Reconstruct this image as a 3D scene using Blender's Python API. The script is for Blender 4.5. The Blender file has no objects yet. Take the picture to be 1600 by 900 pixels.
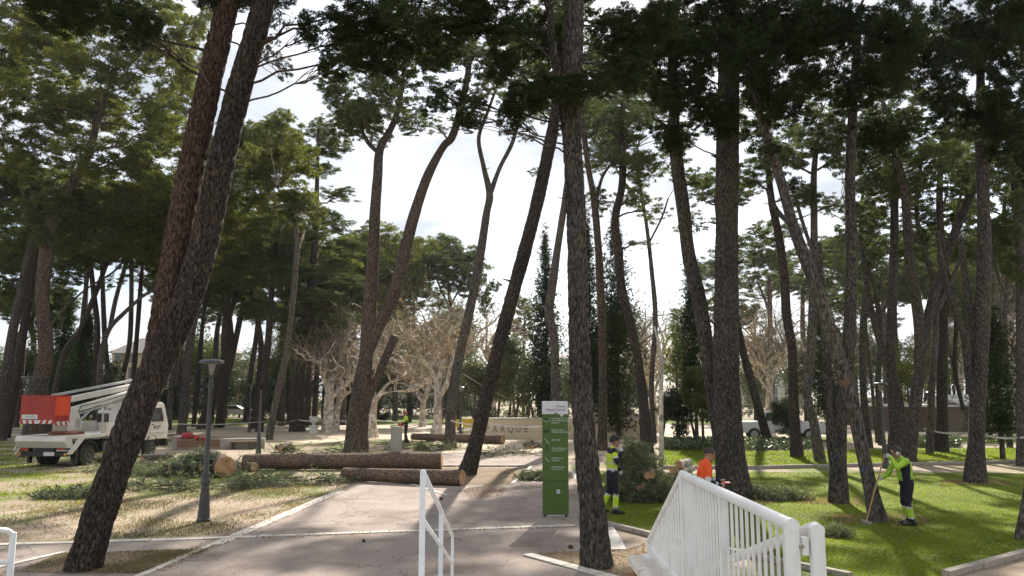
import bpy, bmesh, math, random
import numpy as np
from mathutils import Vector, Matrix

random.seed(7)
RNG = np.random.default_rng(7)
scene = bpy.context.scene
COL = scene.collection
R = math.radians

# ------------------------------------------------------------------ camera, sky, sun, exposure
F_PX, CAM_H, HORIZON = 1200.0, 2.70, 616.5           # pixels of the 1600 x 900 photograph
PITCH = math.atan((HORIZON - 450.0) / F_PX)
cam_data = bpy.data.cameras.new('camera')
cam = bpy.data.objects.new('camera', cam_data)
COL.objects.link(cam)
cam.location = (0, 0, CAM_H)
cam.rotation_euler = (math.pi / 2 + PITCH, 0, 0)
cam_data.sensor_width = 36.0
cam_data.lens = 36.0 * F_PX / 1600.0
cam_data.clip_start = 0.05
cam_data.clip_end = 3000.0
scene.camera = cam

SUN_EL, SUN_AZ = R(36.0), R(12.0)                      # azimuth clockwise from +Y (straight ahead)
world = bpy.data.worlds.new('World')
scene.world = world
world.use_nodes = True
wn, wl = world.node_tree.nodes, world.node_tree.links
wn.clear()
w_out = wn.new('ShaderNodeOutputWorld')
w_bg = wn.new('ShaderNodeBackground')
w_sky = wn.new('ShaderNodeTexSky')
w_sky.sky_type = 'NISHITA'
w_sky.sun_disc = False
w_sky.sun_elevation = SUN_EL
w_sky.sun_rotation = SUN_AZ
w_sky.altitude = 450
w_sky.air_density = 1.0
w_sky.dust_density = 1.2
w_sky.ozone_density = 1.0
w_bg.inputs['Strength'].default_value = 0.13
# thin broken cloud veil over the clear sky
w_tc = wn.new('ShaderNodeTexCoord')
w_map = wn.new('ShaderNodeMapping')
w_map.inputs['Scale'].default_value = (1.0, 1.0, 2.6)
w_noise = wn.new('ShaderNodeTexNoise')
w_noise.inputs['Scale'].default_value = 2.6
w_noise.inputs['Detail'].default_value = 7
w_noise.inputs['Roughness'].default_value = 0.55
w_ramp = wn.new('ShaderNodeValToRGB')
w_ramp.color_ramp.elements[0].position = 0.30
w_ramp.color_ramp.elements[0].color = (0.30, 0.30, 0.30, 1)
w_ramp.color_ramp.elements[1].position = 0.52
w_ramp.color_ramp.elements[1].color = (0.96, 0.96, 0.96, 1)
w_mix = wn.new('ShaderNodeMixRGB')
w_n2 = wn.new('ShaderNodeTexNoise')          # thicker and thinner parts of the cloud
w_n2.inputs['Scale'].default_value = 4.2
w_n2.inputs['Detail'].default_value = 5
w_r2 = wn.new('ShaderNodeValToRGB')
w_r2.color_ramp.elements[0].position = 0.36
w_r2.color_ramp.elements[0].color = (0.50, 0.545, 0.62, 1)
w_r2.color_ramp.elements[1].position = 0.60
w_r2.color_ramp.elements[1].color = (0.86, 0.89, 0.93, 1)
w_mul = wn.new('ShaderNodeMixRGB'); w_mul.blend_type = 'MULTIPLY'; w_mul.inputs['Fac'].default_value = 1.0
w_mul.inputs['Color2'].default_value = (4.85, 4.78, 4.68, 1)
wl.new(w_map.outputs['Vector'], w_n2.inputs['Vector'])
wl.new(w_n2.outputs['Fac'], w_r2.inputs['Fac'])
wl.new(w_r2.outputs['Color'], w_mul.inputs['Color1'])
wl.new(w_mul.outputs['Color'], w_mix.inputs['Color2'])
wl.new(w_tc.outputs['Generated'], w_map.inputs['Vector'])
wl.new(w_map.outputs['Vector'], w_noise.inputs['Vector'])
wl.new(w_noise.outputs['Fac'], w_ramp.inputs['Fac'])
wl.new(w_ramp.outputs['Color'], w_mix.inputs['Fac'])
wl.new(w_sky.outputs['Color'], w_mix.inputs['Color1'])
wl.new(w_mix.outputs['Color'], w_bg.inputs['Color'])
wl.new(w_bg.outputs['Background'], w_out.inputs['Surface'])

sun_data = bpy.data.lights.new('sun', 'SUN')
sun_data.energy = 5.0
sun_data.angle = R(0.9)
sun_data.color = (1.0, 0.945, 0.86)
sun = bpy.data.objects.new('sun', sun_data)
COL.objects.link(sun)
SUN_DIR = Vector((math.sin(SUN_AZ) * math.cos(SUN_EL), math.cos(SUN_AZ) * math.cos(SUN_EL), math.sin(SUN_EL)))
sun.rotation_euler = SUN_DIR.to_track_quat('Z', 'Y').to_euler()
sun.location = SUN_DIR * 60

scene.view_settings.view_transform = 'Standard'
scene.view_settings.look = 'None'
scene.view_settings.gamma = 1.0
scene.view_settings.use_curve_mapping = False
scene.view_settings.exposure = 1.14
scene.render.engine = 'CYCLES'
scene.cycles.use_denoising = True
scene.cycles.denoising_prefilter = 'NONE'
scene.cycles.max_bounces = 6
scene.cycles.diffuse_bounces = 3
scene.cycles.glossy_bounces = 2
scene.cycles.transmission_bounces = 4
scene.cycles.transparent_max_bounces = 6
scene.cycles.sample_clamp_indirect = 6.0

# ------------------------------------------------------------------ photograph measurements -> world
def ray(px, py):
    sx, sy = (px - 800.0) / F_PX, (450.0 - py) / F_PX
    return Vector((sx, math.cos(PITCH) - sy * math.sin(PITCH), math.sin(PITCH) + sy * math.cos(PITCH)))

def U(px, py, Y):
    d = ray(px, py)
    return Vector((0, 0, CAM_H)) + d * (Y / d.y)

def PZ(px, py, z=0.0):
    d = ray(px, py)
    return Vector((0, 0, CAM_H)) + d * ((z - CAM_H) / d.z)

def RX(px, py, X):
    d = ray(px, py)
    return Vector((0, 0, CAM_H)) + d * (X / d.x)

def G(px, py, z=0.0):
    p = PZ(px, py, 0.0)
    p.z = z
    return p

# ------------------------------------------------------------------ objects
def tag(o, label=None, cat=None, group=None, kind=None):
    if label: o['label'] = label
    if cat: o['category'] = cat
    if group: o['group'] = group
    if kind: o['kind'] = kind
    return o

def empty(name, loc, label=None, cat=None, group=None, rz=0.0):
    o = bpy.data.objects.new(name, None)
    COL.objects.link(o)
    o.location = loc
    o.rotation_euler = (0, 0, rz)
    o.empty_display_size = 0.2
    return tag(o, label, cat, group)

def np_mesh(name, V, Q=None, T=None, smooth=True):
    """mesh from arrays: V (n,3), quads Q (m,4) and/or triangles T (k,3)"""
    me = bpy.data.meshes.new(name)
    V = np.asarray(V, dtype=np.float32)
    loops, starts, totals = [], [], []
    off = 0
    for A, k in ((Q, 4), (T, 3)):
        if A is not None and len(A):
            A = np.asarray(A, dtype=np.int32)
            loops.append(A.ravel())
            starts.append(off + np.arange(len(A), dtype=np.int32) * k)
            totals.append(np.full(len(A), k, dtype=np.int32))
            off += len(A) * k
    loops = np.concatenate(loops); starts = np.concatenate(starts); totals = np.concatenate(totals)
    me.vertices.add(len(V)); me.vertices.foreach_set('co', V.ravel())
    me.loops.add(len(loops)); me.loops.foreach_set('vertex_index', loops)
    me.polygons.add(len(starts))
    me.polygons.foreach_set('loop_start', starts)
    me.polygons.foreach_set('loop_total', totals)
    if smooth:
        me.polygons.foreach_set('use_smooth', np.ones(len(starts), dtype=bool))
    me.update(calc_edges=True)
    return me

def place(name, me, mat, parent=None, world_coords=True):
    """link a mesh; vertices given in world space are moved into the parent's (unrotated) space"""
    o = bpy.data.objects.new(name, me)
    COL.objects.link(o)
    if mat is not None:
        me.materials.clear()
        me.materials.append(mat)
    if parent is not None:
        o.parent = parent
        if world_coords:
            base = Vector(parent.location)
            p = parent.parent
            while p is not None:
                base = base + Vector(p.location); p = p.parent
            me.transform(Matrix.Translation(-base))
    return o

class MB:
    """collects shapes into one mesh"""
    def __init__(self):
        self.bm = bmesh.new()
    def box(self, c, s, rot=None, bevel=0.0):
        m = Matrix.Translation(Vector(c))
        if rot is not None:
            m = m @ (rot.to_4x4() if not isinstance(rot, (int, float)) else Matrix.Rotation(rot, 4, 'Z'))
        m = m @ Matrix.Diagonal((s[0], s[1], s[2], 1))
        g = bmesh.ops.create_cube(self.bm, size=1.0, matrix=m)
        if bevel > 0:
            es = list({e for v in g['verts'] for e in v.link_edges})
            bmesh.ops.bevel(self.bm, geom=es, offset=bevel, segments=1, affect='EDGES', profile=0.5)
        return self
    def bx(self, x0, x1, y0, y1, z0, z1, bevel=0.0):
        return self.box(((x0 + x1) / 2, (y0 + y1) / 2, (z0 + z1) / 2), (abs(x1 - x0), abs(y1 - y0), abs(z1 - z0)), None, bevel)
    def cone(self, a, b, r0, r1, n=12, caps=True):
        a, b = Vector(a), Vector(b)
        d = b - a
        q = d.to_track_quat('Z', 'Y').to_matrix().to_4x4()
        bmesh.ops.create_cone(self.bm, cap_ends=caps, cap_tris=False, segments=n, radius1=max(r0, 1e-5), radius2=max(r1, 1e-5),
                              depth=d.length, matrix=Matrix.Translation((a + b) / 2) @ q)
        return self
    def tube(self, pts, r, n=8, caps=True):
        V, Q = sweep([Vector(p) for p in pts], [r] * len(pts) if not hasattr(r, '__len__') else r, n)
        vs = [self.bm.verts.new(v) for v in V]
        for f in Q:
            self.bm.faces.new([vs[i] for i in f])
        if caps:
            self.bm.faces.new([vs[i] for i in range(n)][::-1])
            self.bm.faces.new([vs[len(V) - n + i] for i in range(n)])
        return self
    def bar(self, a, b, w, h):
        a, b = Vector(a), Vector(b)
        d = b - a
        x = d.normalized()
        up = Vector((0, 0, 1)) if abs(x.z) < 0.95 else Vector((0, 1, 0))
        y = up.cross(x).normalized(); z = x.cross(y)
        m = Matrix((x, y, z)).transposed()
        return self.box((a + b) / 2, (d.length, w, h), m)
    def sphere(self, c, r, sc=(1, 1, 1), u=16, v=10):
        bmesh.ops.create_uvsphere(self.bm, u_segments=u, v_segments=v, radius=r, matrix=Matrix.Translation(Vector(c)) @ Matrix.Diagonal((sc[0], sc[1], sc[2], 1)))
        return self
    def lathe(self, prof, c=(0, 0, 0), n=16):
        c = Vector(c)
        rings = []
        for (r, z) in prof:
            rings.append([self.bm.verts.new(c + Vector((max(r, 1e-4) * math.cos(2 * math.pi * k / n), max(r, 1e-4) * math.sin(2 * math.pi * k / n), z))) for k in range(n)])
        for a, b in zip(rings, rings[1:]):
            for k in range(n):
                self.bm.faces.new((a[k], a[(k + 1) % n], b[(k + 1) % n], b[k]))
        self.bm.faces.new(rings[0][::-1]); self.bm.faces.new(rings[-1])
        return self
    def prism(self, poly, axis, a, b):
        """closed 2-D outline pushed along an axis: poly gives the two other coordinates in order"""
        def P(u, v, w):
            return {'x': (w, u, v), 'y': (u, w, v), 'z': (u, v, w)}[axis]
        A = [self.bm.verts.new(P(u, v, a)) for u, v in poly]
        B = [self.bm.verts.new(P(u, v, b)) for u, v in poly]
        n = len(poly)
        self.bm.faces.new(A[::-1]); self.bm.faces.new(B)
        for k in range(n):
            self.bm.faces.new((A[k], A[(k + 1) % n], B[(k + 1) % n], B[k]))
        return self
    def poly(self, pts):
        self.bm.faces.new([self.bm.verts.new(p) for p in pts])
        return self
    def build(self, name, mat, parent=None, smooth=False, bevel=0.0, world_coords=False):
        bmesh.ops.recalc_face_normals(self.bm, faces=self.bm.faces)
        me = bpy.data.meshes.new(name)
        if smooth:
            for f in self.bm.faces: f.smooth = True
        self.bm.to_mesh(me); self.bm.free()
        o = place(name, me, mat, parent, world_coords)
        if smooth:
            try: me.set_sharp_from_angle(angle=R(40))
            except Exception: pass
        if bevel > 0:
            m = o.modifiers.new('bevel', 'BEVEL'); m.width = bevel; m.segments = 2; m.limit_method = 'ANGLE'; m.angle_limit = R(35)
        return o

def copy_tree(o, parent=None):
    c = o.copy(); COL.objects.link(c); c.parent = parent
    for ch in list(o.children):
        copy_tree(ch, c)
    return c

# ------------------------------------------------------------------ sweeps
def catmull(P, step):
    """smooth polyline through P (n,k) with points about every `step`"""
    P = np.asarray(P, dtype=float)
    if len(P) == 2:
        n = max(2, int(np.linalg.norm(P[1, :3] - P[0, :3]) / step) + 1)
        t = np.linspace(0, 1, n)[:, None]
        return P[0] * (1 - t) + P[1] * t
    Q = np.vstack([2 * P[0] - P[1], P, 2 * P[-1] - P[-2]])
    out = []
    for i in range(1, len(Q) - 2):
        p0, p1, p2, p3 = Q[i - 1], Q[i], Q[i + 1], Q[i + 2]
        n = max(2, int(np.linalg.norm(p2[:3] - p1[:3]) / step) + 1)
        t = np.linspace(0, 1, n, endpoint=False)[:, None]
        out.append(0.5 * ((2 * p1) + (-p0 + p2) * t + (2 * p0 - 5 * p1 + 4 * p2 - p3) * t ** 2 + (-p0 + 3 * p1 - 3 * p2 + p3) * t ** 3))
    out.append(Q[-2][None])
    return np.vstack(out)

def sweep(pts, radii, n):
    """tube around a polyline: vertices (len*n,3) and quads, by parallel transport"""
    P = np.array([[p[0], p[1], p[2]] for p in pts], dtype=float)
    m = len(P)
    T = np.gradient(P, axis=0)
    T /= np.maximum(np.linalg.norm(T, axis=1, keepdims=True), 1e-9)
    u = np.cross(T[0], (0, 1, 0.01))
    if np.linalg.norm(u) < 1e-3: u = np.cross(T[0], (1, 0, 0))
    u /= np.linalg.norm(u)
    a = np.linspace(0, 2 * np.pi, n, endpoint=False)
    ca, sa = np.cos(a)[:, None], np.sin(a)[:, None]
    V = np.empty((m, n, 3))
    rad = np.asarray(radii, dtype=float)
    for i in range(m):
        u = u - T[i] * np.dot(u, T[i]); u /= max(np.linalg.norm(u), 1e-9)
        v = np.cross(T[i], u)
        r = rad[i]
        r = r[:, None] if np.ndim(r) else r
        V[i] = P[i] + r * (ca * u + sa * v)
    idx = np.arange(m * n).reshape(m, n)
    nx = np.roll(idx, -1, axis=1)
    Q = np.stack([idx[:-1], nx[:-1], nx[1:], idx[1:]], axis=-1).reshape(-1, 4)
    return V.reshape(-1, 3), Q

def worley(U_, V_, nu, nv, seed):
    """F2-F1 of jittered cells, periodic in U_ (0..nu); cell edges are 0"""
    g = np.random.default_rng(seed)
    jx, jy = g.random((nv + 3, nu)), g.random((nv + 3, nu))
    iu, iv = np.floor(U_).astype(int), np.floor(V_).astype(int)
    f1 = np.full(U_.shape, 9.0); f2 = np.full(U_.shape, 9.0)
    for du in (-1, 0, 1):
        for dv in (-1, 0, 1):
            cu, cv = iu + du, np.clip(iv + dv + 1, 0, nv + 2)
            x = cu + jx[cv, cu % nu]; y = (iv + dv) + jy[cv, cu % nu]
            d = np.hypot(U_ - x, V_ - y)
            nf1 = np.minimum(f1, d)
            f2 = np.minimum(f2, np.maximum(f1, d)); f1 = nf1
    return f2 - f1

def smooth_noise(n, k, g):
    """1-D smooth random curve of n samples with k knots"""
    return np.interp(np.linspace(0, k - 1, n), np.arange(k), g.normal(size=k))

# ------------------------------------------------------------------ materials
MATS = {}
def nodes_of(name):
    m = bpy.data.materials.new(name)
    m.use_nodes = True
    nt = m.node_tree
    nt.nodes.clear()
    out = nt.nodes.new('ShaderNodeOutputMaterial')
    return m, nt.nodes, nt.links, out

def c4(c): return (c[0], c[1], c[2], 1.0)

def ramp(N, stops):
    r = N.new('ShaderNodeValToRGB')
    el = r.color_ramp.elements
    while len(el) > 1: el.remove(el[-1])
    el[0].position, el[0].color = stops[0][0], c4(stops[0][1])
    for p, c in stops[1:]:
        e = el.new(p); e.color = c4(c)
    return r

def noise(N, L, vec, scale, detail=4, rough=0.55, dist=0.0):
    t = N.new('ShaderNodeTexNoise')
    t.inputs['Scale'].default_value = scale
    t.inputs['Detail'].default_value = detail
    t.inputs['Roughness'].default_value = rough
    t.inputs['Distortion'].default_value = dist
    if vec is not None: L.new(vec, t.inputs['Vector'])
    return t

def mapping(N, L, scale=(1, 1, 1), coord='Object'):
    tc = N.new('ShaderNodeTexCoord')
    mp = N.new('ShaderNodeMapping')
    mp.inputs['Scale'].default_value = scale
    L.new(tc.outputs[coord], mp.inputs['Vector'])
    return mp.outputs['Vector']

def mixc(N, L, a, b, fac, mode='MIX'):
    m = N.new('ShaderNodeMixRGB'); m.blend_type = mode
    for s, k in ((a, 'Color1'), (b, 'Color2')):
        if isinstance(s, tuple): m.inputs[k].default_value = c4(s)
        else: L.new(s, m.inputs[k])
    if isinstance(fac, (int, float)): m.inputs['Fac'].default_value = fac
    else: L.new(fac, m.inputs['Fac'])
    return m.outputs['Color']

def plain(name, c1, c2=None, scale=6.0, rough=0.6, metal=0.0, spec=0.4, bump=0.0, bscale=40.0, stretch=(1, 1, 1), detail=5, lo=0.35, hi=0.65):
    if name in MATS: return MATS[name]
    m, N, L, out = nodes_of(name)
    b = N.new('ShaderNodeBsdfPrincipled')
    b.inputs['Roughness'].default_value = rough
    b.inputs['Metallic'].default_value = metal
    b.inputs['Specular IOR Level'].default_value = spec
    vec = mapping(N, L, stretch)
    if c2 is None: c2 = tuple(x * 0.82 for x in c1)
    t = noise(N, L, vec, scale, detail)
    r = ramp(N, [(lo, c1), (hi, c2)])
    L.new(t.outputs['Fac'], r.inputs['Fac'])
    L.new(r.outputs['Color'], b.inputs['Base Color'])
    if bump > 0:
        t2 = noise(N, L, vec, bscale, 6, 0.6)
        bp = N.new('ShaderNodeBump'); bp.inputs['Strength'].default_value = bump; bp.inputs['Distance'].default_value = 0.03
        L.new(t2.outputs['Fac'], bp.inputs['Height']); L.new(bp.outputs['Normal'], b.inputs['Normal'])
    L.new(b.outputs['BSDF'], out.inputs['Surface'])
    MATS[name] = m
    return m

def bark(name, plate, fissure, scale=9.0, zs=0.28, bump=0.6, tint=None, dist=0.03):
    """furrowed bark: long upright ridges broken into flakes"""
    m, N, L, out = nodes_of(name)
    b = N.new('ShaderNodeBsdfPrincipled')
    b.inputs['Roughness'].default_value = 0.92
    b.inputs['Specular IOR Level'].default_value = 0.12
    vec = mapping(N, L, (1, 1, zs * 0.85))
    ridge = noise(N, L, vec, scale * 3.4, 4, 0.60, 0.4)
    mid = tuple(0.45 * x + 0.55 * y for x, y in zip(plate, fissure))
    fr = ramp(N, [(0.38, fissure), (0.49, mid), (0.60, plate)])
    L.new(ridge.outputs['Fac'], fr.inputs['Fac'])
    vo = N.new('ShaderNodeTexVoronoi'); vo.feature = 'F1'; vo.inputs['Scale'].default_value = scale * 3.6
    L.new(mapping(N, L, (1, 1, zs)), vo.inputs['Vector'])
    bw = N.new('ShaderNodeRGBToBW'); L.new(vo.outputs['Color'], bw.inputs['Color'])
    cr = ramp(N, [(0.15, (0.55, 0.55, 0.55)), (0.85, (1.5, 1.47, 1.43))]); L.new(bw.outputs['Val'], cr.inputs['Fac'])
    col = mixc(N, L, fr.outputs['Color'], cr.outputs['Color'], 1.0, 'MULTIPLY')
    fine = noise(N, L, mapping(N, L, (1, 1, 0.5)), 60.0, 6, 0.65)
    vr = ramp(N, [(0.3, (0.66, 0.66, 0.66)), (0.7, (1.3, 1.28, 1.25))])
    L.new(fine.outputs['Fac'], vr.inputs['Fac'])
    col = mixc(N, L, col, vr.outputs['Color'], 1.0, 'MULTIPLY')
    big = noise(N, L, mapping(N, L, (1, 1, 0.5)), 0.9, 3)
    br = ramp(N, [(0.35, (0.78, 0.78, 0.80)), (0.68, tint or (1.2, 1.08, 1.0))])
    L.new(big.outputs['Fac'], br.inputs['Fac'])
    col = mixc(N, L, col, br.outputs['Color'], 1.0, 'MULTIPLY')
    L.new(col, b.inputs['Base Color'])
    add = N.new('ShaderNodeMath'); add.operation = 'ADD'
    mu = N.new('ShaderNodeMath'); mu.operation = 'MULTIPLY'; mu.inputs[1].default_value = 0.35
    L.new(fine.outputs['Fac'], mu.inputs[0])
    L.new(ridge.outputs['Fac'], add.inputs[0]); L.new(mu.outputs[0], add.inputs[1])
    bp = N.new('ShaderNodeBump'); bp.inputs['Strength'].default_value = bump; bp.inputs['Distance'].default_value = dist * 2
    L.new(add.outputs[0], bp.inputs['Height']); L.new(bp.outputs['Normal'], b.inputs['Normal'])
    L.new(b.outputs['BSDF'], out.inputs['Surface'])
    MATS[name] = m
    return m

def leaf(name, ca, cb, cc, trans=0.35, rough=0.55, gloss=0.0, nscale=0.35):
    """leaves: each leaf its own shade, larger patches of older and younger growth, light coming through"""
    m, N, L, out = nodes_of(name)
    geo = N.new('ShaderNodeNewGeometry')
    r = ramp(N, [(0.0, ca), (0.55, cb), (1.0, cc)])
    L.new(geo.outputs['Random Per Island'], r.inputs['Fac'])
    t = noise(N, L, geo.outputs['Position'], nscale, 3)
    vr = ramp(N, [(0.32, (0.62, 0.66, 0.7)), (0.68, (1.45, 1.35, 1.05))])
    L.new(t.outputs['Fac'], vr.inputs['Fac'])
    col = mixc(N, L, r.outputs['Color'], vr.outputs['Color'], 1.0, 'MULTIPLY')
    d = N.new('ShaderNodeBsdfPrincipled')
    d.inputs['Roughness'].default_value = rough
    d.inputs['Specular IOR Level'].default_value = 0.1 + gloss
    L.new(col, d.inputs['Base Color'])
    tr = N.new('ShaderNodeBsdfTranslucent')
    tcol = mixc(N, L, col, (1.15, 1.22, 0.72), 1.0, 'MULTIPLY')
    L.new(tcol, tr.inputs['Color'])
    mx = N.new('ShaderNodeMixShader'); mx.inputs['Fac'].default_value = trans
    L.new(d.outputs['BSDF'], mx.inputs[1]); L.new(tr.outputs['BSDF'], mx.inputs[2])
    L.new(mx.outputs['Shader'], out.inputs['Surface'])
    MATS[name] = m
    return m

bark('bark_dark', (0.098, 0.082, 0.072), (0.018, 0.014, 0.012), 12.0, 0.28, 1.0, tint=(1.15, 1.08, 1.02))
bark('bark_red', (0.118, 0.088, 0.075), (0.030, 0.021, 0.018), 12.0, 0.30, 0.9)
bark('bark_grey', (0.122, 0.110, 0.100), (0.030, 0.026, 0.023), 11.0, 0.30, 0.9, tint=(1.15, 1.08, 1.02))
bark('bark_mid', (0.142, 0.128, 0.116), (0.046, 0.040, 0.035), 9.0, 0.32, 0.7, tint=(1.15, 1.08, 1.02))
bark('bark_warm', (0.124, 0.103, 0.090), (0.036, 0.028, 0.023), 9.0, 0.32, 0.7)
bark('bark_far', (0.105, 0.095, 0.086), (0.050, 0.045, 0.040), 5.0, 0.3, 0.4)
bark('bark_plane', (0.52, 0.475, 0.41), (0.42, 0.38, 0.32), 2.2, 0.6, 0.15, tint=(1.1, 1.06, 1.0))
bark('bark_log', (0.20, 0.155, 0.125), (0.06, 0.046, 0.038), 9.0, 1.0, 0.7)
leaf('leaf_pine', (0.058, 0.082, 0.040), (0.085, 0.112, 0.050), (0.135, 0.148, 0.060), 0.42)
leaf('leaf_pine_silhouette', (0.018, 0.030, 0.017), (0.028, 0.044, 0.021), (0.052, 0.066, 0.026), 0.22)  # near pine needles, backlit silhouette shade put into the colour
leaf('leaf_pine_olive_lit', (0.072, 0.096, 0.030), (0.112, 0.130, 0.038), (0.190, 0.180, 0.050), 0.50)  # olive needles, brighter copy with the sunlit look put into the colour
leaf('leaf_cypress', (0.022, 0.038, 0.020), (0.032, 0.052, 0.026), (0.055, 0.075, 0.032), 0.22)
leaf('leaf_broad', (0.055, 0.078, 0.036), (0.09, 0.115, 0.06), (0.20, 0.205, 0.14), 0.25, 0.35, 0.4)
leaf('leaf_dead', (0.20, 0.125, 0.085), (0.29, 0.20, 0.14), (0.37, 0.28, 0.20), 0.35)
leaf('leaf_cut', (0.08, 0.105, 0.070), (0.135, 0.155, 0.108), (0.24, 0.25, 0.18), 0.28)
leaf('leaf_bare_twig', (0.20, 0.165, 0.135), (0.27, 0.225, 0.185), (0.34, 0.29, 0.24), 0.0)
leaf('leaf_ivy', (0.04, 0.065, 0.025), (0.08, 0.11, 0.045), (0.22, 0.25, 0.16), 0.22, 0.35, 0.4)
leaf('grass_blade', (0.118, 0.165, 0.010), (0.185, 0.238, 0.012), (0.27, 0.285, 0.028), 0.60, 0.5, 0.05, 0.5)
leaf('straw_blade', (0.17, 0.14, 0.098), (0.245, 0.202, 0.145), (0.12, 0.15, 0.045), 0.35, 0.6, 0.0, 0.5)

# ------------------------------------------------------------------ ground, paths, lawns
def ground_mat(name, stops, scale, fine, finescale, bump=0.5, spots=None, patch=None, rough=0.95):
    m, N, L, out = nodes_of(name)
    b = N.new('ShaderNodeBsdfPrincipled')
    b.inputs['Roughness'].default_value = rough
    b.inputs['Specular IOR Level'].default_value = 0.12
    vec = mapping(N, L)
    big = noise(N, L, vec, scale, 8, 0.6, 0.4)
    r = ramp(N, stops)
    L.new(big.outputs['Fac'], r.inputs['Fac'])
    col = r.outputs['Color']
    if patch:
        pn = noise(N, L, vec, patch[0], 6, 0.6, 0.6)
        pr = ramp(N, [(patch[1], (0, 0, 0)), (patch[2], (1, 1, 1))])
        L.new(pn.outputs['Fac'], pr.inputs['Fac'])
        col = mixc(N, L, col, patch[3], pr.outputs['Color'])
    f = noise(N, L, vec, finescale, 8, 0.72)
    fr = ramp(N, [(0.28, (1 - fine,) * 3), (0.72, (1 + fine,) * 3)])
    L.new(f.outputs['Fac'], fr.inputs['Fac'])
    col = mixc(N, L, col, fr.outputs['Color'], 1.0, 'MULTIPLY')
    if spots:
        s = noise(N, L, vec, spots[0], 3, 0.6)
        sr = ramp(N, [(spots[1], (0, 0, 0)), (spots[1] + 0.04, (1, 1, 1))])
        L.new(s.outputs['Fac'], sr.inputs['Fac'])
        col = mixc(N, L, col, spots[2], sr.outputs['Color'])
    if name == 'asphalt_pink':      # hairline cracks
        vo = N.new('ShaderNodeTexVoronoi'); vo.feature = 'DISTANCE_TO_EDGE'; vo.inputs['Scale'].default_value = 0.55
        wv = noise(N, L, vec, 1.6, 4)
        L.new(mixc(N, L, vec, wv.outputs['Color'], 0.5), vo.inputs['Vector'])
        cr = ramp(N, [(0.0, (0.55, 0.52, 0.5)), (0.010, (1, 1, 1))]); L.new(vo.outputs['Distance'], cr.inputs['Fac'])
        col = mixc(N, L, col, cr.outputs['Color'], 0.8, 'MULTIPLY')
    L.new(col, b.inputs['Base Color'])
    bp = N.new('ShaderNodeBump'); bp.inputs['Strength'].default_value = bump; bp.inputs['Distance'].default_value = 0.03
    L.new(f.outputs['Fac'], bp.inputs['Height']); L.new(bp.outputs['Normal'], b.inputs['Normal'])
    L.new(b.outputs['BSDF'], out.inputs['Surface'])
    MATS[name] = m
    return m

ground_mat('dirt', [(0.3, (0.24, 0.182, 0.130)), (0.5, (0.325, 0.255, 0.188)), (0.7, (0.40, 0.322, 0.245))], 0.5, 0.35, 26.0, 0.6,
           spots=(9.0, 0.64, (0.15, 0.11, 0.07)), patch=(0.28, 0.48, 0.62, (0.135, 0.160, 0.045)))
ground_mat('litter_soil', [(0.3, (0.15, 0.105, 0.07)), (0.5, (0.22, 0.16, 0.105)), (0.7, (0.29, 0.22, 0.14))], 1.6, 0.45, 30.0, 0.9,
           spots=(14.0, 0.60, (0.10, 0.07, 0.045)))
ground_mat('asphalt_pink', [(0.3, (0.262, 0.212, 0.178)), (0.5, (0.312, 0.256, 0.217)), (0.7, (0.358, 0.298, 0.255))], 0.8, 0.42, 55.0, 0.6, patch=(0.55, 0.50, 0.70, (0.205, 0.160, 0.132)),
           spots=(16.0, 0.70, (0.17, 0.13, 0.105)))
ground_mat('sand', [(0.3, (0.42, 0.335, 0.235)), (0.6, (0.52, 0.425, 0.31))], 0.25, 0.16, 18.0, 0.3, spots=(3.0, 0.66, (0.36, 0.28, 0.19)))
ground_mat('pale_gravel', [(0.3, (0.36, 0.29, 0.225)), (0.6, (0.46, 0.385, 0.305))], 0.3, 0.2, 30.0, 0.3)
ground_mat('lawn', [(0.3, (0.072, 0.095, 0.013)), (0.5, (0.120, 0.152, 0.016)), (0.7, (0.172, 0.196, 0.028))], 0.55, 0.45, 34.0, 0.9,
           patch=(0.45, 0.58, 0.72, (0.135, 0.115, 0.055)))
ground_mat('lawn_thin', [(0.3, (0.10, 0.14, 0.025)), (0.46, (0.155, 0.17, 0.05)), (0.62, (0.26, 0.21, 0.145))], 0.5, 0.4, 30.0, 0.8,
           patch=(0.4, 0.46, 0.58, (0.29, 0.225, 0.155)))
ground_mat('stone_white', [(0.3, (0.50, 0.46, 0.40)), (0.7, (0.62, 0.57, 0.50))], 1.2, 0.18, 30.0, 0.3, spots=(7.0, 0.62, (0.36, 0.31, 0.25)), rough=0.8)
ground_mat('stone_kerb', [(0.3, (0.27, 0.235, 0.195)), (0.7, (0.38, 0.335, 0.28))], 1.2, 0.25, 30.0, 0.4, spots=(7.0, 0.62, (0.2, 0.165, 0.13)), rough=0.85)
ground_mat('stone_wall', [(0.3, (0.54, 0.45, 0.31)), (0.7, (0.64, 0.545, 0.39))], 0.6, 0.12, 20.0, 0.2, rough=0.85)
ground_mat('brick_face', [(0.3, (0.30, 0.10, 0.06)), (0.7, (0.38, 0.145, 0.085))], 3.0, 0.2, 40.0, 0.3, rough=0.85)
ground_mat('concrete', [(0.3, (0.33, 0.31, 0.28)), (0.7, (0.43, 0.40, 0.36))], 0.8, 0.2, 30.0, 0.3, rough=0.85)

def sheet(name, pts, z, mat, kind='structure', sub=0):
    bm = bmesh.new()
    f = bm.faces.new([bm.verts.new((p[0], p[1], z)) for p in pts])
    bmesh.ops.triangulate(bm, faces=[f])
    bmesh.ops.recalc_face_normals(bm, faces=bm.faces)
    me = bpy.data.meshes.new(name)
    if bm.faces[:] and bm.faces[:][0].normal.z < 0:
        bmesh.ops.reverse_faces(bm, faces=bm.faces)
    bm.to_mesh(me); bm.free()
    o = place(name, me, MATS[mat])
    if kind: o['kind'] = kind
    return o

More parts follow.
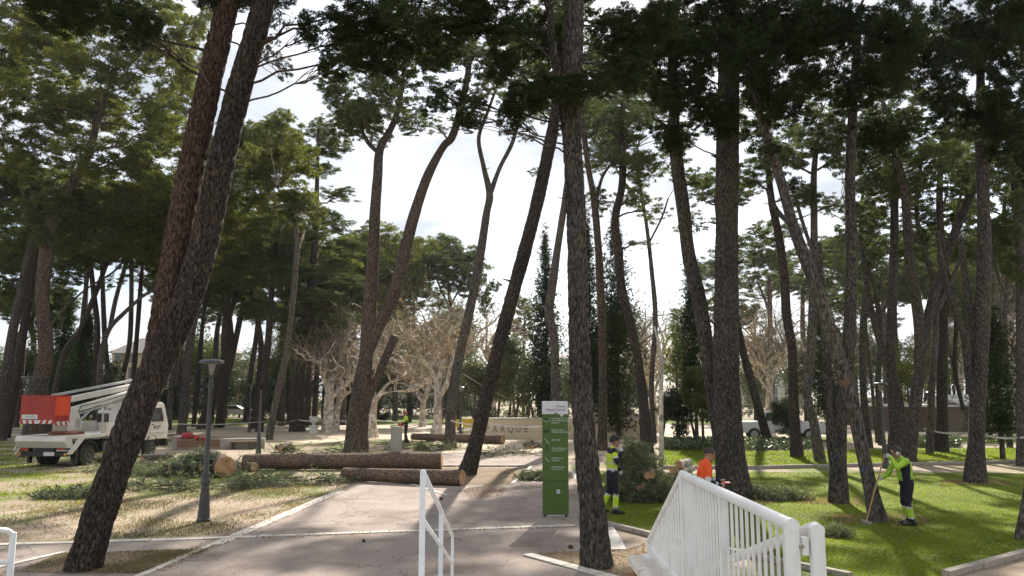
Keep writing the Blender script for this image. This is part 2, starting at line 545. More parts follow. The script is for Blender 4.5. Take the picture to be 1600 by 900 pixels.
def gp(*pp): return [G(x, y) for x, y in pp]

def wobble(pts, amp=0.12, step=0.5, seed=1):
    """break a straight outline into a slightly uneven one"""
    g = random.Random(seed); out = []
    n = len(pts)
    for i in range(n):
        a, b = Vector(pts[i]), Vector(pts[(i + 1) % n])
        k = max(1, min(40, int((b - a).length / step)))
        for j in range(k):
            p = a.lerp(b, j / k)
            out.append(p + Vector((g.uniform(-amp, amp), g.uniform(-amp, amp), 0)))
    return out

sheet('ground', [(-400, -60, 0), (400, -60, 0), (400, 900, 0), (-400, 900, 0)], 0.0, 'dirt')
# sandy square in front of the long stone wall, reaching to the far trees
sheet('plaza', wobble(gp((600, 700), (690, 716), (885, 716), (1035, 700), (1120, 684), (1600, 676), (1600, 664), (1160, 661), (300, 661), (250, 676)), 0.2, 1.5, 3), 0.004, 'sand')
sheet('far_path', wobble([(-60, 62, 0), (40, 62, 0), (80, 62, 0), (80, 72, 0), (-60, 74, 0)], 0.2, 2.0, 4), 0.006, 'pale_gravel')
# pinkish asphalt walk coming from the stairs
PATH_PTS = gp((60, 1010), (222, 899), (536, 763), (590, 742), (650, 715), (700, 707), (884, 707), (893, 736), (948, 823), (1040, 880), (1180, 1010))
WALK = sheet('footpath', PATH_PTS, 0.008, 'asphalt_pink')
sheet('side_path', gp((-400, 866), (0, 853), (340, 842), (400, 839), (222, 899), (60, 1010), (-400, 1010)), 0.0065, 'asphalt_pink')
# bare soil squares round the trees by the walk
sheet('tree_pit', wobble(gp((22, 894), (98, 865), (318, 858), (330, 858), (214, 897), (120, 897)), 0.03, 0.3, 5), 0.013, 'litter_soil')
sheet('tree_pit', wobble(gp((826, 866), (900, 862), (975, 861), (1020, 846), (1100, 880), (1120, 960), (960, 900)), 0.03, 0.3, 6), 0.013, 'litter_soil')
sheet('tree_pit', wobble(gp((690, 731), (829, 731), (800, 758), (680, 758)), 0.02, 0.3, 7), 0.013, 'litter_soil')
# lawns
LAWN_NEAR = gp((893, 738), (948, 822), (1015, 838), (1250, 884), (1340, 930), (1470, 902), (1620, 862), (1900, 800), (1900, 735), (1600, 740), (1170, 738), (1040, 742), (960, 735))
LAWN_FAR = gp((1030, 700), (1180, 706), (1600, 700), (1900, 696), (1900, 722), (1600, 724), (1170, 731), (1035, 733))
sheet('lawn', wobble(LAWN_NEAR, 0.04, 0.4, 8), 0.010, 'lawn')
sheet('lawn', wobble(LAWN_FAR, 0.05, 0.5, 9), 0.010, 'lawn')
LAWN_L1 = gp((-300, 800), (-300, 700), (20, 690), (180, 700), (330, 722), (520, 742), (300, 760), (110, 792), (0, 797))
LAWN_L2 = gp((-260, 680), (-200, 672), (200, 672), (330, 676), (250, 690), (0, 690))
sheet('lawn', wobble(LAWN_L1, 0.25, 0.6, 10), 0.005, 'lawn_thin')
sheet('lawn', wobble(gp((520, 690), (580, 684), (680, 690), (690, 702), (640, 716), (540, 716), (400, 700)), 0.2, 0.5, 11), 0.010, 'lawn_thin')
sheet('lawn', wobble(gp((-200, 667), (280, 666), (600, 664), (740, 662), (740, 654), (-200, 654)), 0.2, 2, 12), 0.014, 'lawn')
sheet('lawn', wobble(gp((1040, 662), (1180, 664), (1180, 655), (1030, 655)), 0.2, 2, 13), 0.016, 'lawn')
sheet('lawn', wobble(gp((1280, 690), (1600, 690), (1800, 688), (1800, 676), (1560, 682), (1280, 684)), 0.2, 2, 14), 0.016, 'lawn')

# ------------------------------------------------------------------ stone strips and kerbs, stone by stone
STONE_N = [0]
def stone_line(a, b, width, height, length, mat, parent, z0=0.006, gap=0.012, name='edging_stone'):
    a, b = Vector((a[0], a[1], 0)), Vector((b[0], b[1], 0))
    L = (b - a).length
    n = max(1, int(L / length))
    ang = math.atan2((b - a).y, (b - a).x)
    for i in range(n):
        STONE_N[0] += 1
        g = random.Random(STONE_N[0])
        p = a.lerp(b, (i + 0.5) / n)
        m = MB().box((0, 0, height / 2), (L / n - gap, width * g.uniform(0.93, 1.05), height), None, 0.006)
        o = m.build(name, MATS[mat], parent)
        o.location = (p.x + g.uniform(-.006, .006), p.y + g.uniform(-.006, .006), z0 + g.uniform(-.003, .003))
        o.rotation_euler = (g.uniform(-.004, .004), g.uniform(-.004, .004), ang + g.uniform(-.006, .006))

stone_line(G(120, 945), G(222, 899), 0.12, 0.020, 1.0, 'stone_white', WALK)
stone_line(G(222, 899), G(536, 764), 0.12, 0.020, 1.0, 'stone_white', WALK)
stone_line(G(340, 852), G(536, 767), 0.16, 0.018, 1.0, 'stone_white', WALK, z0=0.004)
stone_line(G(-120, 856), G(400, 840), 0.17, 0.020, 0.9, 'stone_white', WALK)
stone_line(G(404, 839), G(899, 822), 0.17, 0.020, 0.9, 'stone_white', WALK)
stone_line(G(-20, 892), G(100, 864), 0.12, 0.020, 0.9, 'stone_white', WALK)
stone_line(G(824, 868), G(960, 905), 0.22, 0.022, 0.8, 'stone_white', WALK, z0=0.010)
stone_line(G(948, 826), G(966, 861), 0.30, 0.022, 0.6, 'stone_white', WALK, z0=0.010)
stone_line(G(830, 730), G(800, 757), 0.12, 0.03, 0.8, 'stone_white', WALK, z0=0.010)
stone_line(G(598, 742), G(700, 775), 0.10, 0.018, 0.9, 'stone_white', WALK, z0=0.008)
stone_line(G(598, 729.5), G(830, 729.5), 0.10, 0.05, 0.9, 'stone_kerb', WALK, z0=0.010)
stone_line(G(893, 736), G(948, 822), 0.14, 0.03, 0.9, 'stone_white', WALK, z0=0.008)
stone_line(G(948, 822), G(1020, 840), 0.12, 0.09, 0.9, 'stone_kerb', WALK)
stone_line(G(1020, 840), G(1330, 905), 0.12, 0.09, 0.9, 'stone_kerb', WALK)
stone_line(G(1478, 903), G(1660, 853), 0.14, 0.10, 0.9, 'stone_kerb', WALK)
stone_line(G(1036, 733), G(1180, 733), 0.14, 0.12, 1.2, 'stone_kerb', WALK)
stone_line(G(1180, 733), G(1620, 723), 0.14, 0.12, 1.2, 'stone_kerb', WALK)

# ------------------------------------------------------------------ landing and stairs the photographer stands on
RAIL_Z = 2.10
apex = PZ(1066, 741, RAIL_Z)
RAILX = apex.x
near_end = RX(1236, 822, RAILX)
far_low = RX(1014, 845, RAILX)
far_base = RX(1014, 866, RAILX)
STEP_Y0, STEP_Y1, LAND_Z = 5.75, 9.2, 1.08
stairs = empty('stairs', (0, STEP_Y0, 0), 'pale concrete landing with steps leading down to the walk', 'stairs')
MB().bx(-4.2, RAILX - 0.16, -3.5 - STEP_Y0, 0, 0, LAND_Z).build('landing', MATS['concrete'], stairs)
for i in range(7):
    y0 = (STEP_Y1 - STEP_Y0) * i / 7
    MB().bx(-4.2, RAILX - 0.16, y0, (STEP_Y1 - STEP_Y0) * (i + 1) / 7 - 0.002, 0, LAND_Z * (7 - i) / 8, 0.008).build('step', MATS['concrete'], stairs)

white_paint = plain('white_paint', (0.74, 0.73, 0.70), (0.56, 0.54, 0.49), 5.0, 0.42, 0, 0.45, 0.10, 25.0, (3, 1, 1), 7, 0.50, 0.80)
ww = empty('parapet_wall', (RAILX, STEP_Y0, 0), 'low brick parapet with white coping under the slatted white railing', 'wall')
wy0, wy1 = -3.5 - STEP_Y0, far_base.y + 0.12 - STEP_Y0
capz = far_base.z - 0.03
MB().bx(-0.14, 0.14, wy0, wy1 - 0.05, 0, capz - 0.07).build('core', MATS['brick_face'], ww)
bn = 0
rows = int((capz - 0.08) / 0.075)
for r_ in range(rows):
    for k in range(5):
        y1 = wy1 - 0.05 - (k + (0.5 if r_ % 2 else 0)) * 0.25
        MB().box((-0.148, y1 - 0.115, 0.04 + r_ * 0.075), (0.03, 0.235, 0.062), None, 0.004).build('brick', MATS['brick_face'], ww)
MB().bx(-0.19, 0.19, wy0, wy1, capz - 0.07, capz, 0.01).build('coping', MATS['stone_white'], ww)

rail = empty('slatted_railing', (RAILX, near_end.y, 0), 'wide white painted railing with many upright bars beside the stairs', 'railing')
def RL(p): return (p.x - RAILX, p.y - near_end.y, p.z)
top0, top1, low1 = Vector((RAILX, near_end.y, RAIL_Z)), Vector((RAILX, apex.y, RAIL_Z)), far_low
MB().tube([RL(top0), RL(top1)], 0.031, 14).build('handrail', white_paint, rail, True)
MB().tube([RL(top1 + Vector((0, .0, -.001))), RL(low1)], 0.026, 12).build('sloping_handrail', white_paint, rail, True)
bz = far_base.z + 0.06
MB().bx(-0.02, 0.02, 0, far_base.y - near_end.y, bz - 0.02, bz + 0.02).build('bottom_rail', white_paint, rail)
def top_z(y):
    if y <= apex.y: return RAIL_Z
    t = (y - apex.y) / (low1.y - apex.y)
    return RAIL_Z * (1 - t) + low1.z * t
mid_y = RX(1128, 772, RAILX).y
for y, w in ((near_end.y - 0.001, 0.066), (mid_y, 0.055), (apex.y - 0.03, 0.06), (low1.y, 0.035)):
    MB().box((0, y - near_end.y, (capz + top_z(y)) / 2), (w, w * 0.55, top_z(y) - capz), None, 0.008).build('post', white_paint, rail)
MB().cone((0, -0.022, RAIL_Z), (0, 0.020, RAIL_Z), 0.033, 0.033, 18).build('post_cap', white_paint, rail, True)
def bars(y0, y1, n):
    for k in range(n):
        y = y0 + (y1 - y0) * (k + 1) / (n + 1)
        MB().box((0, y - near_end.y, (bz + top_z(y)) / 2), (0.016, 0.009, top_z(y) - bz - 0.02)).build('bar', white_paint, rail)
bars(near_end.y, mid_y, 11)
bars(mid_y, apex.y, 13)
bars(apex.y, low1.y, 15)
MB().box((0, far_base.y - near_end.y + 0.02, capz + 0.008), (0.10, 0.12, 0.016)).build('foot_plate', white_paint, rail)

# second, sloping handrail that runs down behind the slatted railing
p_top = PZ(1274, 824, RAIL_Z - 0.01)
r2 = empty('sloping_handrail', (p_top.x, p_top.y, 0), 'thick white handrail sloping down behind the slatted railing', 'handrail')
low = RX(1095, 892, p_top.x)
dl = low - p_top
MB().tube([(0, 0, RAIL_Z - 0.01), (dl.x, dl.y, low.z), (dl.x, dl.y + 1.4, low.z - 0.45)], 0.028, 12).build('rail', white_paint, r2, True)
MB().box((0, -0.01, (RAIL_Z - 0.02) / 2), (0.062, 0.045, RAIL_Z - 0.02), None, 0.006).build('post', white_paint, r2)
MB().cone((0, -0.034, RAIL_Z - 0.020), (0, 0.013, RAIL_Z - 0.020), 0.031, 0.031, 18).build('post_cap', white_paint, r2, True)
MB().box((0, dl.y + 1.35, (low.z - 0.45) / 2), (0.05, 0.05, low.z - 0.45)).build('post', white_paint, r2)
zb = PZ(1262, 856, RAIL_Z - 0.01).z
zc = U(1262, 853, near_end.y).z
MB().bx(RAILX + 0.044 - p_top.x, -0.04, -0.014, 0.012, zc - 0.04, zc + 0.04).build('link_plate', white_paint, r2)
MB().cone((-0.075, -0.022, zc), (-0.075, -0.013, zc), 0.011, 0.011, 12).build('bolt', plain('steel_bolt', (0.35, 0.34, 0.33), None, 9, 0.35, 0.9), r2)

# slim handrail in the middle of the stairs
pt = PZ(661, 737, RAIL_Z)
MX = pt.x
pb = RX(707, 838, MX)
r3 = empty('centre_handrail', (MX, pt.y, 0), 'slim white handrail running down the middle of the stairs', 'handrail')
def stair_z(y):
    if y < STEP_Y0: return LAND_Z
    i = min(6, int((y - STEP_Y0) / ((STEP_Y1 - STEP_Y0) / 7)))
    return LAND_Z * (7 - i) / 8 if y < STEP_Y1 else 0.0
pale_steel = plain('pale_steel', (0.72, 0.73, 0.73), (0.64, 0.65, 0.66), 4.0, 0.4, 0.0, 0.5)
dy = pb.y - pt.y
MB().tube([(0, 0, pt.z), (0, dy, pb.z), ], 0.021, 10).build('rail', pale_steel, r3, True)
MB().tube([(0, 0, pt.z - 0.36), (0, dy, pb.z - 0.30)], 0.018, 10).build('middle_rail', pale_steel, r3, True)
for k, t in enumerate((0.0, 0.52, 1.0)):
    y = dy * t; z1 = pt.z + (pb.z - pt.z) * t; z0 = stair_z(pt.y + y)
    MB().box((0, y, (z0 + z1) / 2), (0.044 if k < 2 else 0.032, 0.03, z1 - z0 + 0.02), None, 0.004).build('post', pale_steel, r3)

# end of the handrail at the far left
e0 = U(21, 832, 6.6)
r4 = empty('left_handrail', (e0.x, e0.y, 0), 'short end of a white tubular handrail at the left edge', 'handrail')
MB().tube([(-1.2, -1.9, e0.z + 0.62), (-0.02, -0.04, e0.z + 0.02), (0, 0, e0.z - 0.02)], 0.022, 10).build('rail', pale_steel, r4, True)
MB().tube([(-1.2, -1.9, e0.z + 0.36), (-0.01, -0.02, e0.z - 0.24)], 0.018, 10).build('middle_rail', pale_steel, r4, True)
MB().tube([(0, 0, e0.z), (0, 0, 0.0)], 0.025, 10).build('post', pale_steel, r4, True)
MB().tube([(-1.2, -1.9, e0.z + 0.62), (-1.2, -1.9, 0.0)], 0.025, 10).build('post', pale_steel, r4, True)

# ------------------------------------------------------------------ trees
LEAF = {  # needle length, width, needles per tuft
    'near': (0.115, 0.0105, 9), 'mid': (0.17, 0.027, 6), 'midfar': (0.24, 0.045, 5), 'far': (0.34, 0.075, 5), 'broad': (0.15, 0.085, 3), 'small': (0.07, 0.03, 4), 'spray': (0.17, 0.016, 7), 'cyp': (0.22, 0.055, 5)}

def needles(C, O, k, L, W, g, droop=0.0, spread=0.75, start=0.0):
    """k thin triangles from each tuft centre C (n,3) leaning to O (n,3)"""
    n = len(C)
    C = np.repeat(C, k, axis=0); O = np.repeat(O, k, axis=0)
    D = g.normal(size=(n * k, 3))
    D /= np.linalg.norm(D, axis=1, keepdims=True)
    D = D * spread + O * (1 - spread) ; D[:, 2] -= droop
    D /= np.maximum(np.linalg.norm(D, axis=1, keepdims=True), 1e-6)
    S = np.cross(D, g.normal(size=(n * k, 3)))
    S /= np.maximum(np.linalg.norm(S, axis=1, keepdims=True), 1e-6)
    l = L * g.uniform(0.65, 1.2, (n * k, 1)); w = W * g.uniform(0.7, 1.2, (n * k, 1)) * 0.5
    B = C + D * l * start
    V = np.empty((n * k, 3, 3))
    V[:, 0] = B - S * w; V[:, 1] = B + S * w; V[:, 2] = B + D * l
    return V.reshape(-1, 3)

def leaf_mesh(name, chunks):
    V = np.vstack(chunks)
    T = np.arange(len(V), dtype=np.int32).reshape(-1, 3)
    return np_mesh(name, V, None, T, smooth=False)

TRI = [0]
def clump_leaves(c, a, b, kind, lai, g, flat=0.75, depth=0.9, lump=0.34):
    """leaves of one round clump of a shrub: uneven pads inside an ellipsoid"""
    L, W, k = LEAF[kind]
    area = math.pi * a * b
    nt = max(6, int(lai * area / (0.5 * L * W) / k))
    npad = int(np.clip(3 + 9 * math.sqrt(area), 5, 34))
    P = g.normal(size=(npad, 3)); P /= np.linalg.norm(P, axis=1, keepdims=True)
    P *= g.uniform(0.25, 0.95, (npad, 1)) ** 0.6
    P = P * np.array([a, a * depth, b])
    sz = g.uniform(0.6, 1.3, npad) * lump
    pick = g.choice(npad, nt, p=sz ** 2 / np.sum(sz ** 2))
    off = g.normal(size=(nt, 3)); off /= np.linalg.norm(off, axis=1, keepdims=True)
    off *= g.uniform(0.15, 1.0, (nt, 1)) ** 0.5
    off = off * (sz[pick] * min(a, b * 1.6))[:, None] * np.array([1.25, 1.25, flat])
    O = off / np.maximum(np.linalg.norm(off, axis=1, keepdims=True), 1e-6) + np.array([0, 0, 0.35])
    return needles(np.array(c) + P[pick] + off, O, k, L, W, g), np.array(c) + P

def bough_template(seed, npad, lump, ntri, L, W, k, flat):
    """needles of one pine bough of unit size: tufted pads round a few twigs, open between them"""
    g = np.random.default_rng(seed)
    P = g.normal(size=(npad, 3)); P /= np.linalg.norm(P, axis=1, keepdims=True)
    P *= g.uniform(0.1, 1.0, (npad, 1)) ** 0.45 * 0.86
    sz = g.uniform(0.55, 1.35, npad) * lump
    nt = ntri // k
    pick = g.choice(npad, nt, p=sz ** 2 / np.sum(sz ** 2))
    off = g.normal(size=(nt, 3)); off /= np.linalg.norm(off, axis=1, keepdims=True)
    off *= g.uniform(0.05, 1.0, (nt, 1)) ** 0.5
    off = off * sz[pick][:, None] * np.array([1.3, 1.3, flat])
    O = off / np.maximum(np.linalg.norm(off, axis=1, keepdims=True), 1e-6) + np.array([0, 0, 0.45])
    return leaf_mesh('bough', [needles(P[pick] + off, O, k, L, W, g, spread=0.7)]), P
BOUGH = {}
for s_ in range(6):
    BOUGH['mid', 1, s_] = bough_template(960 + s_, 58, 0.118, 7600, 0.115, 0.026, 6, 0.7)
    BOUGH['mid', 0, s_] = bough_template(990 + s_, 34, 0.10, 3600, 0.10, 0.026, 5, 0.7)

SLIM = 0.86          # measured widths include the soft edge of the photograph
def stem_world(st, d, g, drift):
    """image polyline (x, y, width) at depth d -> world points with radius"""
    pts = []
    y0, y1 = st[0][1], st[-1][1]
    for i, (x, y, w) in enumerate(st):
        t = (y0 - y) / max(1.0, (y0 - y1))
        j = min(i, len(st) - 2)
        dx, dyy = st[j + 1][0] - st[j][0], st[j + 1][1] - st[j][1]
        cosl = abs(dyy) / max(1e-6, math.hypot(dx, dyy))
        Y = d + drift * t * t
        p = U(x, y, Y)
        dist = Y / math.cos(math.atan2(x - 800, F_PX))
        pts.append((p.x, p.y, p.z, max(0.012, 0.5 * SLIM * w * cosl * Y / F_PX)))
    return np.array(pts)

def trunk_mesh(name, P, seed, base=True, res='mid', flare=0.45, wob=0.03):
    g = np.random.default_rng(seed)
    step, n = {'near': (0.04, 64), 'midnear': (0.06, 40), 'mid': (0.16, 18), 'far': (0.4, 9)}[res]
    C = catmull(P, step)
    m = len(C)
    rad = C[:, 3]
    s = np.concatenate([[0], np.cumsum(np.linalg.norm(np.diff(C[:, :3], axis=0), axis=1))])
    A = np.linspace(0, 2 * np.pi, n, endpoint=False)
    Rr = np.repeat(rad[:, None], n, axis=1)
    k1, k2 = smooth_noise(m, max(3, int(s[-1] / 0.8)), g), smooth_noise(m, max(3, int(s[-1] / 0.6)), g)
    for q, kk in ((2, k1), (3, k2)):
        Rr *= 1 + wob * 0.6 * np.sin(q * A[None] + g.uniform(0, 6) + kk[:, None])
    Rr *= 1 + wob * 0.7 * smooth_noise(m, max(3, int(s[-1] / 0.5)), g)[:, None]
    if base:
        fl = np.exp(-s / (0.28 + 0.6 * rad[0]))[:, None]
        lob = 1 + 0.45 * np.sin(A * 5 + g.uniform(0, 6))[None] * 0.6 + 0.3 * np.sin(A * 3 + g.uniform(0, 6))[None]
        Rr *= 1 + flare * fl * lob * 0.55
    if res in ('near', 'midnear'):
        circ = 2 * np.pi * np.mean(rad)
        nu = max(8, int(circ / 0.085))
        Uc = np.repeat((A / (2 * np.pi) * nu)[None], m, axis=0)
        Vc = np.repeat((s / 0.27)[:, None], n, axis=1)
        Vc = Vc + 0.25 * np.sin(Uc * 2 * np.pi / nu * 3)
        Vc -= Vc.min()
        e = worley(Uc, Vc, nu, int(Vc.max()) + 2, seed)
        h = np.clip(e / 0.35, 0, 1) ** 0.6
        h2 = worley(np.mod(Uc * 2, 2 * nu), Vc * 2.2, 2 * nu, int(Vc.max() * 2.2) + 2, seed + 5)
        Rr += 0.028 * (h - 0.7) + 0.006 * np.clip(h2 / 0.4, 0, 1) + g.normal(size=Rr.shape) * 0.0012
    V, Q = sweep(C, Rr, n)
    if base:
        V = V.copy(); V[:n, 2] = np.minimum(V[:n, 2], -0.02)
    # cap
    top = len(V); V = np.vstack([V, C[-1:, :3]])
    T = np.array([[top - n + i, top - n + (i + 1) % n, top] for i in range(n)])
    return np_mesh(name, V, Q, T), C

def thin_tubes(name, lines, n=5):
    Vs, Qs, off = [], [], 0
    for P in lines:
        V, Q = sweep(P[:, :3], P[:, 3], n)
        Vs.append(V); Qs.append(Q + off); off += len(V)
    return np_mesh(name, np.vstack(Vs), np.vstack(Qs))

def branch_curve(a, b, r0, r1, g, sag=0.0, k=6):
    a, b = np.array(a, float), np.array(b, float)
    L = np.linalg.norm(b - a)
    t = np.linspace(0, 1, k)[:, None]
    mid = (a + b) / 2 + g.normal(size=3) * L * 0.10
    mid[2] += sag * L
    P = (1 - t) ** 2 * a + 2 * t * (1 - t) * mid + t * t * b
    P[1:-1] += g.normal(size=(k - 2, 3)) * L * 0.018
    r = r0 + (r1 - r0) * t[:, 0]
    return np.column_stack([P, r])

SEED = [100]
def tree(name, label, d, stems, clumps=(), kind='mid', lai=2.6, barkm='bark_mid', leafm='leaf_pine', group=None, res='mid',
         drift=None, limb_bark=None, cat='pine tree', twigs=False, dj=2.0, brr=1.0, base_on=True, flat=0.75, extra_leaf=None, flare=0.22, lump=0.34):
    SEED[0] += 17
    g = np.random.default_rng(SEED[0])
    b = stems[0][0]
    base = U(b[0], b[1], d); base.z = 0.0
    root = empty(name, base, label, cat, group)
    allC = []
    for i, st in enumerate(stems):
        dr = (g.uniform(-1.2, 1.2) * d / 30) if drift is None else drift
        P = stem_world(st, d, g, dr)
        if i == 0 and base_on:
            P[0, 2] = 0.0
        nm = 'trunk' if i == 0 else 'limb'
        me, C = trunk_mesh(nm, P, SEED[0] + i, base=(i == 0 and base_on), res=res, flare=flare)
        place(nm, me, MATS[(limb_bark or barkm) if i else barkm], root)
        allC.append(C)
    C = np.vstack(allC)
    if base_on and res != 'far' and d < 45:      # snapped-off branch stubs low on the stem
        C0 = allC[0]
        for _ in range(int(g.integers(2, 5))):
            q = C0[int(g.integers(int(len(C0) * 0.25), int(len(C0) * 0.8)))]
            an = g.uniform(0, 6.283); v = Vector((math.cos(an), math.sin(an), g.uniform(0.1, 0.7))).normalized()
            a0 = Vector(q[:3]) + v * q[3] * 0.7
            MB().tube([a0, a0 + v * (q[3] * 0.5 + g.uniform(0.03, 0.10)), a0 + v * (q[3] * 0.6 + g.uniform(0.12, 0.32)) + Vector((0, 0, g.uniform(-.03, .06)))], [q[3] * 0.22, q[3] * 0.13, q[3] * 0.07], 6).build('stub', MATS[barkm], root, True, world_coords=True)
    lines = []
    fam = 'mid'
    nextra = 4 if kind == 'near' else 1
    todo = []
    for cl in clumps:
        x, y, rx, ry = cl[:4]
        dd = cl[4] if len(cl) > 4 else g.uniform(-dj, dj)
        lm = cl[5] if len(cl) > 5 else 1.0
        todo.append((x, y, rx * 1.08, ry * 1.12, dd, lm, True))
        if lm >= 0.7:      # fuller boughs carry a second and third spray
            for _ in range(nextra):
                todo.append((x + g.normal() * rx * 0.5, y + g.normal() * ry * 0.4, rx * g.uniform(0.5, 0.8), ry * g.uniform(0.5, 0.8), dd + g.normal() * rx * d / F_PX * 0.8, lm, False))
    for x, y, rx, ry, dd, lm, main in todo:
        D = d + dd
        c = U(x, y, D)
        a_, b_ = rx * D / F_PX, ry * D / F_PX
        me, pads = BOUGH[fam, 1 if lm >= 0.7 else 0, int(g.integers(6))]
        o = bpy.data.objects.new('bough', me)
        COL.objects.link(o)
        o.parent = root
        o.location = c - base
        rz = g.uniform(0, 6.283)
        o.rotation_euler = (g.normal() * 0.12, g.normal() * 0.12, rz)
        o.scale = (a_, a_, b_)
        if not o.material_slots: me.materials.append(MATS[leafm])
        o.material_slots[0].link = 'OBJECT'
        o.material_slots[0].material = MATS[leafm]
        if not main: continue
        dist = np.linalg.norm(C[:, :3] - np.array(c), axis=1) + np.maximum(0, C[:, 2] - c.z + 0.3) * 3.0
        j = int(np.argmin(dist))
        r0 = min(C[j, 3] * 0.5, (0.012 if kind == 'near' else 0.04) + 0.02 * a_) * brr
        bc = branch_curve(C[j, :3], c, r0, max(0.010, r0 * 0.35), g, 0.06, 8)
        bl = [bc]
        cz, sz_ = math.cos(rz), math.sin(rz)
        for p_ in pads[:(20 if twigs else 10)]:
            q = bc[int(g.integers(4, 8))]
            pw = np.array([c.x + a_ * (p_[0] * cz - p_[1] * sz_), c.y + a_ * (p_[0] * sz_ + p_[1] * cz), c.z + b_ * p_[2]])
            bl.append(branch_curve(q[:3], pw, max(0.007, r0 * 0.3), 0.005 if kind == 'near' else 0.009, g, 0.05, 4))
        place('branch', thin_tubes('branch', bl, 5 if res != 'far' else 4), MATS[limb_bark or barkm], root)
    return root

gq = np.random.default_rng(77)
def speckle(x0, x1, y0, y1, n, lm):
    return [(float(gq.uniform(x0, x1)), float(gq.uniform(y0, y1)), float(gq.uniform(24, 44)), float(gq.uniform(18, 32)), float(gq.uniform(-3, 3)), lm) for _ in range(n)]

# ---- the big pines by the walk
tree('pine_tree', 'big dark leaning pine with a forked double trunk at the left front', 12.45,
     [[(130, 877, 58), (156, 800, 54), (192, 700, 57), (232, 600, 58), (262, 535, 56), (286, 485, 52), (316, 389, 50), (341, 278, 46), (366, 167, 45), (400, 50, 42), (428, -60, 38), (450, -160, 30), (470, -230, 22)],
      [(238, 590, 44), (257, 490, 46), (275, 390, 46), (295, 278, 44), (314, 190, 44), (331, 111, 42), (350, 30, 40), (372, -70, 36), (385, -160, 28), (392, -230, 20)]],
     [(130, 15, 75, 34, -2), (205, 40, 48, 40, -2.5), (85, -5, 70, 30, -1.5), (340, -10, 60, 20, 0), (420, -5, 50, 18, 0.5),
      (482, 50, 26, 34, -1), (520, 105, 26, 26, -1.2), (560, 20, 62, 40, -1), (610, 95, 52, 42, -0.6), (640, 35, 62, 50, -0.5), (545, 60, 40, 40, -1), (440, 30, 26, 30, 1.5, 0.35), (445, 110, 18, 30, 1.8, 0.22), (425, 75, 22, 34, 1.6, 0.18),
      (200, -150, 160, 60, 0), (420, -160, 130, 60, -1), (560, -100, 100, 50, -1)],
     'near', 3.4, 'bark_dark', 'leaf_pine_silhouette', res='near', limb_bark='bark_red', drift=-0.6, twigs=True, lump=0.30)
tree('pine_tree', 'straight rough-barked pine standing just right of the green sign', 12.62,
     [[(932, 872, 52), (926, 800, 44), (915, 700, 38), (908, 600, 37), (904, 500, 36), (900, 330, 34), (894, 220, 32), (894, 120, 36), (896, 40, 37), (897, -80, 34), (900, -200, 26), (905, -280, 18)],
      [(895, 300, 14), (880, 180, 13), (862, 60, 12), (850, -80, 10)]],
     [(690, 80, 52, 44, -1), (705, 150, 38, 30, -0.8), (727, 188, 27, 22, -0.8), (770, 35, 60, 46, -1), (780, 100, 36, 40, -0.6), (798, 190, 26, 38, -0.4), (825, 150, 44, 32, -0.6), (840, 60, 50, 50, 1.0),
      (870, 138, 46, 26, -0.8), (925, 132, 40, 26, -0.7), (962, 50, 52, 50, 0.8), (975, 115, 46, 40, 0), (1010, 45, 52, 48, 0.5), (900, -30, 60, 30, 1.2), (720, 10, 60, 40, -1), (975, 95, 46, 30, 0.6),
      (760, -120, 120, 60, -1), (960, -120, 120, 60, 0)],
     'near', 3.6, 'bark_grey', 'leaf_pine_silhouette', res='near', drift=-0.3, twigs=True, lump=0.30)
tree('pine_tree', 'thick upright pine behind the white railing beside the worker in orange', 20.8,
     [[(1149, 772, 60), (1142, 720, 50), (1137, 640, 46), (1135, 560, 45), (1135, 460, 42), (1136, 350, 40), (1137, 230, 40), (1139, 120, 38), (1142, 10, 35), (1146, -100, 30), (1150, -190, 22)]],
     [(1030, 70, 52, 50, -2), (1045, 150, 44, 42, -2), (1085, 95, 50, 50, -2), (1052, 212, 38, 32, -2), (1105, 165, 38, 40, -1.5), (1140, 50, 60, 60, -1.5), (1130, 195, 34, 26, -1.5), (1190, 60, 56, 60, 0), (1200, 140, 46, 42, -1), (1240, 70, 50, 50, 0),
      (1070, 20, 60, 40, 0), (1175, 215, 34, 36, 0, 0.6), (1100, -90, 120, 60, 0), (1220, -70, 80, 60, 0)],
     'near', 2.6, 'bark_grey', 'leaf_pine_silhouette', res='near', drift=0.0, twigs=True)
tree('pine_tree', 'grey leaning pine trunk close behind the thick upright pine', 21.6,
     [[(1136, 768, 34), (1127, 690, 30), (1118, 637, 28), (1107, 561, 27), (1092, 467, 27), (1077, 403, 25), (1068, 330, 25), (1056, 239, 23), (1053, 167, 20), (1050, 80, 17), (1046, 10, 12)]],
     [(1100, 285, 38, 34, 0.5, 0.6), (1085, 350, 40, 22, 1, 0.5), (1010, 120, 40, 40, 1), (1060, 60, 60, 40, 1), (1085, 420, 26, 12, 1.5, 0.3)],
     'mid', 2.4, 'bark_grey', res='mid')
tree('pine_tree', 'dark pine leaning right, rising from the soil square behind the front log', 26.6,
     [[(729, 740, 31), (744, 690, 26), (762, 610, 25), (790, 500, 25), (812, 420, 25), (836, 330, 24), (856, 240, 23), (867, 180, 20), (873, 120, 18), (880, 40, 14), (884, -20, 10)]],
     [(850, 110, 40, 30), (900, 80, 50, 40), (830, 70, 40, 40), (880, 20, 60, 40), (920, 170, 30, 24, 0, 0.5), (820, 210, 22, 18, 0, 0.6), (840, 270, 18, 10, 0, 0.3)] + speckle(800, 930, 60, 200, 8, 0.6),
     'mid', 2.4, 'bark_dark', res='midnear', drift=0.5)
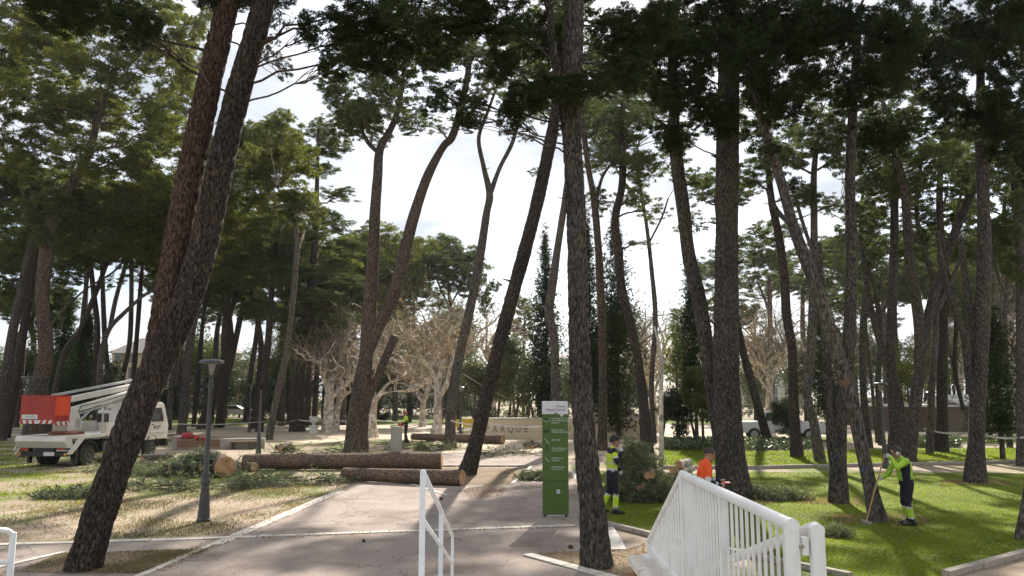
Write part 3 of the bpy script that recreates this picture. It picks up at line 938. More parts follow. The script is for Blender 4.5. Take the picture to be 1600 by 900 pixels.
tree('pine_tree', 'slender pine with a high fork standing beside the far felled log', 40.0,
     [[(703, 698, 20), (705, 640, 19), (715, 570, 18), (735, 480, 17), (750, 400, 16), (760, 335, 14), (765, 303, 13), (756, 262, 9), (748, 217, 8), (760, 180, 7), (775, 140, 5)],
      [(765, 305, 11), (781, 262, 9), (800, 224, 8), (812, 180, 6), (820, 130, 5)]],
     [(770, 120, 34, 26, 0, 0.6), (820, 110, 34, 28, 0, 0.6), (745, 160, 20, 14, 0, 0.35), (790, 75, 40, 30, 0, 0.7), (800, 165, 22, 14, 0, 0.4)] + speckle(730, 840, 70, 190, 10, 0.6),
     'mid', 2.2, 'bark_mid')
tree('pine_tree', 'three-stemmed pine with one sawn-off stem behind the long log', 35.8,
     [[(556, 707, 44), (561, 670, 32), (565, 640, 27), (569, 600, 25), (575, 512, 25), (582, 418, 23), (586, 330, 20), (590, 278, 18), (594, 233, 17), (614, 194, 12), (625, 155, 10), (632, 100, 7)],
      [(549, 703, 28), (555, 640, 24), (566, 575, 23), (586, 523, 23), (613, 467, 25), (628, 411, 24), (645, 344, 22), (667, 278, 20), (692, 230, 18), (709, 208, 16), (728, 133, 13), (738, 60, 9)],
      [(566, 660, 18), (576, 622, 17), (590, 590, 16), (604, 556, 16), (617, 526, 16)],
      [(592, 240, 11), (572, 218, 9), (556, 180, 7), (540, 150, 5)]],
     [(540, 150, 42, 34, 0, 0.55), (590, 125, 50, 34, 0, 0.6), (560, 190, 46, 20, 0, 0.5), (635, 130, 44, 36, 0, 0.6), (515, 195, 32, 22, 0, 0.45), (650, 180, 30, 16, 0, 0.4), (740, 90, 40, 40), (700, 60, 50, 40), (760, 140, 26, 24, 0, 0.6), (620, 60, 60, 40), (560, 70, 50, 40, 0, 0.7)] + speckle(500, 690, 80, 215, 20, 0.6) + speckle(510, 600, 120, 200, 6, 0.75),
     'mid', 2.3, 'bark_warm', drift=0.4, flare=0.2)
tree('pine_tree', 'dark pine curving left with its foot behind the man in the beanie', 36.4,
     [[(1011, 706, 24), (1005, 622, 18), (994, 546, 17), (982, 493, 17), (971, 448, 17), (966, 388, 16), (961, 344, 15), (972, 289, 14), (973, 233, 13), (972, 190, 10), (975, 140, 8)]],
     [(985, 190, 44, 36, 0, 0.8), (1005, 265, 40, 34, 0, 0.7), (955, 250, 34, 28, 0, 0.55), (1020, 330, 36, 22, 0, 0.5), (945, 200, 34, 30, 0, 0.6), (1000, 130, 50, 36), (1005, 380, 26, 10, 0, 0.4), (990, 310, 36, 22, 0, 0.5)],
     'mid', 2.3, 'bark_dark')
tree('pine_tree', 'straight brownish pine just behind the man in the beanie', 38.2,
     [[(941, 702, 18), (942, 607, 15), (941, 505, 15), (938, 448, 15), (935, 388, 14), (928, 311, 13), (919, 261, 11), (911, 194, 10), (905, 130, 7)],
      [(930, 320, 8), (942, 275, 7), (965, 245, 6), (985, 215, 4)]],
     [(920, 170, 40, 34, 0, 0.8), (945, 240, 34, 26, 0, 0.6), (900, 230, 26, 20, 0, 0.5), (940, 310, 28, 20, 0, 0.45), (930, 110, 44, 36)],
     'mid', 2.3, 'bark_warm')
tree('pine_tree', 'grey pine rising behind the green sign with a kink halfway up', 36.8,
     [[(873, 704, 18), (868, 622, 15), (866, 531, 16), (858, 490, 17), (865, 433, 16), (872, 383, 13), (883, 311, 12), (892, 240, 10), (896, 160, 7)]],
     [(880, 200, 26, 22, 1, 0.4), (905, 160, 40, 30, 1), (860, 150, 40, 30, 1, 0.8)], 'mid', 2.2, 'bark_mid')

# ---- right-hand pines
tree('pine_tree', 'thin black pine leaning left with its foot in the ivy bed', 43.0,
     [[(1201, 695, 17), (1181, 622, 15), (1164, 561, 14), (1155, 520, 13), (1140, 440, 12), (1125, 360, 10), (1118, 300, 8)]],
     [(1120, 290, 40, 30, 1, 0.8), (1090, 310, 34, 20, 1, 0.6), (1150, 300, 30, 24, 1)], 'mid', 2.4, 'bark_dark')
tree('pine_tree', 'dark slim pine standing on the far lawn in front of the white pickup', 34.2,
     [[(1245, 713, 22), (1240, 626, 17), (1238, 550, 17), (1229, 493, 17), (1226, 437, 16), (1217, 370, 15), (1205, 311, 13), (1200, 250, 10), (1196, 190, 8)]],
     [(1200, 240, 40, 36), (1240, 225, 40, 40), (1180, 280, 34, 24), (1245, 300, 30, 24), (1180, 180, 50, 40), (1180, 370, 34, 20, 1, 0.4)], 'mid', 2.6, 'bark_dark')
tree('pine_tree', 'S-curved pine beside the dark slim pine on the far lawn', 31.8,
     [[(1282, 719, 19), (1270, 652, 16), (1261, 614, 16), (1266, 561, 16), (1270, 493, 16), (1272, 400, 14), (1272, 330, 12), (1272, 267, 11), (1280, 200, 8)],
      [(1272, 400, 8), (1255, 350, 7), (1240, 300, 6)]],
     [(1275, 215, 46, 40), (1310, 240, 40, 34), (1235, 250, 40, 30), (1260, 310, 26, 22, 0, 0.7), (1290, 160, 50, 36), (1305, 320, 30, 20, 0, 0.6)], 'mid', 2.6, 'bark_mid')
tree('pine_tree', 'slim pine leaning far left where the worker with the rake is scraping', 17.0,
     [[(1372, 808, 32), (1355, 740, 24), (1337, 655, 25), (1320, 589, 27), (1298, 524, 26), (1281, 463, 24), (1259, 406, 23), (1240, 355, 21), (1222, 290, 19), (1205, 235, 18), (1190, 190, 15), (1180, 140, 12)],
      [(1240, 355, 13), (1215, 330, 10), (1200, 300, 8)]],
     [(1175, 110, 60, 46, -1), (1210, 40, 60, 46, -1), (1270, 40, 56, 50, -1.5), (1280, 120, 46, 40, -1), (1220, 165, 44, 36, 0, 0.7), (1195, 235, 26, 22, 0, 0.5), (1320, 40, 56, 50, -1), (1190, -60, 90, 50, 0), (1320, -60, 90, 50, 0)],
     'near', 2.4, 'bark_mid', 'leaf_pine_silhouette', res='mid', limb_bark='bark_grey', drift=0.4, twigs=True)
tree('pine_tree', 'pine with a blue paint mark low on its trunk', 19.8,
     [[(1310, 781, 34), (1310, 713, 27), (1314, 633, 25), (1323, 580, 24), (1328, 500, 22), (1330, 430, 21), (1330, 360, 20), (1328, 289, 19), (1332, 183, 17), (1338, 90, 14), (1344, 10, 11)],
      [(1305, 740, 16), (1299, 691, 17), (1295, 611, 15), (1289, 527, 14), (1283, 450, 12), (1280, 380, 9)]],
     [(1360, 60, 56, 56, -1), (1390, 120, 50, 40, 0), (1340, 140, 50, 40, 0), (1410, 40, 56, 50, -1), (1350, 215, 44, 36, 1, 0.8), (1400, 200, 44, 36, 1, 0.8), (1300, 200, 40, 30, 0, 0.6), (1400, -60, 90, 50, 0), (1335, 330, 26, 20, 0.5, 0.5), (1350, 285, 30, 20, 0.5, 0.5)],
     'near', 2.4, 'bark_grey', 'leaf_pine_silhouette', twigs=True)
tree('pine_tree', 'broad-footed pine behind the lamp post near the worker with the rake', 33.0,
     [[(1405, 713, 40), (1400, 660, 25), (1392, 569, 17), (1394, 474, 17), (1397, 399, 16), (1398, 320, 14), (1400, 240, 12), (1404, 170, 9)],
      [(1412, 690, 16), (1404, 620, 14), (1390, 580, 12), (1378, 546, 12), (1363, 490, 11), (1352, 430, 9), (1345, 370, 7)]],
     [(1370, 230, 46, 40), (1420, 220, 46, 40), (1400, 290, 44, 32), (1350, 340, 36, 30), (1350, 270, 36, 30), (1440, 300, 34, 26)], 'mid', 2.7, 'bark_grey')
tree('pine_tree', 'forked pine with one arm leaning right behind the worker with the rake', 31.5,
     [[(1420, 717, 22), (1431, 626, 21), (1438, 561, 21), (1435, 493, 19), (1422, 418, 18), (1420, 380, 17), (1411, 283, 14), (1390, 217, 11), (1380, 160, 8)],
      [(1438, 565, 19), (1452, 490, 18), (1470, 430, 18), (1490, 370, 17), (1511, 317, 16), (1528, 278, 13), (1540, 230, 10)]],
     [(1400, 150, 50, 36), (1450, 170, 44, 36), (1500, 210, 44, 36), (1540, 190, 46, 40), (1380, 190, 40, 30), (1460, 250, 40, 34), (1500, 290, 34, 26, 0, 0.7)], 'mid', 2.7, 'bark_grey')
tree('pine_tree', 'dark upright pine beside the second lamp post, near the wooden pavilion', 37.2,
     [[(1472, 702, 22), (1472, 640, 18), (1472, 569, 18), (1474, 474, 16), (1472, 400, 14), (1468, 320, 12), (1470, 250, 9)],
      [(1505, 640, 7), (1492, 575, 8), (1494, 500, 8), (1485, 440, 7), (1470, 390, 5)]],
     [(1470, 250, 46, 40), (1500, 330, 40, 32), (1440, 350, 40, 32), (1475, 390, 40, 26), (1520, 260, 36, 36), (1420, 400, 30, 26)], 'mid', 2.7, 'bark_dark')
tree('pine_tree', 'stout mottled pine on the near lawn at the right', 24.4,
     [[(1523, 752, 36), (1525, 700, 28), (1527, 640, 27), (1531, 561, 27), (1536, 474, 26), (1538, 399, 25), (1537, 333, 22), (1534, 222, 22), (1532, 140, 16), (1534, 60, 12)],
      [(1527, 650, 14), (1515, 592, 14), (1503, 512, 13), (1484, 463, 12), (1472, 410, 10), (1464, 360, 8)],
      [(1530, 600, 12), (1518, 500, 12), (1506, 420, 11), (1500, 370, 9)]],
     [(1480, 80, 60, 56, -1), (1545, 60, 60, 60, -1), (1580, 130, 50, 60, -1), (1530, 170, 50, 36, -1), (1480, 150, 40, 36, -1), (1590, 40, 50, 50, -1), (1570, 210, 40, 30, -1), (1520, -50, 110, 50, -1), (1440, 90, 50, 46, 0), (1600, 200, 40, 60, 0)],
     'near', 2.3, 'bark_grey', 'leaf_pine_silhouette', twigs=True)
tree('pine_tree', 'pale-barked pine trunk along the right edge, beyond the dark evergreen', 30.0,
     [[(1601, 728, 24), (1599, 640, 22), (1598, 520, 22), (1596, 400, 21), (1589, 305, 19), (1579, 230, 17), (1572, 160, 12)]],
     [(1565, 270, 40, 40), (1590, 330, 30, 40), (1610, 250, 50, 60), (1560, 350, 34, 26, 0, 0.7), (1590, 420, 26, 30, 0, 0.7)], 'mid', 2.7, 'bark_mid')
tree('pine_tree', 'pale trunk foot cut by the right edge on the near lawn', 14.9,
     [[(1600, 834, 30), (1608, 790, 26), (1618, 730, 25), (1630, 640, 24), (1640, 520, 23), (1650, 380, 20), (1650, 240, 16), (1645, 120, 12)]],
     [(1640, 60, 60, 60, 0), (1600, 10, 60, 50, 0), (1700, 60, 90, 70, 0)], 'near', 2.3, 'bark_mid', 'leaf_pine_silhouette', twigs=True)
tree('pine_tree', 'thin grey pine left of the lamp post near the worker with the rake', 40.0,
     [[(1358, 701, 14), (1349, 607, 12), (1349, 505, 12), (1356, 430, 11), (1362, 370, 9), (1366, 310, 7)]],
     [(1330, 370, 34, 26), (1370, 380, 34, 22), (1345, 410, 30, 16, 0, 0.7), (1370, 330, 34, 30)], 'mid', 2.7, 'bark_grey')
tree('young_tree', 'straight thin brown stem standing left of the right-hand lamp post', 44.0,
     [[(1371, 690, 7), (1366, 640, 6), (1360, 580, 6), (1354, 520, 5), (1350, 470, 4)]], [(1348, 450, 20, 20), (1356, 490, 14, 12)], 'mid', 2.0, 'bark_warm', cat='tree')
tree('young_tree', 'slender pale-stemmed young tree between the log stack and the trees', 33.0,
     [[(1034, 728, 9), (1033, 640, 8), (1033, 569, 7), (1030, 540, 5), (1022, 510, 4)], [(1033, 572, 5), (1044, 560, 4), (1052, 540, 3)]],
     [], 'mid', 1.0, 'bark_plane', cat='tree')

tree('pine_tree', 'slim pine with many crooked bare limbs behind the forked pine', 36.0,
     [[(1452, 704, 13), (1456, 600, 12), (1462, 520, 11), (1458, 440, 10), (1440, 380, 9), (1432, 320, 8), (1440, 250, 6)],
      [(1460, 500, 7), (1486, 440, 7), (1500, 400, 6), (1494, 350, 6), (1502, 300, 5)], [(1458, 450, 6), (1476, 400, 6), (1468, 350, 5), (1480, 300, 4)], [(1440, 385, 5), (1420, 350, 5), (1424, 310, 4)]],
     speckle(1380, 1560, 200, 400, 16, 0.6), 'mid', 2.4, 'bark_mid')
tree('pine_tree', 'crooked pine between the thin grey pine and the broad-footed pine', 42.0,
     [[(1378, 694, 11), (1372, 600, 10), (1376, 520, 10), (1366, 450, 9), (1350, 400, 8), (1344, 340, 7), (1352, 280, 5)], [(1372, 500, 6), (1392, 460, 6), (1396, 410, 5), (1410, 360, 4)], [(1352, 400, 5), (1330, 370, 5), (1322, 330, 4)]],
     speckle(1240, 1420, 190, 400, 16, 0.6), 'mid', 2.4, 'bark_grey')
tree('pine_tree', 'crooked thin pine right of the stout mottled pine', 40.0,
     [[(1578, 697, 10), (1574, 600, 9), (1570, 500, 9), (1576, 420, 8), (1568, 350, 7), (1574, 280, 5)], [(1572, 460, 5), (1556, 420, 5), (1550, 370, 4)], [(1575, 400, 5), (1592, 360, 5), (1596, 310, 4)]],
     speckle(1500, 1620, 200, 430, 14, 0.75), 'mid', 2.4, 'bark_mid')
tree('pine_tree', 'slim pine with lacy crown behind the two pines left of the railing', 44.0,
     [[(1022, 690, 10), (1018, 600, 9), (1024, 500, 9), (1018, 420, 8), (1010, 350, 7), (1000, 290, 6), (996, 230, 4)], [(1014, 380, 4), (1034, 340, 4), (1044, 310, 3)], [(1006, 320, 4), (980, 290, 4), (962, 262, 3)]],
     speckle(900, 1070, 160, 340, 18, 0.6) + speckle(930, 1060, 150, 230, 8, 0.8), 'mid', 2.4, 'bark_mid')

# ---- left-hand pines
tree('pine_tree', 'stout brown pine with a bent forking trunk right behind the lift truck', 44.0,
     [[(54, 683, 40), (60, 614, 34), (72, 550, 25), (66, 463, 23), (72, 403, 25), (78, 360, 23), (97, 311, 20), (128, 261, 17), (147, 211, 13), (152, 160, 10)],
      [(70, 400, 14), (62, 360, 13), (33, 289, 11), (11, 244, 9), (-10, 200, 7)],
      [(150, 205, 8), (165, 150, 7), (180, 110, 5)]],
     [(20, 20, 60, 50), (100, 15, 60, 40), (180, 30, 60, 50), (250, 15, 60, 40), (300, 90, 32, 60), (110, 150, 60, 40), (275, 210, 50, 44), (292, 160, 34, 50), (190, 250, 60, 40), (60, 200, 60, 40), (240, 258, 56, 40), (150, 285, 60, 36), (20, 110, 50, 50), (330, 40, 24, 50), (60, 55, 60, 44), (140, 100, 66, 46), (220, 80, 56, 50), (272, 120, 40, 56), (55, 150, 60, 44), (150, 185, 66, 44), (30, 235, 52, 40), (225, 205, 56, 46), (110, 245, 50, 32), (275, 45, 36, 40), (10, 80, 50, 60), (190, 145, 50, 34), (90, 100, 50, 34), (250, 170, 44, 36), (0, 170, 40, 50)],
     'mid', 2.2, 'bark_warm', 'leaf_pine_olive_lit', dj=3.5)
tree('pine_tree', 'grey pine at the left edge leaning right, nearest the border', 46.0,
     [[(1, 688, 18), (8, 607, 17), (19, 523, 16), (34, 455, 16), (45, 399, 14), (58, 340, 11), (66, 290, 8)]],
     [(20, 270, 50, 40), (80, 290, 50, 36), (150, 320, 56, 36), (20, 360, 50, 36), (60, 310, 50, 40), (20, 320, 46, 44), (80, 330, 46, 36), (50, 270, 46, 36), (0, 290, 40, 40), (105, 350, 34, 22)], 'mid', 2.7, 'bark_grey')
tree('pine_tree', 'second grey pine from the left edge, leaning right beside the stout one', 49.0,
     [[(9, 684, 15), (26, 588, 14), (40, 493, 14), (51, 430, 13), (60, 380, 11), (82, 330, 8)]],
     [(90, 370, 50, 34), (130, 340, 40, 30), (50, 400, 34, 24), (20, 400, 30, 30, 0, 0.7)], 'mid', 2.7, 'bark_dark')
tree('pine_tree', 'thin pine leaning strongly right above the red lift basket', 54.0,
     [[(76, 640, 12), (98, 557, 11), (125, 516, 10), (143, 474, 10), (160, 430, 9), (175, 390, 7)]],
     [(170, 370, 56, 40), (130, 400, 40, 30), (210, 350, 50, 40), (150, 310, 50, 36)], 'midfar', 2.7, 'bark_grey')
tree('pine_tree', 'low slanting pine whose branches cross the sky gap above the lift truck', 52.0,
     [[(157, 668, 12), (156, 610, 12), (158, 557, 11), (170, 516, 11), (193, 490, 11), (223, 463, 10), (245, 450, 8), (270, 430, 6)],
      [(172, 512, 8), (181, 467, 8), (196, 414, 7), (205, 370, 5)], [(60, 560, 6), (81, 508, 6), (113, 471, 6), (140, 448, 6), (177, 425, 5), (200, 400, 4)]],
     [(250, 300, 50, 44), (300, 320, 40, 50), (275, 365, 44, 40), (230, 310, 50, 40), (300, 270, 34, 44), (215, 385, 50, 34), (250, 400, 40, 34), (200, 330, 56, 44), (260, 340, 44, 44), (180, 440, 26, 12, 0, 0.4), (240, 440, 26, 14, 0, 0.6)], 'midfar', 2.6, 'bark_mid', 'leaf_pine_olive_lit')
tree('pine_tree', 'upright thin pine rising behind the boom of the lift truck', 58.0,
     [[(150, 670, 12), (150, 591, 11), (152, 512, 10), (146, 455, 9), (142, 400, 8), (150, 340, 6)]],
     [(150, 330, 50, 36), (110, 360, 40, 26), (180, 400, 36, 24), (140, 400, 40, 22, 0, 0.8)], 'midfar', 2.6, 'bark_dark')
tree('pine_tree', 'thin dark pine seen between the truck boom and the big leaning trunk', 60.0,
     [[(206, 666, 9), (209, 584, 9), (214, 523, 8), (218, 470, 8), (222, 420, 6), (226, 380, 5)]], [(225, 390, 46, 30), (215, 430, 26, 16, 0, 0.6), (250, 370, 40, 30)], 'midfar', 2.6, 'bark_dark')
tree('pine_tree', 'grey pine right of the lift truck cab, leaning right', 54.0,
     [[(284, 678, 16), (291, 591, 14), (299, 523, 13), (314, 455, 12), (322, 400, 10), (335, 340, 8), (345, 290, 6)]],
     [(370, 200, 34, 36), (400, 230, 44, 40), (360, 270, 44, 46), (345, 320, 44, 40), (335, 240, 30, 46), (390, 360, 46, 40), (345, 290, 40, 40), (375, 240, 40, 46), (350, 350, 46, 36), (330, 410, 36, 30), (395, 300, 36, 36)], 'midfar', 2.6, 'bark_grey', 'leaf_pine_olive_lit')
tree('pine_tree', 'thin pine right behind the grey one beside the truck cab', 66.0,
     [[(303, 656, 8), (312, 557, 8), (318, 493, 7), (326, 430, 6), (330, 380, 5)]], [(330, 380, 40, 30), (310, 430, 30, 24), (360, 400, 36, 26)], 'midfar', 2.6, 'bark_dark')
tree('pine_tree', 'wide dark pine behind the near lamp post, leaning right', 62.0,
     [[(318, 660, 22), (337, 599, 18), (358, 538, 15), (355, 485, 13), (350, 440, 12), (345, 400, 9)], [(357, 500, 8), (368, 460, 8), (372, 420, 6)]],
     [(340, 400, 44, 40), (375, 380, 44, 44), (400, 340, 44, 40), (360, 330, 40, 36)], 'midfar', 2.7, 'bark_dark')
tree('pine_tree', 'dark pine just right of the near lamp post head', 64.0,
     [[(342, 656, 14), (352, 600, 12), (363, 555, 11), (374, 504, 10), (384, 450, 8), (392, 400, 6)]], [(430, 385, 46, 36), (470, 400, 46, 36), (500, 360, 40, 32), (530, 405, 40, 36), (400, 400, 46, 40), (420, 340, 40, 40), (380, 440, 36, 26), (410, 250, 40, 40), (430, 210, 34, 30)], 'midfar', 2.7, 'bark_dark', 'leaf_pine_olive_lit')
tree('pine_tree', 'pale bare-trunked pine leaning right, left of the white urn', 47.0,
     [[(420, 684, 13), (431, 626, 12), (445, 561, 11), (454, 505, 10), (461, 429, 10), (464, 372, 9), (456, 335, 8), (444, 312, 6), (432, 290, 4)],
      [(462, 400, 5), (473, 370, 5), (478, 345, 4)]],
     [(450, 200, 34, 34), (470, 255, 40, 40), (440, 320, 46, 36), (480, 330, 36, 30), (400, 260, 40, 36), (430, 270, 40, 36), (455, 240, 36, 36), (410, 300, 40, 26), (465, 300, 30, 26), (420, 215, 34, 30)], 'mid', 2.4, 'bark_mid', 'leaf_pine_olive_lit', limb_bark='bark_plane')
tree('pine_tree', 'dark pine between the grey post and the pale bare trunk', 57.0,
     [[(405, 672, 14), (412, 600, 13), (419, 531, 12), (423, 474, 10), (428, 420, 8), (430, 370, 6)]], [(420, 380, 50, 40), (450, 420, 44, 36), (400, 430, 40, 30), (440, 340, 40, 36)], 'midfar', 2.8, 'bark_dark')
tree('pine_tree', 'bent dark pine left of the grey post', 62.0,
     [[(396, 662, 12), (404, 600, 11), (408, 542, 10), (401, 493, 9), (392, 450, 8), (388, 400, 6)]], [(385, 420, 44, 34), (360, 450, 40, 26), (400, 470, 36, 20, 0, 0.8)], 'midfar', 2.8, 'bark_dark')
tree('cedar_tree', 'tall dark cedar with level branches beside the white urn', 57.5,
     [[(464, 675, 28), (468, 600, 20), (474, 540, 18), (480, 493, 17), (490, 410, 14), (494, 330, 10), (496, 260, 7), (497, 200, 4)],
      [(480, 440, 4), (500, 400, 4), (520, 385, 3), (540, 390, 2)], [(490, 400, 4), (510, 370, 4), (530, 375, 3)]],
     [(498, 205, 26, 18), (480, 235, 34, 12), (520, 230, 34, 12), (500, 265, 34, 10), (530, 305, 36, 10), (475, 310, 34, 12), (520, 345, 44, 10), (470, 365, 40, 12), (540, 385, 44, 10), (510, 420, 56, 12), (460, 430, 44, 14), (545, 440, 44, 12), (500, 465, 60, 14), (450, 490, 50, 16), (540, 500, 46, 14), (480, 530, 50, 14)],
     'midfar', 2.6, 'bark_dark', 'leaf_pine', cat='cedar tree', flat=0.3)
tree('pine_tree', 'thin dark pine right of the cedar', 66.0,
     [[(481, 650, 10), (483, 580, 10), (486, 531, 9), (493, 480, 8), (500, 430, 6)]], [(510, 440, 44, 36), (545, 460, 40, 34), (530, 410, 40, 30)], 'midfar', 2.7, 'bark_dark')
tree('pine_tree', 'thin dark pine leaning right above the white urn', 68.0,
     [[(491, 650, 10), (496, 576, 9), (504, 520, 8), (515, 470, 7), (525, 420, 5)]], [(545, 400, 40, 34), (560, 440, 40, 36), (520, 480, 40, 24), (575, 400, 36, 30)], 'midfar', 2.7, 'bark_dark', 'leaf_pine_olive_lit')
tree('umbrella_pine', 'round-topped umbrella pine against the bright sky, far centre left', 78.0,
     [[(701, 640, 9), (700, 560, 8), (704, 500, 7), (702, 460, 6), (700, 430, 5)], [(703, 480, 4), (690, 455, 4), (680, 430, 3)], [(703, 480, 4), (716, 455, 4), (728, 435, 3)]],
     [(665, 398, 40, 26), (705, 390, 44, 28), (740, 412, 34, 28), (690, 415, 50, 24), (720, 440, 36, 24), (672, 402, 30, 22), (705, 396, 34, 22), (735, 418, 28, 22), (650, 415, 24, 20), (690, 430, 44, 14), (752, 446, 20, 26), (760, 480, 16, 24), (730, 450, 24, 18), (650, 445, 26, 18)], 'far', 2.6, 'bark_far', cat='pine tree')
tree('umbrella_pine', 'broad pine behind the sawn-off stem, left of the umbrella pine', 74.0,
     [[(618, 640, 9), (615, 560, 8), (610, 500, 7), (612, 440, 5)]], [(590, 375, 44, 34), (620, 392, 44, 34), (640, 430, 44, 34), (575, 430, 44, 40), (560, 400, 40, 34), (600, 395, 36, 30), (625, 410, 36, 30), (580, 430, 40, 34), (610, 460, 40, 26), (560, 480, 44, 34), (640, 480, 30, 20, 0, 0.7)], 'far', 2.8, 'bark_far', 'leaf_pine_olive_lit', cat='pine tree')
tree('umbrella_pine', 'small hazy pine low in the sky gap left of the tall cypress', 92.0,
     [[(818, 640, 6), (818, 560, 5), (820, 500, 4)]], [(812, 480, 22, 20), (832, 490, 20, 18), (800, 510, 20, 16), (825, 520, 24, 14)], 'far', 2.4, 'bark_far', cat='pine tree')
tree('pine_tree', 'hazy pine framed between the thick upright pine and the dark slim pine', 62.0,
     [[(1206, 650, 12), (1204, 560, 10), (1203, 480, 9), (1202, 430, 7)], [(1203, 490, 6), (1192, 460, 5), (1183, 440, 4)]],
     [(1185, 395, 34, 26), (1215, 410, 30, 26), (1200, 365, 34, 24), (1175, 440, 22, 16, 0, 0.7), (1215, 450, 24, 14, 0, 0.7)], 'midfar', 2.4, 'bark_far')
tree('pine_tree', 'far pine seen between the leaning pine and the forked pine', 64.0,
     [[(1385, 660, 11), (1384, 560, 10), (1380, 480, 8), (1378, 420, 6)]], [(1375, 410, 40, 30), (1410, 430, 34, 26), (1345, 440, 34, 24), (1380, 460, 36, 18, 0, 0.7)], 'midfar', 2.6, 'bark_far')
tree('pine_tree', 'far pine right of the S-curved pine, over the pavilion end', 66.0,
     [[(1446, 660, 10), (1450, 560, 9), (1455, 480, 8), (1452, 420, 6)]], [(1450, 420, 40, 30), (1480, 440, 34, 26), (1430, 450, 34, 20), (1510, 420, 34, 28)], 'midfar', 2.6, 'bark_far')
tree('pine_tree', 'far thin pine over the pavilion roof near the dark evergreen', 60.0,
     [[(1560, 660, 9), (1562, 560, 8), (1566, 460, 8), (1570, 400, 6)], [(1562, 600, 4), (1545, 540, 4), (1530, 500, 3)]], [(1570, 390, 36, 30), (1545, 410, 30, 22), (1595, 420, 30, 26)], 'midfar', 2.5, 'bark_far')

# ---- more distant pines closing the back of the park
FAR_PINES = [
 (24, 64, 'slim pine at the left edge between the two grey pines', 30, 400), (120, 62, 'slim pine right of the stout brown pine', 18, 380), (174, 74, 'slim pine over the truck boom', -16, 330), (232, 66, 'slim pine just left of the leaning trunk, over the truck bed', 14, 340), (262, 60, 'slim pine behind the truck cab', 26, 380),
 (328, 72, 'slim pine just left of the near lamp post', 24, 420), (346, 66, 'slim pine right behind the near lamp post', 14, 380), (440, 68, 'slim pine between the pale bare trunk and the cedar', 10, 400), (534, 70, 'slim pine over the half-hidden plane tree', 14, 420),
 (-10, 72, 'distant pine at the very left edge, leaning in', 60, 470), (60, 80, 'distant pine behind the stout brown pine', -20, 440), (112, 70, 'distant pine behind the red lift basket', 25, 350),
 (186, 84, 'distant pine over the truck boom, left of the beige house', 20, 330), (240, 70, 'distant pine just left of the big leaning trunk', 30, 320), (274, 82, 'distant pine over the truck cab roof', 20, 420),
 (350, 88, 'distant pine over the pale apartment block', 10, 470), (384, 76, 'distant pine between the background lamp and the grey post', 22, 430), (436, 84, 'distant pine left of the cedar trunk', 16, 420),
 (452, 72, 'distant dark pine touching the cedar trunk on its left', 20, 480), (520, 80, 'distant pine over the plane tree with the level limb', 10, 440), (546, 90, 'distant pine just left of the three-stemmed pine', 12, 470),
 (640, 92, 'distant pine over the smaller plane tree', 6, 480), (1148, 84, 'distant pine hidden behind the thick upright pine', -10, 440), (1262, 76, 'distant pine behind the S-curved pine', -8, 430),
 (1322, 70, 'distant pine behind the marked pine', 10, 420), (1340, 86, 'distant pine between the marked pine and the thin grey pine', -16, 450), (1408, 80, 'distant pine behind the broad-footed pine', -10, 410),
 (1484, 86, 'distant pine just right of the dark upright pine', -14, 400), (1516, 72, 'distant pine just left of the stout mottled pine', -10, 440), (1548, 84, 'distant pine right of the stout mottled pine', 12, 430), (1588, 76, 'distant pine in the right-hand corner behind the evergreen', -12, 410), (1630, 80, 'distant pine just outside the right edge', -20, 420)]
for x, d, lab, lean, yt in FAR_PINES:
    gq = random.Random(x + 500)
    st = [(x, 616.5 + 3240 / d, 12), (x + lean * 0.3, 590, 10), (x + lean * 0.6 + gq.uniform(-6, 6), 520, 9), (x + lean, yt + 30, 7), (x + lean * 1.1, yt - 20, 4)]
    cl = [(x + lean + gq.uniform(-55, 55), yt + gq.uniform(-50, 60), gq.uniform(28, 42), gq.uniform(18, 28)) for _ in range(7)]
    tree('pine_tree', lab, d, [st], cl, 'far', 2.6, 'bark_far', res='far', group='distant pines closing the park', dj=4.0)

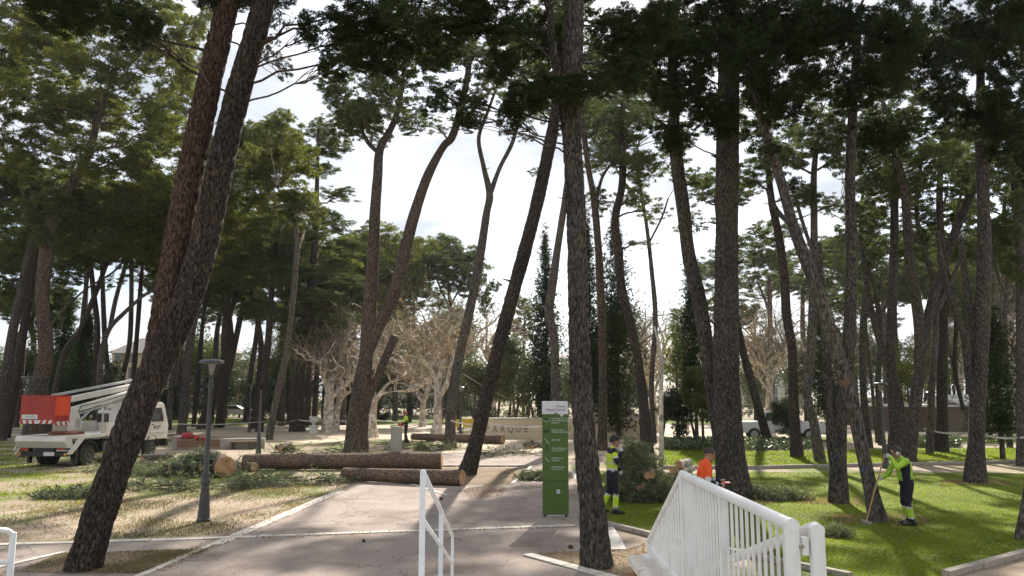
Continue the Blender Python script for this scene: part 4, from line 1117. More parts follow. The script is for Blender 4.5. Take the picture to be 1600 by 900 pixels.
# ------------------------------------------------------------------ cypresses and other evergreens
def spindle(name, label, d, px, y0, y1, w, kind='mid', leafm='leaf_cypress', trunk_to=None, lai=9.0, ragged=0.25, cat='cypress', power=0.55, low=0.0, trunk_w=6):
    """narrow evergreen: upright sprays all the way up, uneven outline"""
    SEED[0] += 17
    g = np.random.default_rng(SEED[0])
    b = U(px, y0, d); t = U(px, y1, d)
    base = Vector((b.x, b.y, 0))
    root = empty(name, base, label, cat, 'cypresses' if cat == 'cypress' else None)
    rmax = 0.58 * w * d / F_PX
    H = t.z - b.z
    P = np.array([(base.x, base.y, 0, 0.5 * trunk_w * d / F_PX), (base.x + .05, base.y, b.z + H * 0.4, 0.3 * trunk_w * d / F_PX), (t.x, t.y, t.z - 0.3, 0.02)])
    me, C = trunk_mesh('trunk', P, SEED[0], True, 'far')
    place('trunk', me, MATS['bark_mid'], root)
    L, W, k = LEAF[kind]
    nb = int(44 * H / 4)
    chunks = []
    n_tot = lai * H * rmax * 1.5 / (0.5 * L * W) / k
    zs = g.uniform(0, 1, nb) ** 1.25
    for z in zs:
        prof = min(1.0, (1 - z) * 1.55) ** 0.8 * min(1.0, 0.62 + z * 2.2)
        r = rmax * prof * g.uniform(0.65, 1.0 + ragged)
        ang = g.uniform(0, 6.283)
        c = np.array([base.x + r * 0.55 * math.cos(ang), base.y + r * 0.55 * math.sin(ang), b.z + z * H])
        n = max(5, int(n_tot / nb * (0.35 + prof)))
        off = g.normal(size=(n, 3)) * np.array([r * 0.36 + 0.06, r * 0.36 + 0.06, 0.05 * H + 0.12])
        O = np.column_stack([off[:, :2] * 1.2, np.full(n, 0.7)])
        chunks.append(needles(c + off, O, k, L, W, g, spread=0.6))
    place('crown', leaf_mesh('crown', chunks), MATS[leafm], root)
    TRI[0] += sum(len(c) for c in chunks) // 3
    return root

spindle('cypress_tree', 'tall narrow cypress against the sky just left of the sign-side pine', 50, 853, 640, 372, 44, 'cyp')
spindle('cypress_tree', 'wide dark cypress behind the beanie man, between two pine trunks', 48, 966, 645, 345, 62, 'cyp')
spindle('cypress_tree', 'slim cypress squeezed behind the straight sign-side pine', 49, 921, 650, 355, 40, 'cyp')
spindle('cypress_tree', 'cypress left of the thick upright pine, behind its leaning neighbour', 44, 1086, 600, 405, 42, 'cyp', 'leaf_cypress')
spindle('cypress_tree', 'dark cypress behind the S-curved pine and the marked pine', 46, 1292, 640, 440, 46, 'cyp')
spindle('cypress_tree', 'dark cypress at the left behind the lift truck boom', 62, 128, 652, 500, 60, 'midfar')
spindle('cypress_tree', 'dark cypress between the lift truck and the left edge', 64, 96, 655, 470, 48, 'midfar')
spindle('evergreen_tree', 'small ragged black evergreen on a thin stem beside the stout mottled pine', 33.0, 1563, 668, 480, 52, 'mid', ragged=0.9, cat='evergreen tree', power=0.5, trunk_w=7)

def bush(name, label, d, px, y0, y1, w, kind='broad', leafm='leaf_broad', trunk=True, lai=4.6, cat='tree', group=None, n=7, stems=1, tw=5, spots=None):
    """round broad-leaved evergreen on a stem"""
    SEED[0] += 17
    g = np.random.default_rng(SEED[0])
    b = U(px, y0, d); t = U(px, y1, d)
    base = Vector((b.x, b.y, 0))
    root = empty(name, base, label, cat, group)
    a = 0.5 * w * d / F_PX; H = t.z - b.z; zc = (t.z + b.z) / 2
    chunks, lines = [], []
    if trunk:
        for s in range(stems):
            ox = (s - (stems - 1) / 2) * a * 0.9
            lines.append(np.array([(base.x + ox, base.y, 0, 0.5 * tw * d / F_PX), (base.x + ox * 0.8 + g.normal() * .05, base.y, b.z + 0.3, 0.4 * tw * d / F_PX), (base.x + ox * 0.6, base.y, zc, 0.2 * tw * d / F_PX)]))
        place('trunk', thin_tubes('trunk', lines, 7), MATS['bark_far'], root)
    for i in range(n):
        v = g.normal(size=3); v /= np.linalg.norm(v)
        c = np.array([base.x, base.y, zc]) + v * np.array([a * 0.55, a * 0.55, H * 0.28])
        V, _ = clump_leaves(c, a * g.uniform(0.45, 0.65), H * g.uniform(0.2, 0.3), kind, lai, g, flat=0.9, lump=0.42)
        chunks.append(V)
    place('crown', leaf_mesh('crown', chunks), MATS[leafm], root)
    return root

bush('magnolia_tree', 'glossy broad-leaved evergreen behind the long stone wall, left part', 58, 792, 642, 520, 66, 'broad', stems=4, cat='evergreen tree', n=11)
bush('magnolia_tree', 'lower glossy evergreen between the slender pine and the leaning dark pine', 60, 742, 645, 560, 56, 'broad', 'leaf_broad', stems=3, cat='evergreen tree', n=9)
bush('magnolia_tree', 'glossy evergreen directly behind the wall right of the leaning dark pine', 56, 824, 640, 560, 44, 'broad', stems=3, cat='evergreen tree', n=8)
bush('magnolia_tree', 'dark glossy evergreen behind the wall just right of the sign', 62, 905, 645, 560, 50, 'broad', stems=3, cat='evergreen tree', n=9)
bush('magnolia_tree', 'broad evergreen far behind the wall, left of the tall cypress', 74, 810, 645, 545, 70, 'broad', 'leaf_broad', stems=4, cat='evergreen tree', n=11)
bush('magnolia_tree', 'evergreen far behind the lamp post beside the plane trees', 76, 716, 650, 575, 60, 'broad', 'leaf_broad', stems=3, cat='evergreen tree', n=9)
bush('shrub_tree', 'dark round evergreen right of the young pale tree', 42, 1060, 680, 600, 60, 'mid', 'leaf_cypress', stems=3, cat='evergreen tree', n=9)
bush('shrub_tree', 'leafy tree with thin trunk left of the thick upright pine', 40, 1098, 660, 560, 62, 'mid', 'leaf_pine', stems=1, cat='evergreen tree', n=9)
bush('shrub_tree', 'loose olive-green tree above the dark round evergreen', 50, 1058, 600, 480, 56, 'midfar', 'leaf_pine_olive_lit', stems=1, cat='tree', n=9, lai=1.6)
bush('shrub', 'dark round shrub in front of the white pickup', 42.5, 1228, 686, 622, 44, 'mid', 'leaf_cypress', trunk=False, cat='shrub', n=8)
bush('shrub_tree', 'olive evergreen behind the pavilion, between the forked pine arms', 58, 1420, 640, 520, 60, 'midfar', 'leaf_pine_olive_lit', cat='evergreen tree', n=9, lai=2.0)
bush('shrub_tree', 'olive evergreen over the middle of the pavilion roof', 62, 1455, 620, 500, 60, 'midfar', 'leaf_pine', cat='evergreen tree', n=9, lai=2.0)
bush('shrub', 'dark clipped shrub near the far worker with the red helmet', 62, 602, 660, 644, 22, 'midfar', 'leaf_cypress', trunk=False, cat='shrub', n=6)
for i, (px, w, y1, lab) in enumerate(((30, 90, 520, 'dark shrubbery left of the red basket at the left edge'), (110, 90, 520, 'dark shrub behind the red lift basket'), (170, 50, 560, 'tall dark shrub under the pale building on the left'),
        (258, 60, 570, 'dark shrub behind the lift truck cab'), (330, 70, 575, 'dark shrub behind the near lamp post'), (410, 80, 585, 'dark shrub under the pink building behind the grey post'), (470, 70, 580, 'dark shrub behind the cedar foot'), (545, 70, 590, 'shrub behind the three-stemmed pine'))):
    bush('shrub', lab, 78 + i, px, 652, y1, w, 'far', 'leaf_cypress', trunk=False, cat='shrub', group='far shrubbery on the left', n=7, lai=2.4)

# clipped hedge along the back of the park, pieces by side of the wall
def hedge(label, d, x0, x1, y1, leafm='leaf_cypress', lai=3.0, kind='far', h=None):
    SEED[0] += 17
    g = np.random.default_rng(SEED[0])
    a, b = U(x0, 640, d), U(x1, 640, d)
    z1 = h or U(x0, y1, d).z
    root = empty('hedge', ((a.x + b.x) / 2, d, 0), label, 'hedge')
    L, W, k = LEAF[kind]
    area = (b.x - a.x) * z1
    n = int(lai * area / (0.5 * L * W) / k)
    C = np.column_stack([g.uniform(a.x, b.x, n), d + g.normal(size=n) * 0.45, g.uniform(0.05, 1, n) ** 0.8 * z1 * (1 + 0.08 * g.normal(size=n))])
    place('foliage', leaf_mesh('foliage', [needles(C, np.tile(np.array([0, -0.3, 0.4]), (n, 1)), k, L, W, g, spread=0.8)]), MATS[leafm], root)
    return root
for px, d_, y0_, y1_, w_, lm_, lab in ((1180, 78, 640, 500, 90, 'leaf_broad', 'grey-green tree far behind the bare plane tree and pickup'), (1262, 82, 640, 520, 80, 'leaf_pine', 'grey-green tree far behind the S-curved pine'),
        (1330, 76, 640, 500, 90, 'leaf_broad', 'grey-green tree far behind the marked pine'), (1385, 80, 630, 510, 80, 'leaf_pine', 'dense tree far behind the right-hand lamp post'), (1490, 78, 620, 480, 90, 'leaf_broad', 'dense tree over the pavilion roof, behind the dark upright pine'),
        (1545, 82, 620, 500, 90, 'leaf_pine', 'dense tree over the right end of the pavilion'), (1600, 78, 630, 480, 90, 'leaf_broad', 'dense tree behind the pale-barked trunk at the right edge'),
        (880, 96, 640, 560, 80, 'leaf_broad', 'hazy tree far behind the sign'), (1010, 98, 640, 540, 90, 'leaf_broad', 'hazy tree far behind the curving dark pine'), (1080, 88, 640, 540, 80, 'leaf_pine', 'hazy tree far left of the thick upright pine'),
        (20, 84, 640, 540, 100, 'leaf_pine', 'dark tree far behind the two grey pines at the left edge'), (104, 88, 640, 530, 90, 'leaf_pine', 'dark tree far behind the red lift basket'), (292, 90, 640, 500, 90, 'leaf_pine', 'dark tree far behind the grey pine by the truck cab'), (352, 94, 640, 500, 80, 'leaf_broad', 'green tree far behind the near lamp post'), (430, 92, 640, 490, 100, 'leaf_pine', 'dark tree far behind the pale bare trunk'), (505, 90, 640, 480, 100, 'leaf_broad', 'green tree far behind the cedar'),
        (700, 104, 640, 470, 110, 'leaf_pine', 'green tree far below the umbrella pine'), (620, 102, 640, 470, 110, 'leaf_pine', 'green tree far behind the sawn-off stem'), (660, 100, 640, 540, 100, 'leaf_broad', 'hazy tree far behind the plane trees'), (590, 96, 640, 560, 90, 'leaf_pine', 'dark tree far behind the three-stemmed pine')):
    bush('background_tree', lab, d_, px, y0_, y1_, w_, 'far', lm_, stems=1, cat='tree', group='trees far behind the park', n=9, lai=2.0, tw=6)
hedge('long dark hedge at the back of the park on the left', 96, -140, 560, 628)
hedge('low clipped hedge right behind the carved wall', 66, 742, 960, 640)
hedge('dark hedge behind the far worker and the plane trees', 88, 562, 760, 622)
hedge('dark hedge behind the white pickup and the thick upright pine', 92, 1040, 1330, 632)
hedge('dark hedge behind the pavilion at the far right', 84, 1335, 1750, 622)

# ------------------------------------------------------------------ pollarded plane trees: pale limbs, bare twigs, a few dead leaves
def plane(label, d, mains, spread=1.0, n_twig=260, dead=700, name='plane_tree', reach=1.0, cut_leaf=True):
    n_twig = int(n_twig * 0.65)
    SEED[0] += 17
    g = np.random.default_rng(SEED[0])
    b = mains[0][0]
    base = U(b[0], b[1], d); base.z = 0
    root = empty(name, base, label, 'plane tree', 'plane trees')
    ends = []
    for i, st in enumerate(mains):
        P = stem_world(st, d, g, g.uniform(-1.5, 1.5) * (i > 0))
        P[:, 3] *= 1.3
        if i == 0: P[0, 2] = 0
        nm = 'trunk' if i == 0 else 'limb'
        me, C = trunk_mesh(nm, P, SEED[0] + i, base=(i == 0), res='mid', wob=0.10)
        place(nm, me, MATS['bark_plane'], root)
        k = max(1, len(C) // 9)
        ends += [C[j] for j in range(len(C) // 2, len(C), k)] + [C[-1]]
    boughs, twigs, pts = [], [], []
    for e in ends:
        for q in range(2):
            v = g.normal(size=3); v[2] = abs(v[2]) + 0.5; v /= np.linalg.norm(v)
            tip = e[:3] + v * g.uniform(0.9, 2.3) * spread
            bc = branch_curve(e[:3], tip, min(e[3] * 0.85, 0.13), 0.045, g, 0.05, 7)
            bc[1:-1, :3] += g.normal(size=(5, 3)) * 0.06
            boughs.append(bc); pts.append(bc)
    nb = len(boughs)
    for i in range(n_twig):
        bc = boughs[int(g.integers(nb))]; q = bc[int(g.integers(2, 7))]
        v = g.normal(size=3); v[2] = abs(v[2]) * 0.9 + 0.15; v /= np.linalg.norm(v)
        tw = branch_curve(q[:3], q[:3] + v * g.uniform(0.6, 2.0) * spread * reach, 0.017, 0.007, g, 0.03, 4)
        twigs.append(tw)
        if i % 2 == 0:
            for _ in range(2):
                q2 = tw[int(g.integers(1, 4))]
                v2 = v + g.normal(size=3) * 0.7
                twigs.append(branch_curve(q2[:3], q2[:3] + v2 * g.uniform(0.4, 0.9) * spread, 0.013, 0.007, g, 0.0, 3))
    place('boughs', thin_tubes('boughs', boughs, 6), MATS['bark_plane'], root)
    o = place('twigs', thin_tubes('twigs', twigs, 3), MATS['leaf_bare_twig'], root)
    dead = int(dead * 0.22)
    if dead:
        A = np.vstack([t[1:, :3] for t in twigs])
        C = A[g.integers(len(A), size=dead)] + g.normal(size=(dead, 3)) * 0.08
        V = needles(C, np.tile(np.array([0, 0, -0.6]), (dead, 1)), 2, 0.13, 0.10, g)
        place('dead_leaves', leaf_mesh('dead_leaves', [V]), MATS['leaf_dead'], root)
    return root

plane('pale plane tree with a long level limb behind the stone plinth', 50,
      [[(582, 674, 13), (583, 637, 11), (594, 618, 11), (612, 612, 10), (640, 610, 10), (660, 600, 9), (672, 582, 8), (684, 560, 6)], [(590, 622, 8), (606, 600, 8), (630, 590, 8), (655, 575, 6), (668, 560, 5)], [(584, 630, 7), (586, 590, 6), (600, 560, 6), (612, 545, 4)]], 1.3, 420, 2200)
plane('pale plane tree with a pollarded fork beside the tall dark floodlight pole', 47,
      [[(683, 678, 16), (684, 640, 12), (684, 610, 11), (675, 580, 9), (660, 562, 7), (652, 540, 5)], [(685, 622, 9), (700, 596, 9), (706, 570, 8), (722, 552, 7), (734, 540, 5)], [(684, 606, 9), (688, 575, 8), (682, 550, 7), (690, 530, 5)]], 1.3, 460, 2600)
plane('smaller pale plane tree between the two nearer plane trees', 66, [[(660, 659, 8), (661, 632, 7), (667, 612, 6), (672, 596, 5)], [(662, 630, 5), (652, 612, 4), (645, 596, 3)]], 1.4, 240, 1200)
plane('pale plane tree right of the white urn with a level limb', 56,
      [[(512, 669, 14), (515, 620, 12), (520, 590, 8), (532, 560, 6), (540, 540, 4)], [(516, 625, 8), (535, 605, 8), (556, 590, 6)], [(515, 618, 7), (505, 590, 6), (500, 565, 4)]], 1.4, 420, 1000)
plane('pale plane tree half hidden by the three-stemmed pine', 58, [[(524, 664, 11), (528, 635, 10), (538, 618, 9), (555, 608, 8), (575, 595, 6)], [(530, 632, 6), (528, 600, 5), (532, 575, 4)]], 1.4, 260, 900)
plane('tall bare plane tree behind the leaning black pine and white pickup', 52,
      [[(1203, 668, 13), (1203, 625, 10), (1204, 592, 9), (1215, 572, 8), (1226, 558, 6), (1226, 538, 4)], [(1204, 600, 6), (1196, 570, 6), (1188, 548, 4)], [(1203, 612, 5), (1190, 596, 4), (1180, 580, 3)]], 1.6, 460, 900)
plane('bare plane tree between the curving dark pine and the young pale tree', 56,
      [[(1024, 662, 9), (1020, 622, 7), (1012, 590, 6), (1008, 555, 5), (1000, 525, 4)], [(1020, 620, 5), (1030, 590, 4), (1036, 560, 3)], [(1014, 595, 4), (1002, 560, 4), (990, 530, 3)]], 1.5, 380, 1200)
plane('bare plane tree far behind the beanie man', 74, [[(966, 655, 8), (966, 615, 7), (962, 580, 5), (958, 550, 3)], [(966, 615, 5), (978, 588, 4), (986, 560, 3)]], 1.6, 260, 500)
plane('bare reddish plane tree behind the marked pine at the right', 70, [[(1300, 660, 9), (1302, 620, 8), (1310, 585, 6), (1318, 560, 4)], [(1302, 620, 5), (1288, 590, 4), (1280, 565, 3)]], 2.0, 300, 900)
plane('bare plane tree far right beyond the pavilion', 72, [[(1585, 655, 9), (1583, 600, 8), (1578, 550, 6), (1572, 500, 4)], [(1583, 600, 5), (1596, 560, 4), (1602, 520, 3)]], 2.2, 320, 300)
plane('bare plane tree over the pavilion between two dark trunks', 74, [[(1500, 655, 9), (1500, 600, 8), (1505, 540, 6), (1508, 480, 4)], [(1500, 600, 5), (1515, 560, 4), (1520, 520, 3)]], 2.2, 320, 300)
plane('reddish twiggy plane tree behind the left-hand glossy evergreen', 72, [[(770, 655, 9), (770, 610, 8), (766, 575, 6), (760, 545, 4)], [(770, 612, 5), (784, 580, 5), (796, 550, 3)]], 2.0, 380, 1800)

# ------------------------------------------------------------------ lettering
def text_mesh(body, size, extrude=0.0, align='LEFT'):
    cu = bpy.data.curves.new('lettering', 'FONT')
    cu.body = body; cu.size = size; cu.extrude = extrude; cu.align_x = align; cu.resolution_u = 2
    o = bpy.data.objects.new('lettering', cu)
    COL.objects.link(o)
    bpy.context.view_layer.update()
    me = bpy.data.meshes.new_from_object(o.evaluated_get(bpy.context.evaluated_depsgraph_get()))
    bpy.data.objects.remove(o); bpy.data.curves.remove(cu)
    return me

def lettering(body, size, mat, parent, loc, rot=(math.pi / 2, 0, 0), align='LEFT', extrude=0.001, name='lettering', sx=1.0):
    me = text_mesh(body, size, extrude, align)
    o = place(name, me, mat, parent, False)
    o.location = loc; o.rotation_euler = rot; o.scale = (sx, 1, 1)
    return o

# ------------------------------------------------------------------ green park sign
green_paint = plain('sign_green', (0.066, 0.120, 0.019), (0.057, 0.105, 0.017), 1.5, 0.45, 0, 0.4)
sign_white = plain('sign_white', (0.66, 0.64, 0.68), (0.60, 0.58, 0.62), 2, 0.45)
sign_dark = plain('sign_dark', (0.018, 0.030, 0.016), None, 5, 0.5)
sign_text = plain('sign_text', (0.62, 0.66, 0.58), None, 5, 0.5)
sign_ink = plain('sign_ink', (0.05, 0.05, 0.075), None, 5, 0.5)
s_l, s_r = PZ(848, 808), PZ(889, 808)
SD = s_l.y; SW = (s_r.x - s_l.x); SX = (s_l.x + s_r.x) / 2
SH = U(868, 627, SD).z
sg = empty('park_sign', (SX, SD, 0), 'tall green park information sign with white top standing on the walk', 'sign')
zt = U(868, 647, SD).z
MB().bx(-SW / 2, SW / 2, 0, 0.10, 0.055, zt - 0.001).build('green_panel', green_paint, sg, bevel=0.006)
MB().bx(-SW / 2, SW / 2, 0, 0.10, zt + 0.001, SH).build('white_panel', sign_white, sg, bevel=0.006)
for s in (-1, 1):
    MB().bx(s * (SW / 2 - 0.06) - 0.03, s * (SW / 2 - 0.06) + 0.03, 0.01, 0.09, 0, 0.056).build('foot', sign_dark, sg)
MB().bx(-SW / 2 + 0.06, SW / 2 - 0.06, 0.03, 0.06, 0.015, 0.04).build('base_plate', sign_white, sg)
def sz(py): return U(868, py, SD).z
lettering('Parque', 0.074, sign_ink, sg, (SW / 2 - 0.05, -0.003, sz(636.5)), align='RIGHT')
lettering('Miguel Servet', 0.082, sign_ink, sg, (SW / 2 - 0.05, -0.003, sz(642)), align='RIGHT')
pts = [(-.055, 0), (0.02, 0), (-.018, -.03)]
MB().prism([(0.03 + a, zt + 0.012 + b) for a, b in ((-.05, 0.01), (-.01, 0.035), (0.03, 0.0), (0.0, -.03), (-0.03, -.02))], 'y', -0.004, 0).build('leaf_mark', plain('sign_leaf', (0.16, 0.25, 0.08), None, 5, 0.5), sg)
MB().prism([(0.10, zt - 0.002), (0.20, zt - 0.002), (0.17, zt - 0.055), (0.13, zt - 0.05)], 'y', -0.004, 0).build('leaf_mark', sign_text, sg)
rows = [(655, ['NORMAS DE USO Y', 'RECOMENDACIONES', 'PARQUE'], 'pond'), (673, ['PERROS SIN SU', 'CORREA PROHIBIDO'], 'dog'), (688.5, ['BICIS NO'], 'slash'), (701.5, ['COLUMPIOS NO', 'ES CORRECTO'], 'man'), (717, ['RESPETE LAS', 'PLANTAS'], 'slash'), (731, ['EMERGENCIAS', '112 22 00 00'], 'phone')]
for py, lines, icon in rows:
    for k, ln in enumerate(lines):
        lettering(ln, 0.046, sign_text, sg, (-SW / 2 + 0.21, -0.003, sz(py) - 0.048 * k))
    cx, cz = -SW / 2 + 0.10, sz(py) - 0.01
    m = MB()
    if icon == 'pond':
        m.sphere((cx, -0.002, cz), 0.04, (1.0, 0.06, 0.6), 12, 6).box((cx - 0.02, -0.003, cz + 0.02), (0.05, 0.004, 0.02))
    elif icon == 'dog':
        m.box((cx - 0.02, -0.003, cz), (0.08, 0.005, 0.045)).box((cx + 0.04, -0.003, cz + 0.01), (0.02, 0.005, 0.10)).box((cx - 0.055, -0.003, cz - 0.03), (0.014, 0.005, 0.05)).sphere((cx + 0.04, -0.003, cz + 0.07), 0.016, (1, 0.2, 1), 8, 6)
    elif icon == 'slash':
        m.sphere((cx - 0.01, -0.002, cz + 0.01), 0.035, (0.9, 0.06, 0.6), 10, 6)
    elif icon == 'man':
        m.box((cx, -0.003, cz), (0.028, 0.005, 0.10)).sphere((cx, -0.003, cz + 0.07), 0.02, (1, 0.2, 1), 8, 6)
    else:
        m.box((cx, -0.003, cz), (0.02, 0.005, 0.07), Matrix.Rotation(0.4, 3, 'Y')).sphere((cx + 0.015, -0.003, cz + 0.035), 0.016, (1, 0.2, 1), 8, 6)
    m.build('pictogram', sign_dark, sg)
    if icon == 'slash':
        MB().bar((cx - 0.045, -0.006, cz + 0.05), (cx + 0.045, -0.006, cz - 0.05), 0.004, 0.012).build('slash_mark', sign_text, sg)
    if icon == 'pond':
        MB().tube([(cx - 0.09, -0.003, cz - 0.04), (cx - 0.06, -0.003, cz - 0.03), (cx, -0.003, cz - 0.035), (cx + 0.06, -0.003, cz - 0.03), (cx + 0.075, -0.003, cz + 0.03)], 0.004, 5).build('pond_line', sign_text, sg)
lettering('Cuida lo tuyo', 0.086, sign_dark, sg, (0.0, -0.003, sz(753)), align='CENTER')
MB().box((0.06, -0.004, sz(768)), (0.075, 0.006, 0.085)).build('town_mark', sign_white, sg)
MB().box((0.06, -0.009, sz(768)), (0.03, 0.004, 0.045)).build('town_mark_tower', plain('sign_grey', (0.2, 0.24, 0.2), None, 4, 0.5), sg)
MB().box((0.145, -0.004, sz(768)), (0.05, 0.004, 0.012)).build('town_line', plain('sign_grey', (0.2, 0.24, 0.2)), sg)

# ------------------------------------------------------------------ long stone wall with letters, built of ashlar blocks
wd = PZ(800, 685).y
wl_, wr_ = U(741, 660, wd).x, U(1016, 660, wd).x
wh = U(800, 653, wd).z
wall = empty('lettered_wall', ((wl_ + wr_) / 2, wd, 0), 'long low sandstone wall with carved name behind the sandy square', 'wall')
half = (wr_ - wl_) / 2
rowsz = [0.0, wh * 0.34, wh * 0.67, wh - 0.09]
g0 = random.Random(4)
MB().bx(-half, half, 0.03, 0.45, 0, wh - 0.09).build('core', MATS['stone_wall'], wall)
for r_ in range(3):
    n = 9
    off = 0.0 if r_ % 2 == 0 else 0.5
    xs = [-half] + [-half + 2 * half * (k + off) / n for k in range(1, n if off else n)] + [half]
    xs = sorted(set(xs))
    for a, b in zip(xs, xs[1:]):
        MB().bx(a + 0.006, b - 0.006, g0.uniform(-0.008, 0.004), 0.035, rowsz[r_] + 0.006, rowsz[r_ + 1] - 0.006).build('stone_block', MATS['stone_wall'], wall)
for k in range(8):
    MB().bx(-half + 2 * half * k / 8 + 0.004, -half + 2 * half * (k + 1) / 8 - 0.004, -0.06, 0.5, wh - 0.088, wh).build('coping_stone', MATS['stone_white'], wall)
letter_m = plain('letter_dark', (0.16, 0.125, 0.085), None, 8, 0.8)  # one dark brown for all the wall letters
def letters(word, px0, pitch):
    for i, ch in enumerate(word):
        p = U(px0 + i * pitch, 668.5, wd)
        lettering(ch, 0.60, letter_m, wall, (p.x - (wl_ + wr_) / 2, -0.012, wh * 0.30), align='CENTER', extrude=0.004, name='letter', sx=0.8)
letters('PARQUE', 761, 12.2)
letters('MIGUEL', 851, 12.2)
letters('SERVET', 939, 13.4)

# ------------------------------------------------------------------ lamp posts
lamp_grey = plain('lamp_grey', (0.075, 0.07, 0.066), (0.052, 0.05, 0.048), 5, 0.5, 0.3, 0.4)
lamp_cap = plain('lamp_cap', (0.075, 0.08, 0.078), (0.05, 0.055, 0.055), 6, 0.35, 0.4, 0.5)
lamp_glass = plain('lamp_glass', (0.30, 0.29, 0.26), None, 3, 0.25, 0, 0.6)
def lamp(label, px, d, h, group='park lamp posts', headless=False, scale=1.0):
    p = U(px, 700, d)
    o = empty('lamp_post', (p.x, d, 0), label, 'lamp post', group)
    MB().lathe([(0.15, 0), (0.15, 0.05), (0.13, 0.07), (0.125, 0.12), (0.12, 0.2), (0.098, 0.55), (0.078, 0.78), (0.10, 0.80), (0.105, 0.86), (0.08, 0.90), (0.07, 0.98)], n=16).build('pedestal', lamp_grey, o, True)
    MB().lathe([(0.085, 0.98), (0.09, 1.0), (0.075, 1.03), (0.055, 1.06), (0.042, h - 0.62)], n=14).build('shaft', lamp_grey, o, True)
    if headless:
        MB().lathe([(0.06, h - 0.62), (0.062, h - 0.60), (0.05, h - 0.56)], n=12).build('collar', lamp_grey, o, True)
        return o
    MB().lathe([(0.065, h - 0.62), (0.068, h - 0.58), (0.045, h - 0.54), (0.04, h - 0.40), (0.06, h - 0.38), (0.06, h - 0.36)], n=14).build('collar', lamp_grey, o, True)
    for a in (0.3, 2.39, 4.48):
        MB().tube([(0.03 * math.cos(a), 0.03 * math.sin(a), h - 0.46), (0.09 * math.cos(a), 0.09 * math.sin(a), h - 0.30), (0.15 * math.cos(a), 0.15 * math.sin(a), h - 0.085)], 0.012, 6).build('bracket', lamp_grey, o, True)
    MB().lathe([(0.03, h - 0.35), (0.045, h - 0.30), (0.095, h - 0.09)], n=16).build('glass', lamp_glass, o, True)
    MB().lathe([(0.22, h - 0.092), (0.25, h - 0.088), (0.265, h - 0.065), (0.25, h - 0.035), (0.19, h - 0.005), (0.04, h), (0.0, h + 0.004)], n=24).build('cap', lamp_cap, o, True)
    return o
lamp('grey lamp post with domed cap standing in the dirt beside the walk', 324, PZ(324, 815).y, 3.47)
lamp('grey lamp post half hidden behind the red lift basket', 34, 34.0, 3.5)
lamp('lamp post in the left background between two dark pines', 388, 56.0, 3.45)
lamp('tiny lamp post far back, just left of the background lamp post', 371, 92.0, 3.5)
lamp('lamp post beside the plane trees, left of the leaning dark pine', 719, 49.0, 3.2)
lamp('lamp post on the far lawn edge right above the worker with the rake', 1382, 29.0, 3.15)
lamp('lamp post by the dark upright pine in front of the pavilion', 1461, 37.5, 2.85)
lamp('small lamp post far back right of the white urn', 508, 82.0, 3.3)
lamp('grey post that has lost its lamp head, beyond the long log', 404, 34.4, 3.45, None, True)
fp = U(690, 680, 50)
o = empty('floodlight_pole', (fp.x, 50, 0), 'tall thin dark floodlight pole beside the pollarded plane tree', 'pole')
hz_ = U(690, 547, 50).z
MB().tube([(0, 0, 0), (0, 0, hz_)], [0.09, 0.06], 10).build('shaft', lamp_cap, o, True)
MB().tube([(0, 0, hz_ - 0.1), (0.25, -0.05, hz_ + 0.02)], 0.03, 6).build('arm', lamp_cap, o, True)
MB().box((0.36, -0.08, hz_ + 0.02), (0.3, 0.25, 0.12)).build('floodlight', lamp_cap, o)

# ------------------------------------------------------------------ stone plinth, urn, ledge with benches
pd = PZ(620, 707).y
pl = empty('stone_plinth', (U(619, 700, pd).x, pd, 0), 'square pale stone plinth standing behind the long log', 'plinth', rz=R(-24))
MB().bx(-0.21, 0.21, -0.18, 0.18, 0.0, 1.17, 0.012).build('block', MATS['concrete'], pl)
MB().bx(-0.225, 0.225, -0.195, 0.195, 1.171, 1.21, 0.006).build('top_slab', MATS['stone_white'], pl)
ud = PZ(490, 677).y
ur = empty('stone_urn', (U(490, 677, ud).x, ud, 0), 'white stone urn on a square pedestal beside the cedar foot', 'urn')
white_stone = plain('white_stone', (0.62, 0.60, 0.55), (0.5, 0.48, 0.43), 5, 0.7, bump=0.2)
MB().bx(-0.30, 0.30, -0.30, 0.30, 0, 0.14).bx(-0.24, 0.24, -0.24, 0.24, 0.14, 0.48).bx(-0.29, 0.29, -0.29, 0.29, 0.48, 0.55).build('pedestal', white_stone, ur, bevel=0.01)
MB().lathe([(0.14, 0.55), (0.10, 0.62), (0.13, 0.68), (0.26, 0.80), (0.31, 0.95), (0.30, 1.05), (0.37, 1.12), (0.36, 1.16), (0.28, 1.15)], n=20).build('bowl', white_stone, ur, True)

ld = PZ(340, 703).y
la, lb = U(268, 690, ld), U(414, 690, ld + 1.0)
ledge = empty('stone_ledge', (la.x, la.y, 0), 'long low stone ledge with timber seats right of the lift truck', 'ledge', rz=math.atan2(lb.y - la.y, lb.x - la.x))
LL = math.hypot(lb.x - la.x, lb.y - la.y)
for k in range(6):
    MB().bx(LL * k / 6 + 0.01, LL * (k + 1) / 6 - 0.01, 0, 0.5, 0, 0.50, 0.015).build('stone_block', MATS['stone_kerb'], ledge)
timber = plain('timber', (0.24, 0.125, 0.075), (0.17, 0.085, 0.05), 4, 0.6, stretch=(0.3, 4, 4))
for k in range(3):
    MB().bx(0.25, 2.25, -0.03, -0.004, 0.12 + 0.13 * k, 0.23 + 0.13 * k, 0.004).build('plank', timber, ledge)
for k in range(2):
    MB().bx(2.75, 4.1, -0.42 + 0.2 * k, -0.26 + 0.2 * k, 0.36, 0.40, 0.004).build('seat_plank', timber, ledge)
for x in (2.85, 4.0):
    MB().bx(x - 0.04, x + 0.04, -0.42, -0.04, 0, 0.358).build('bench_leg', lamp_cap, ledge)
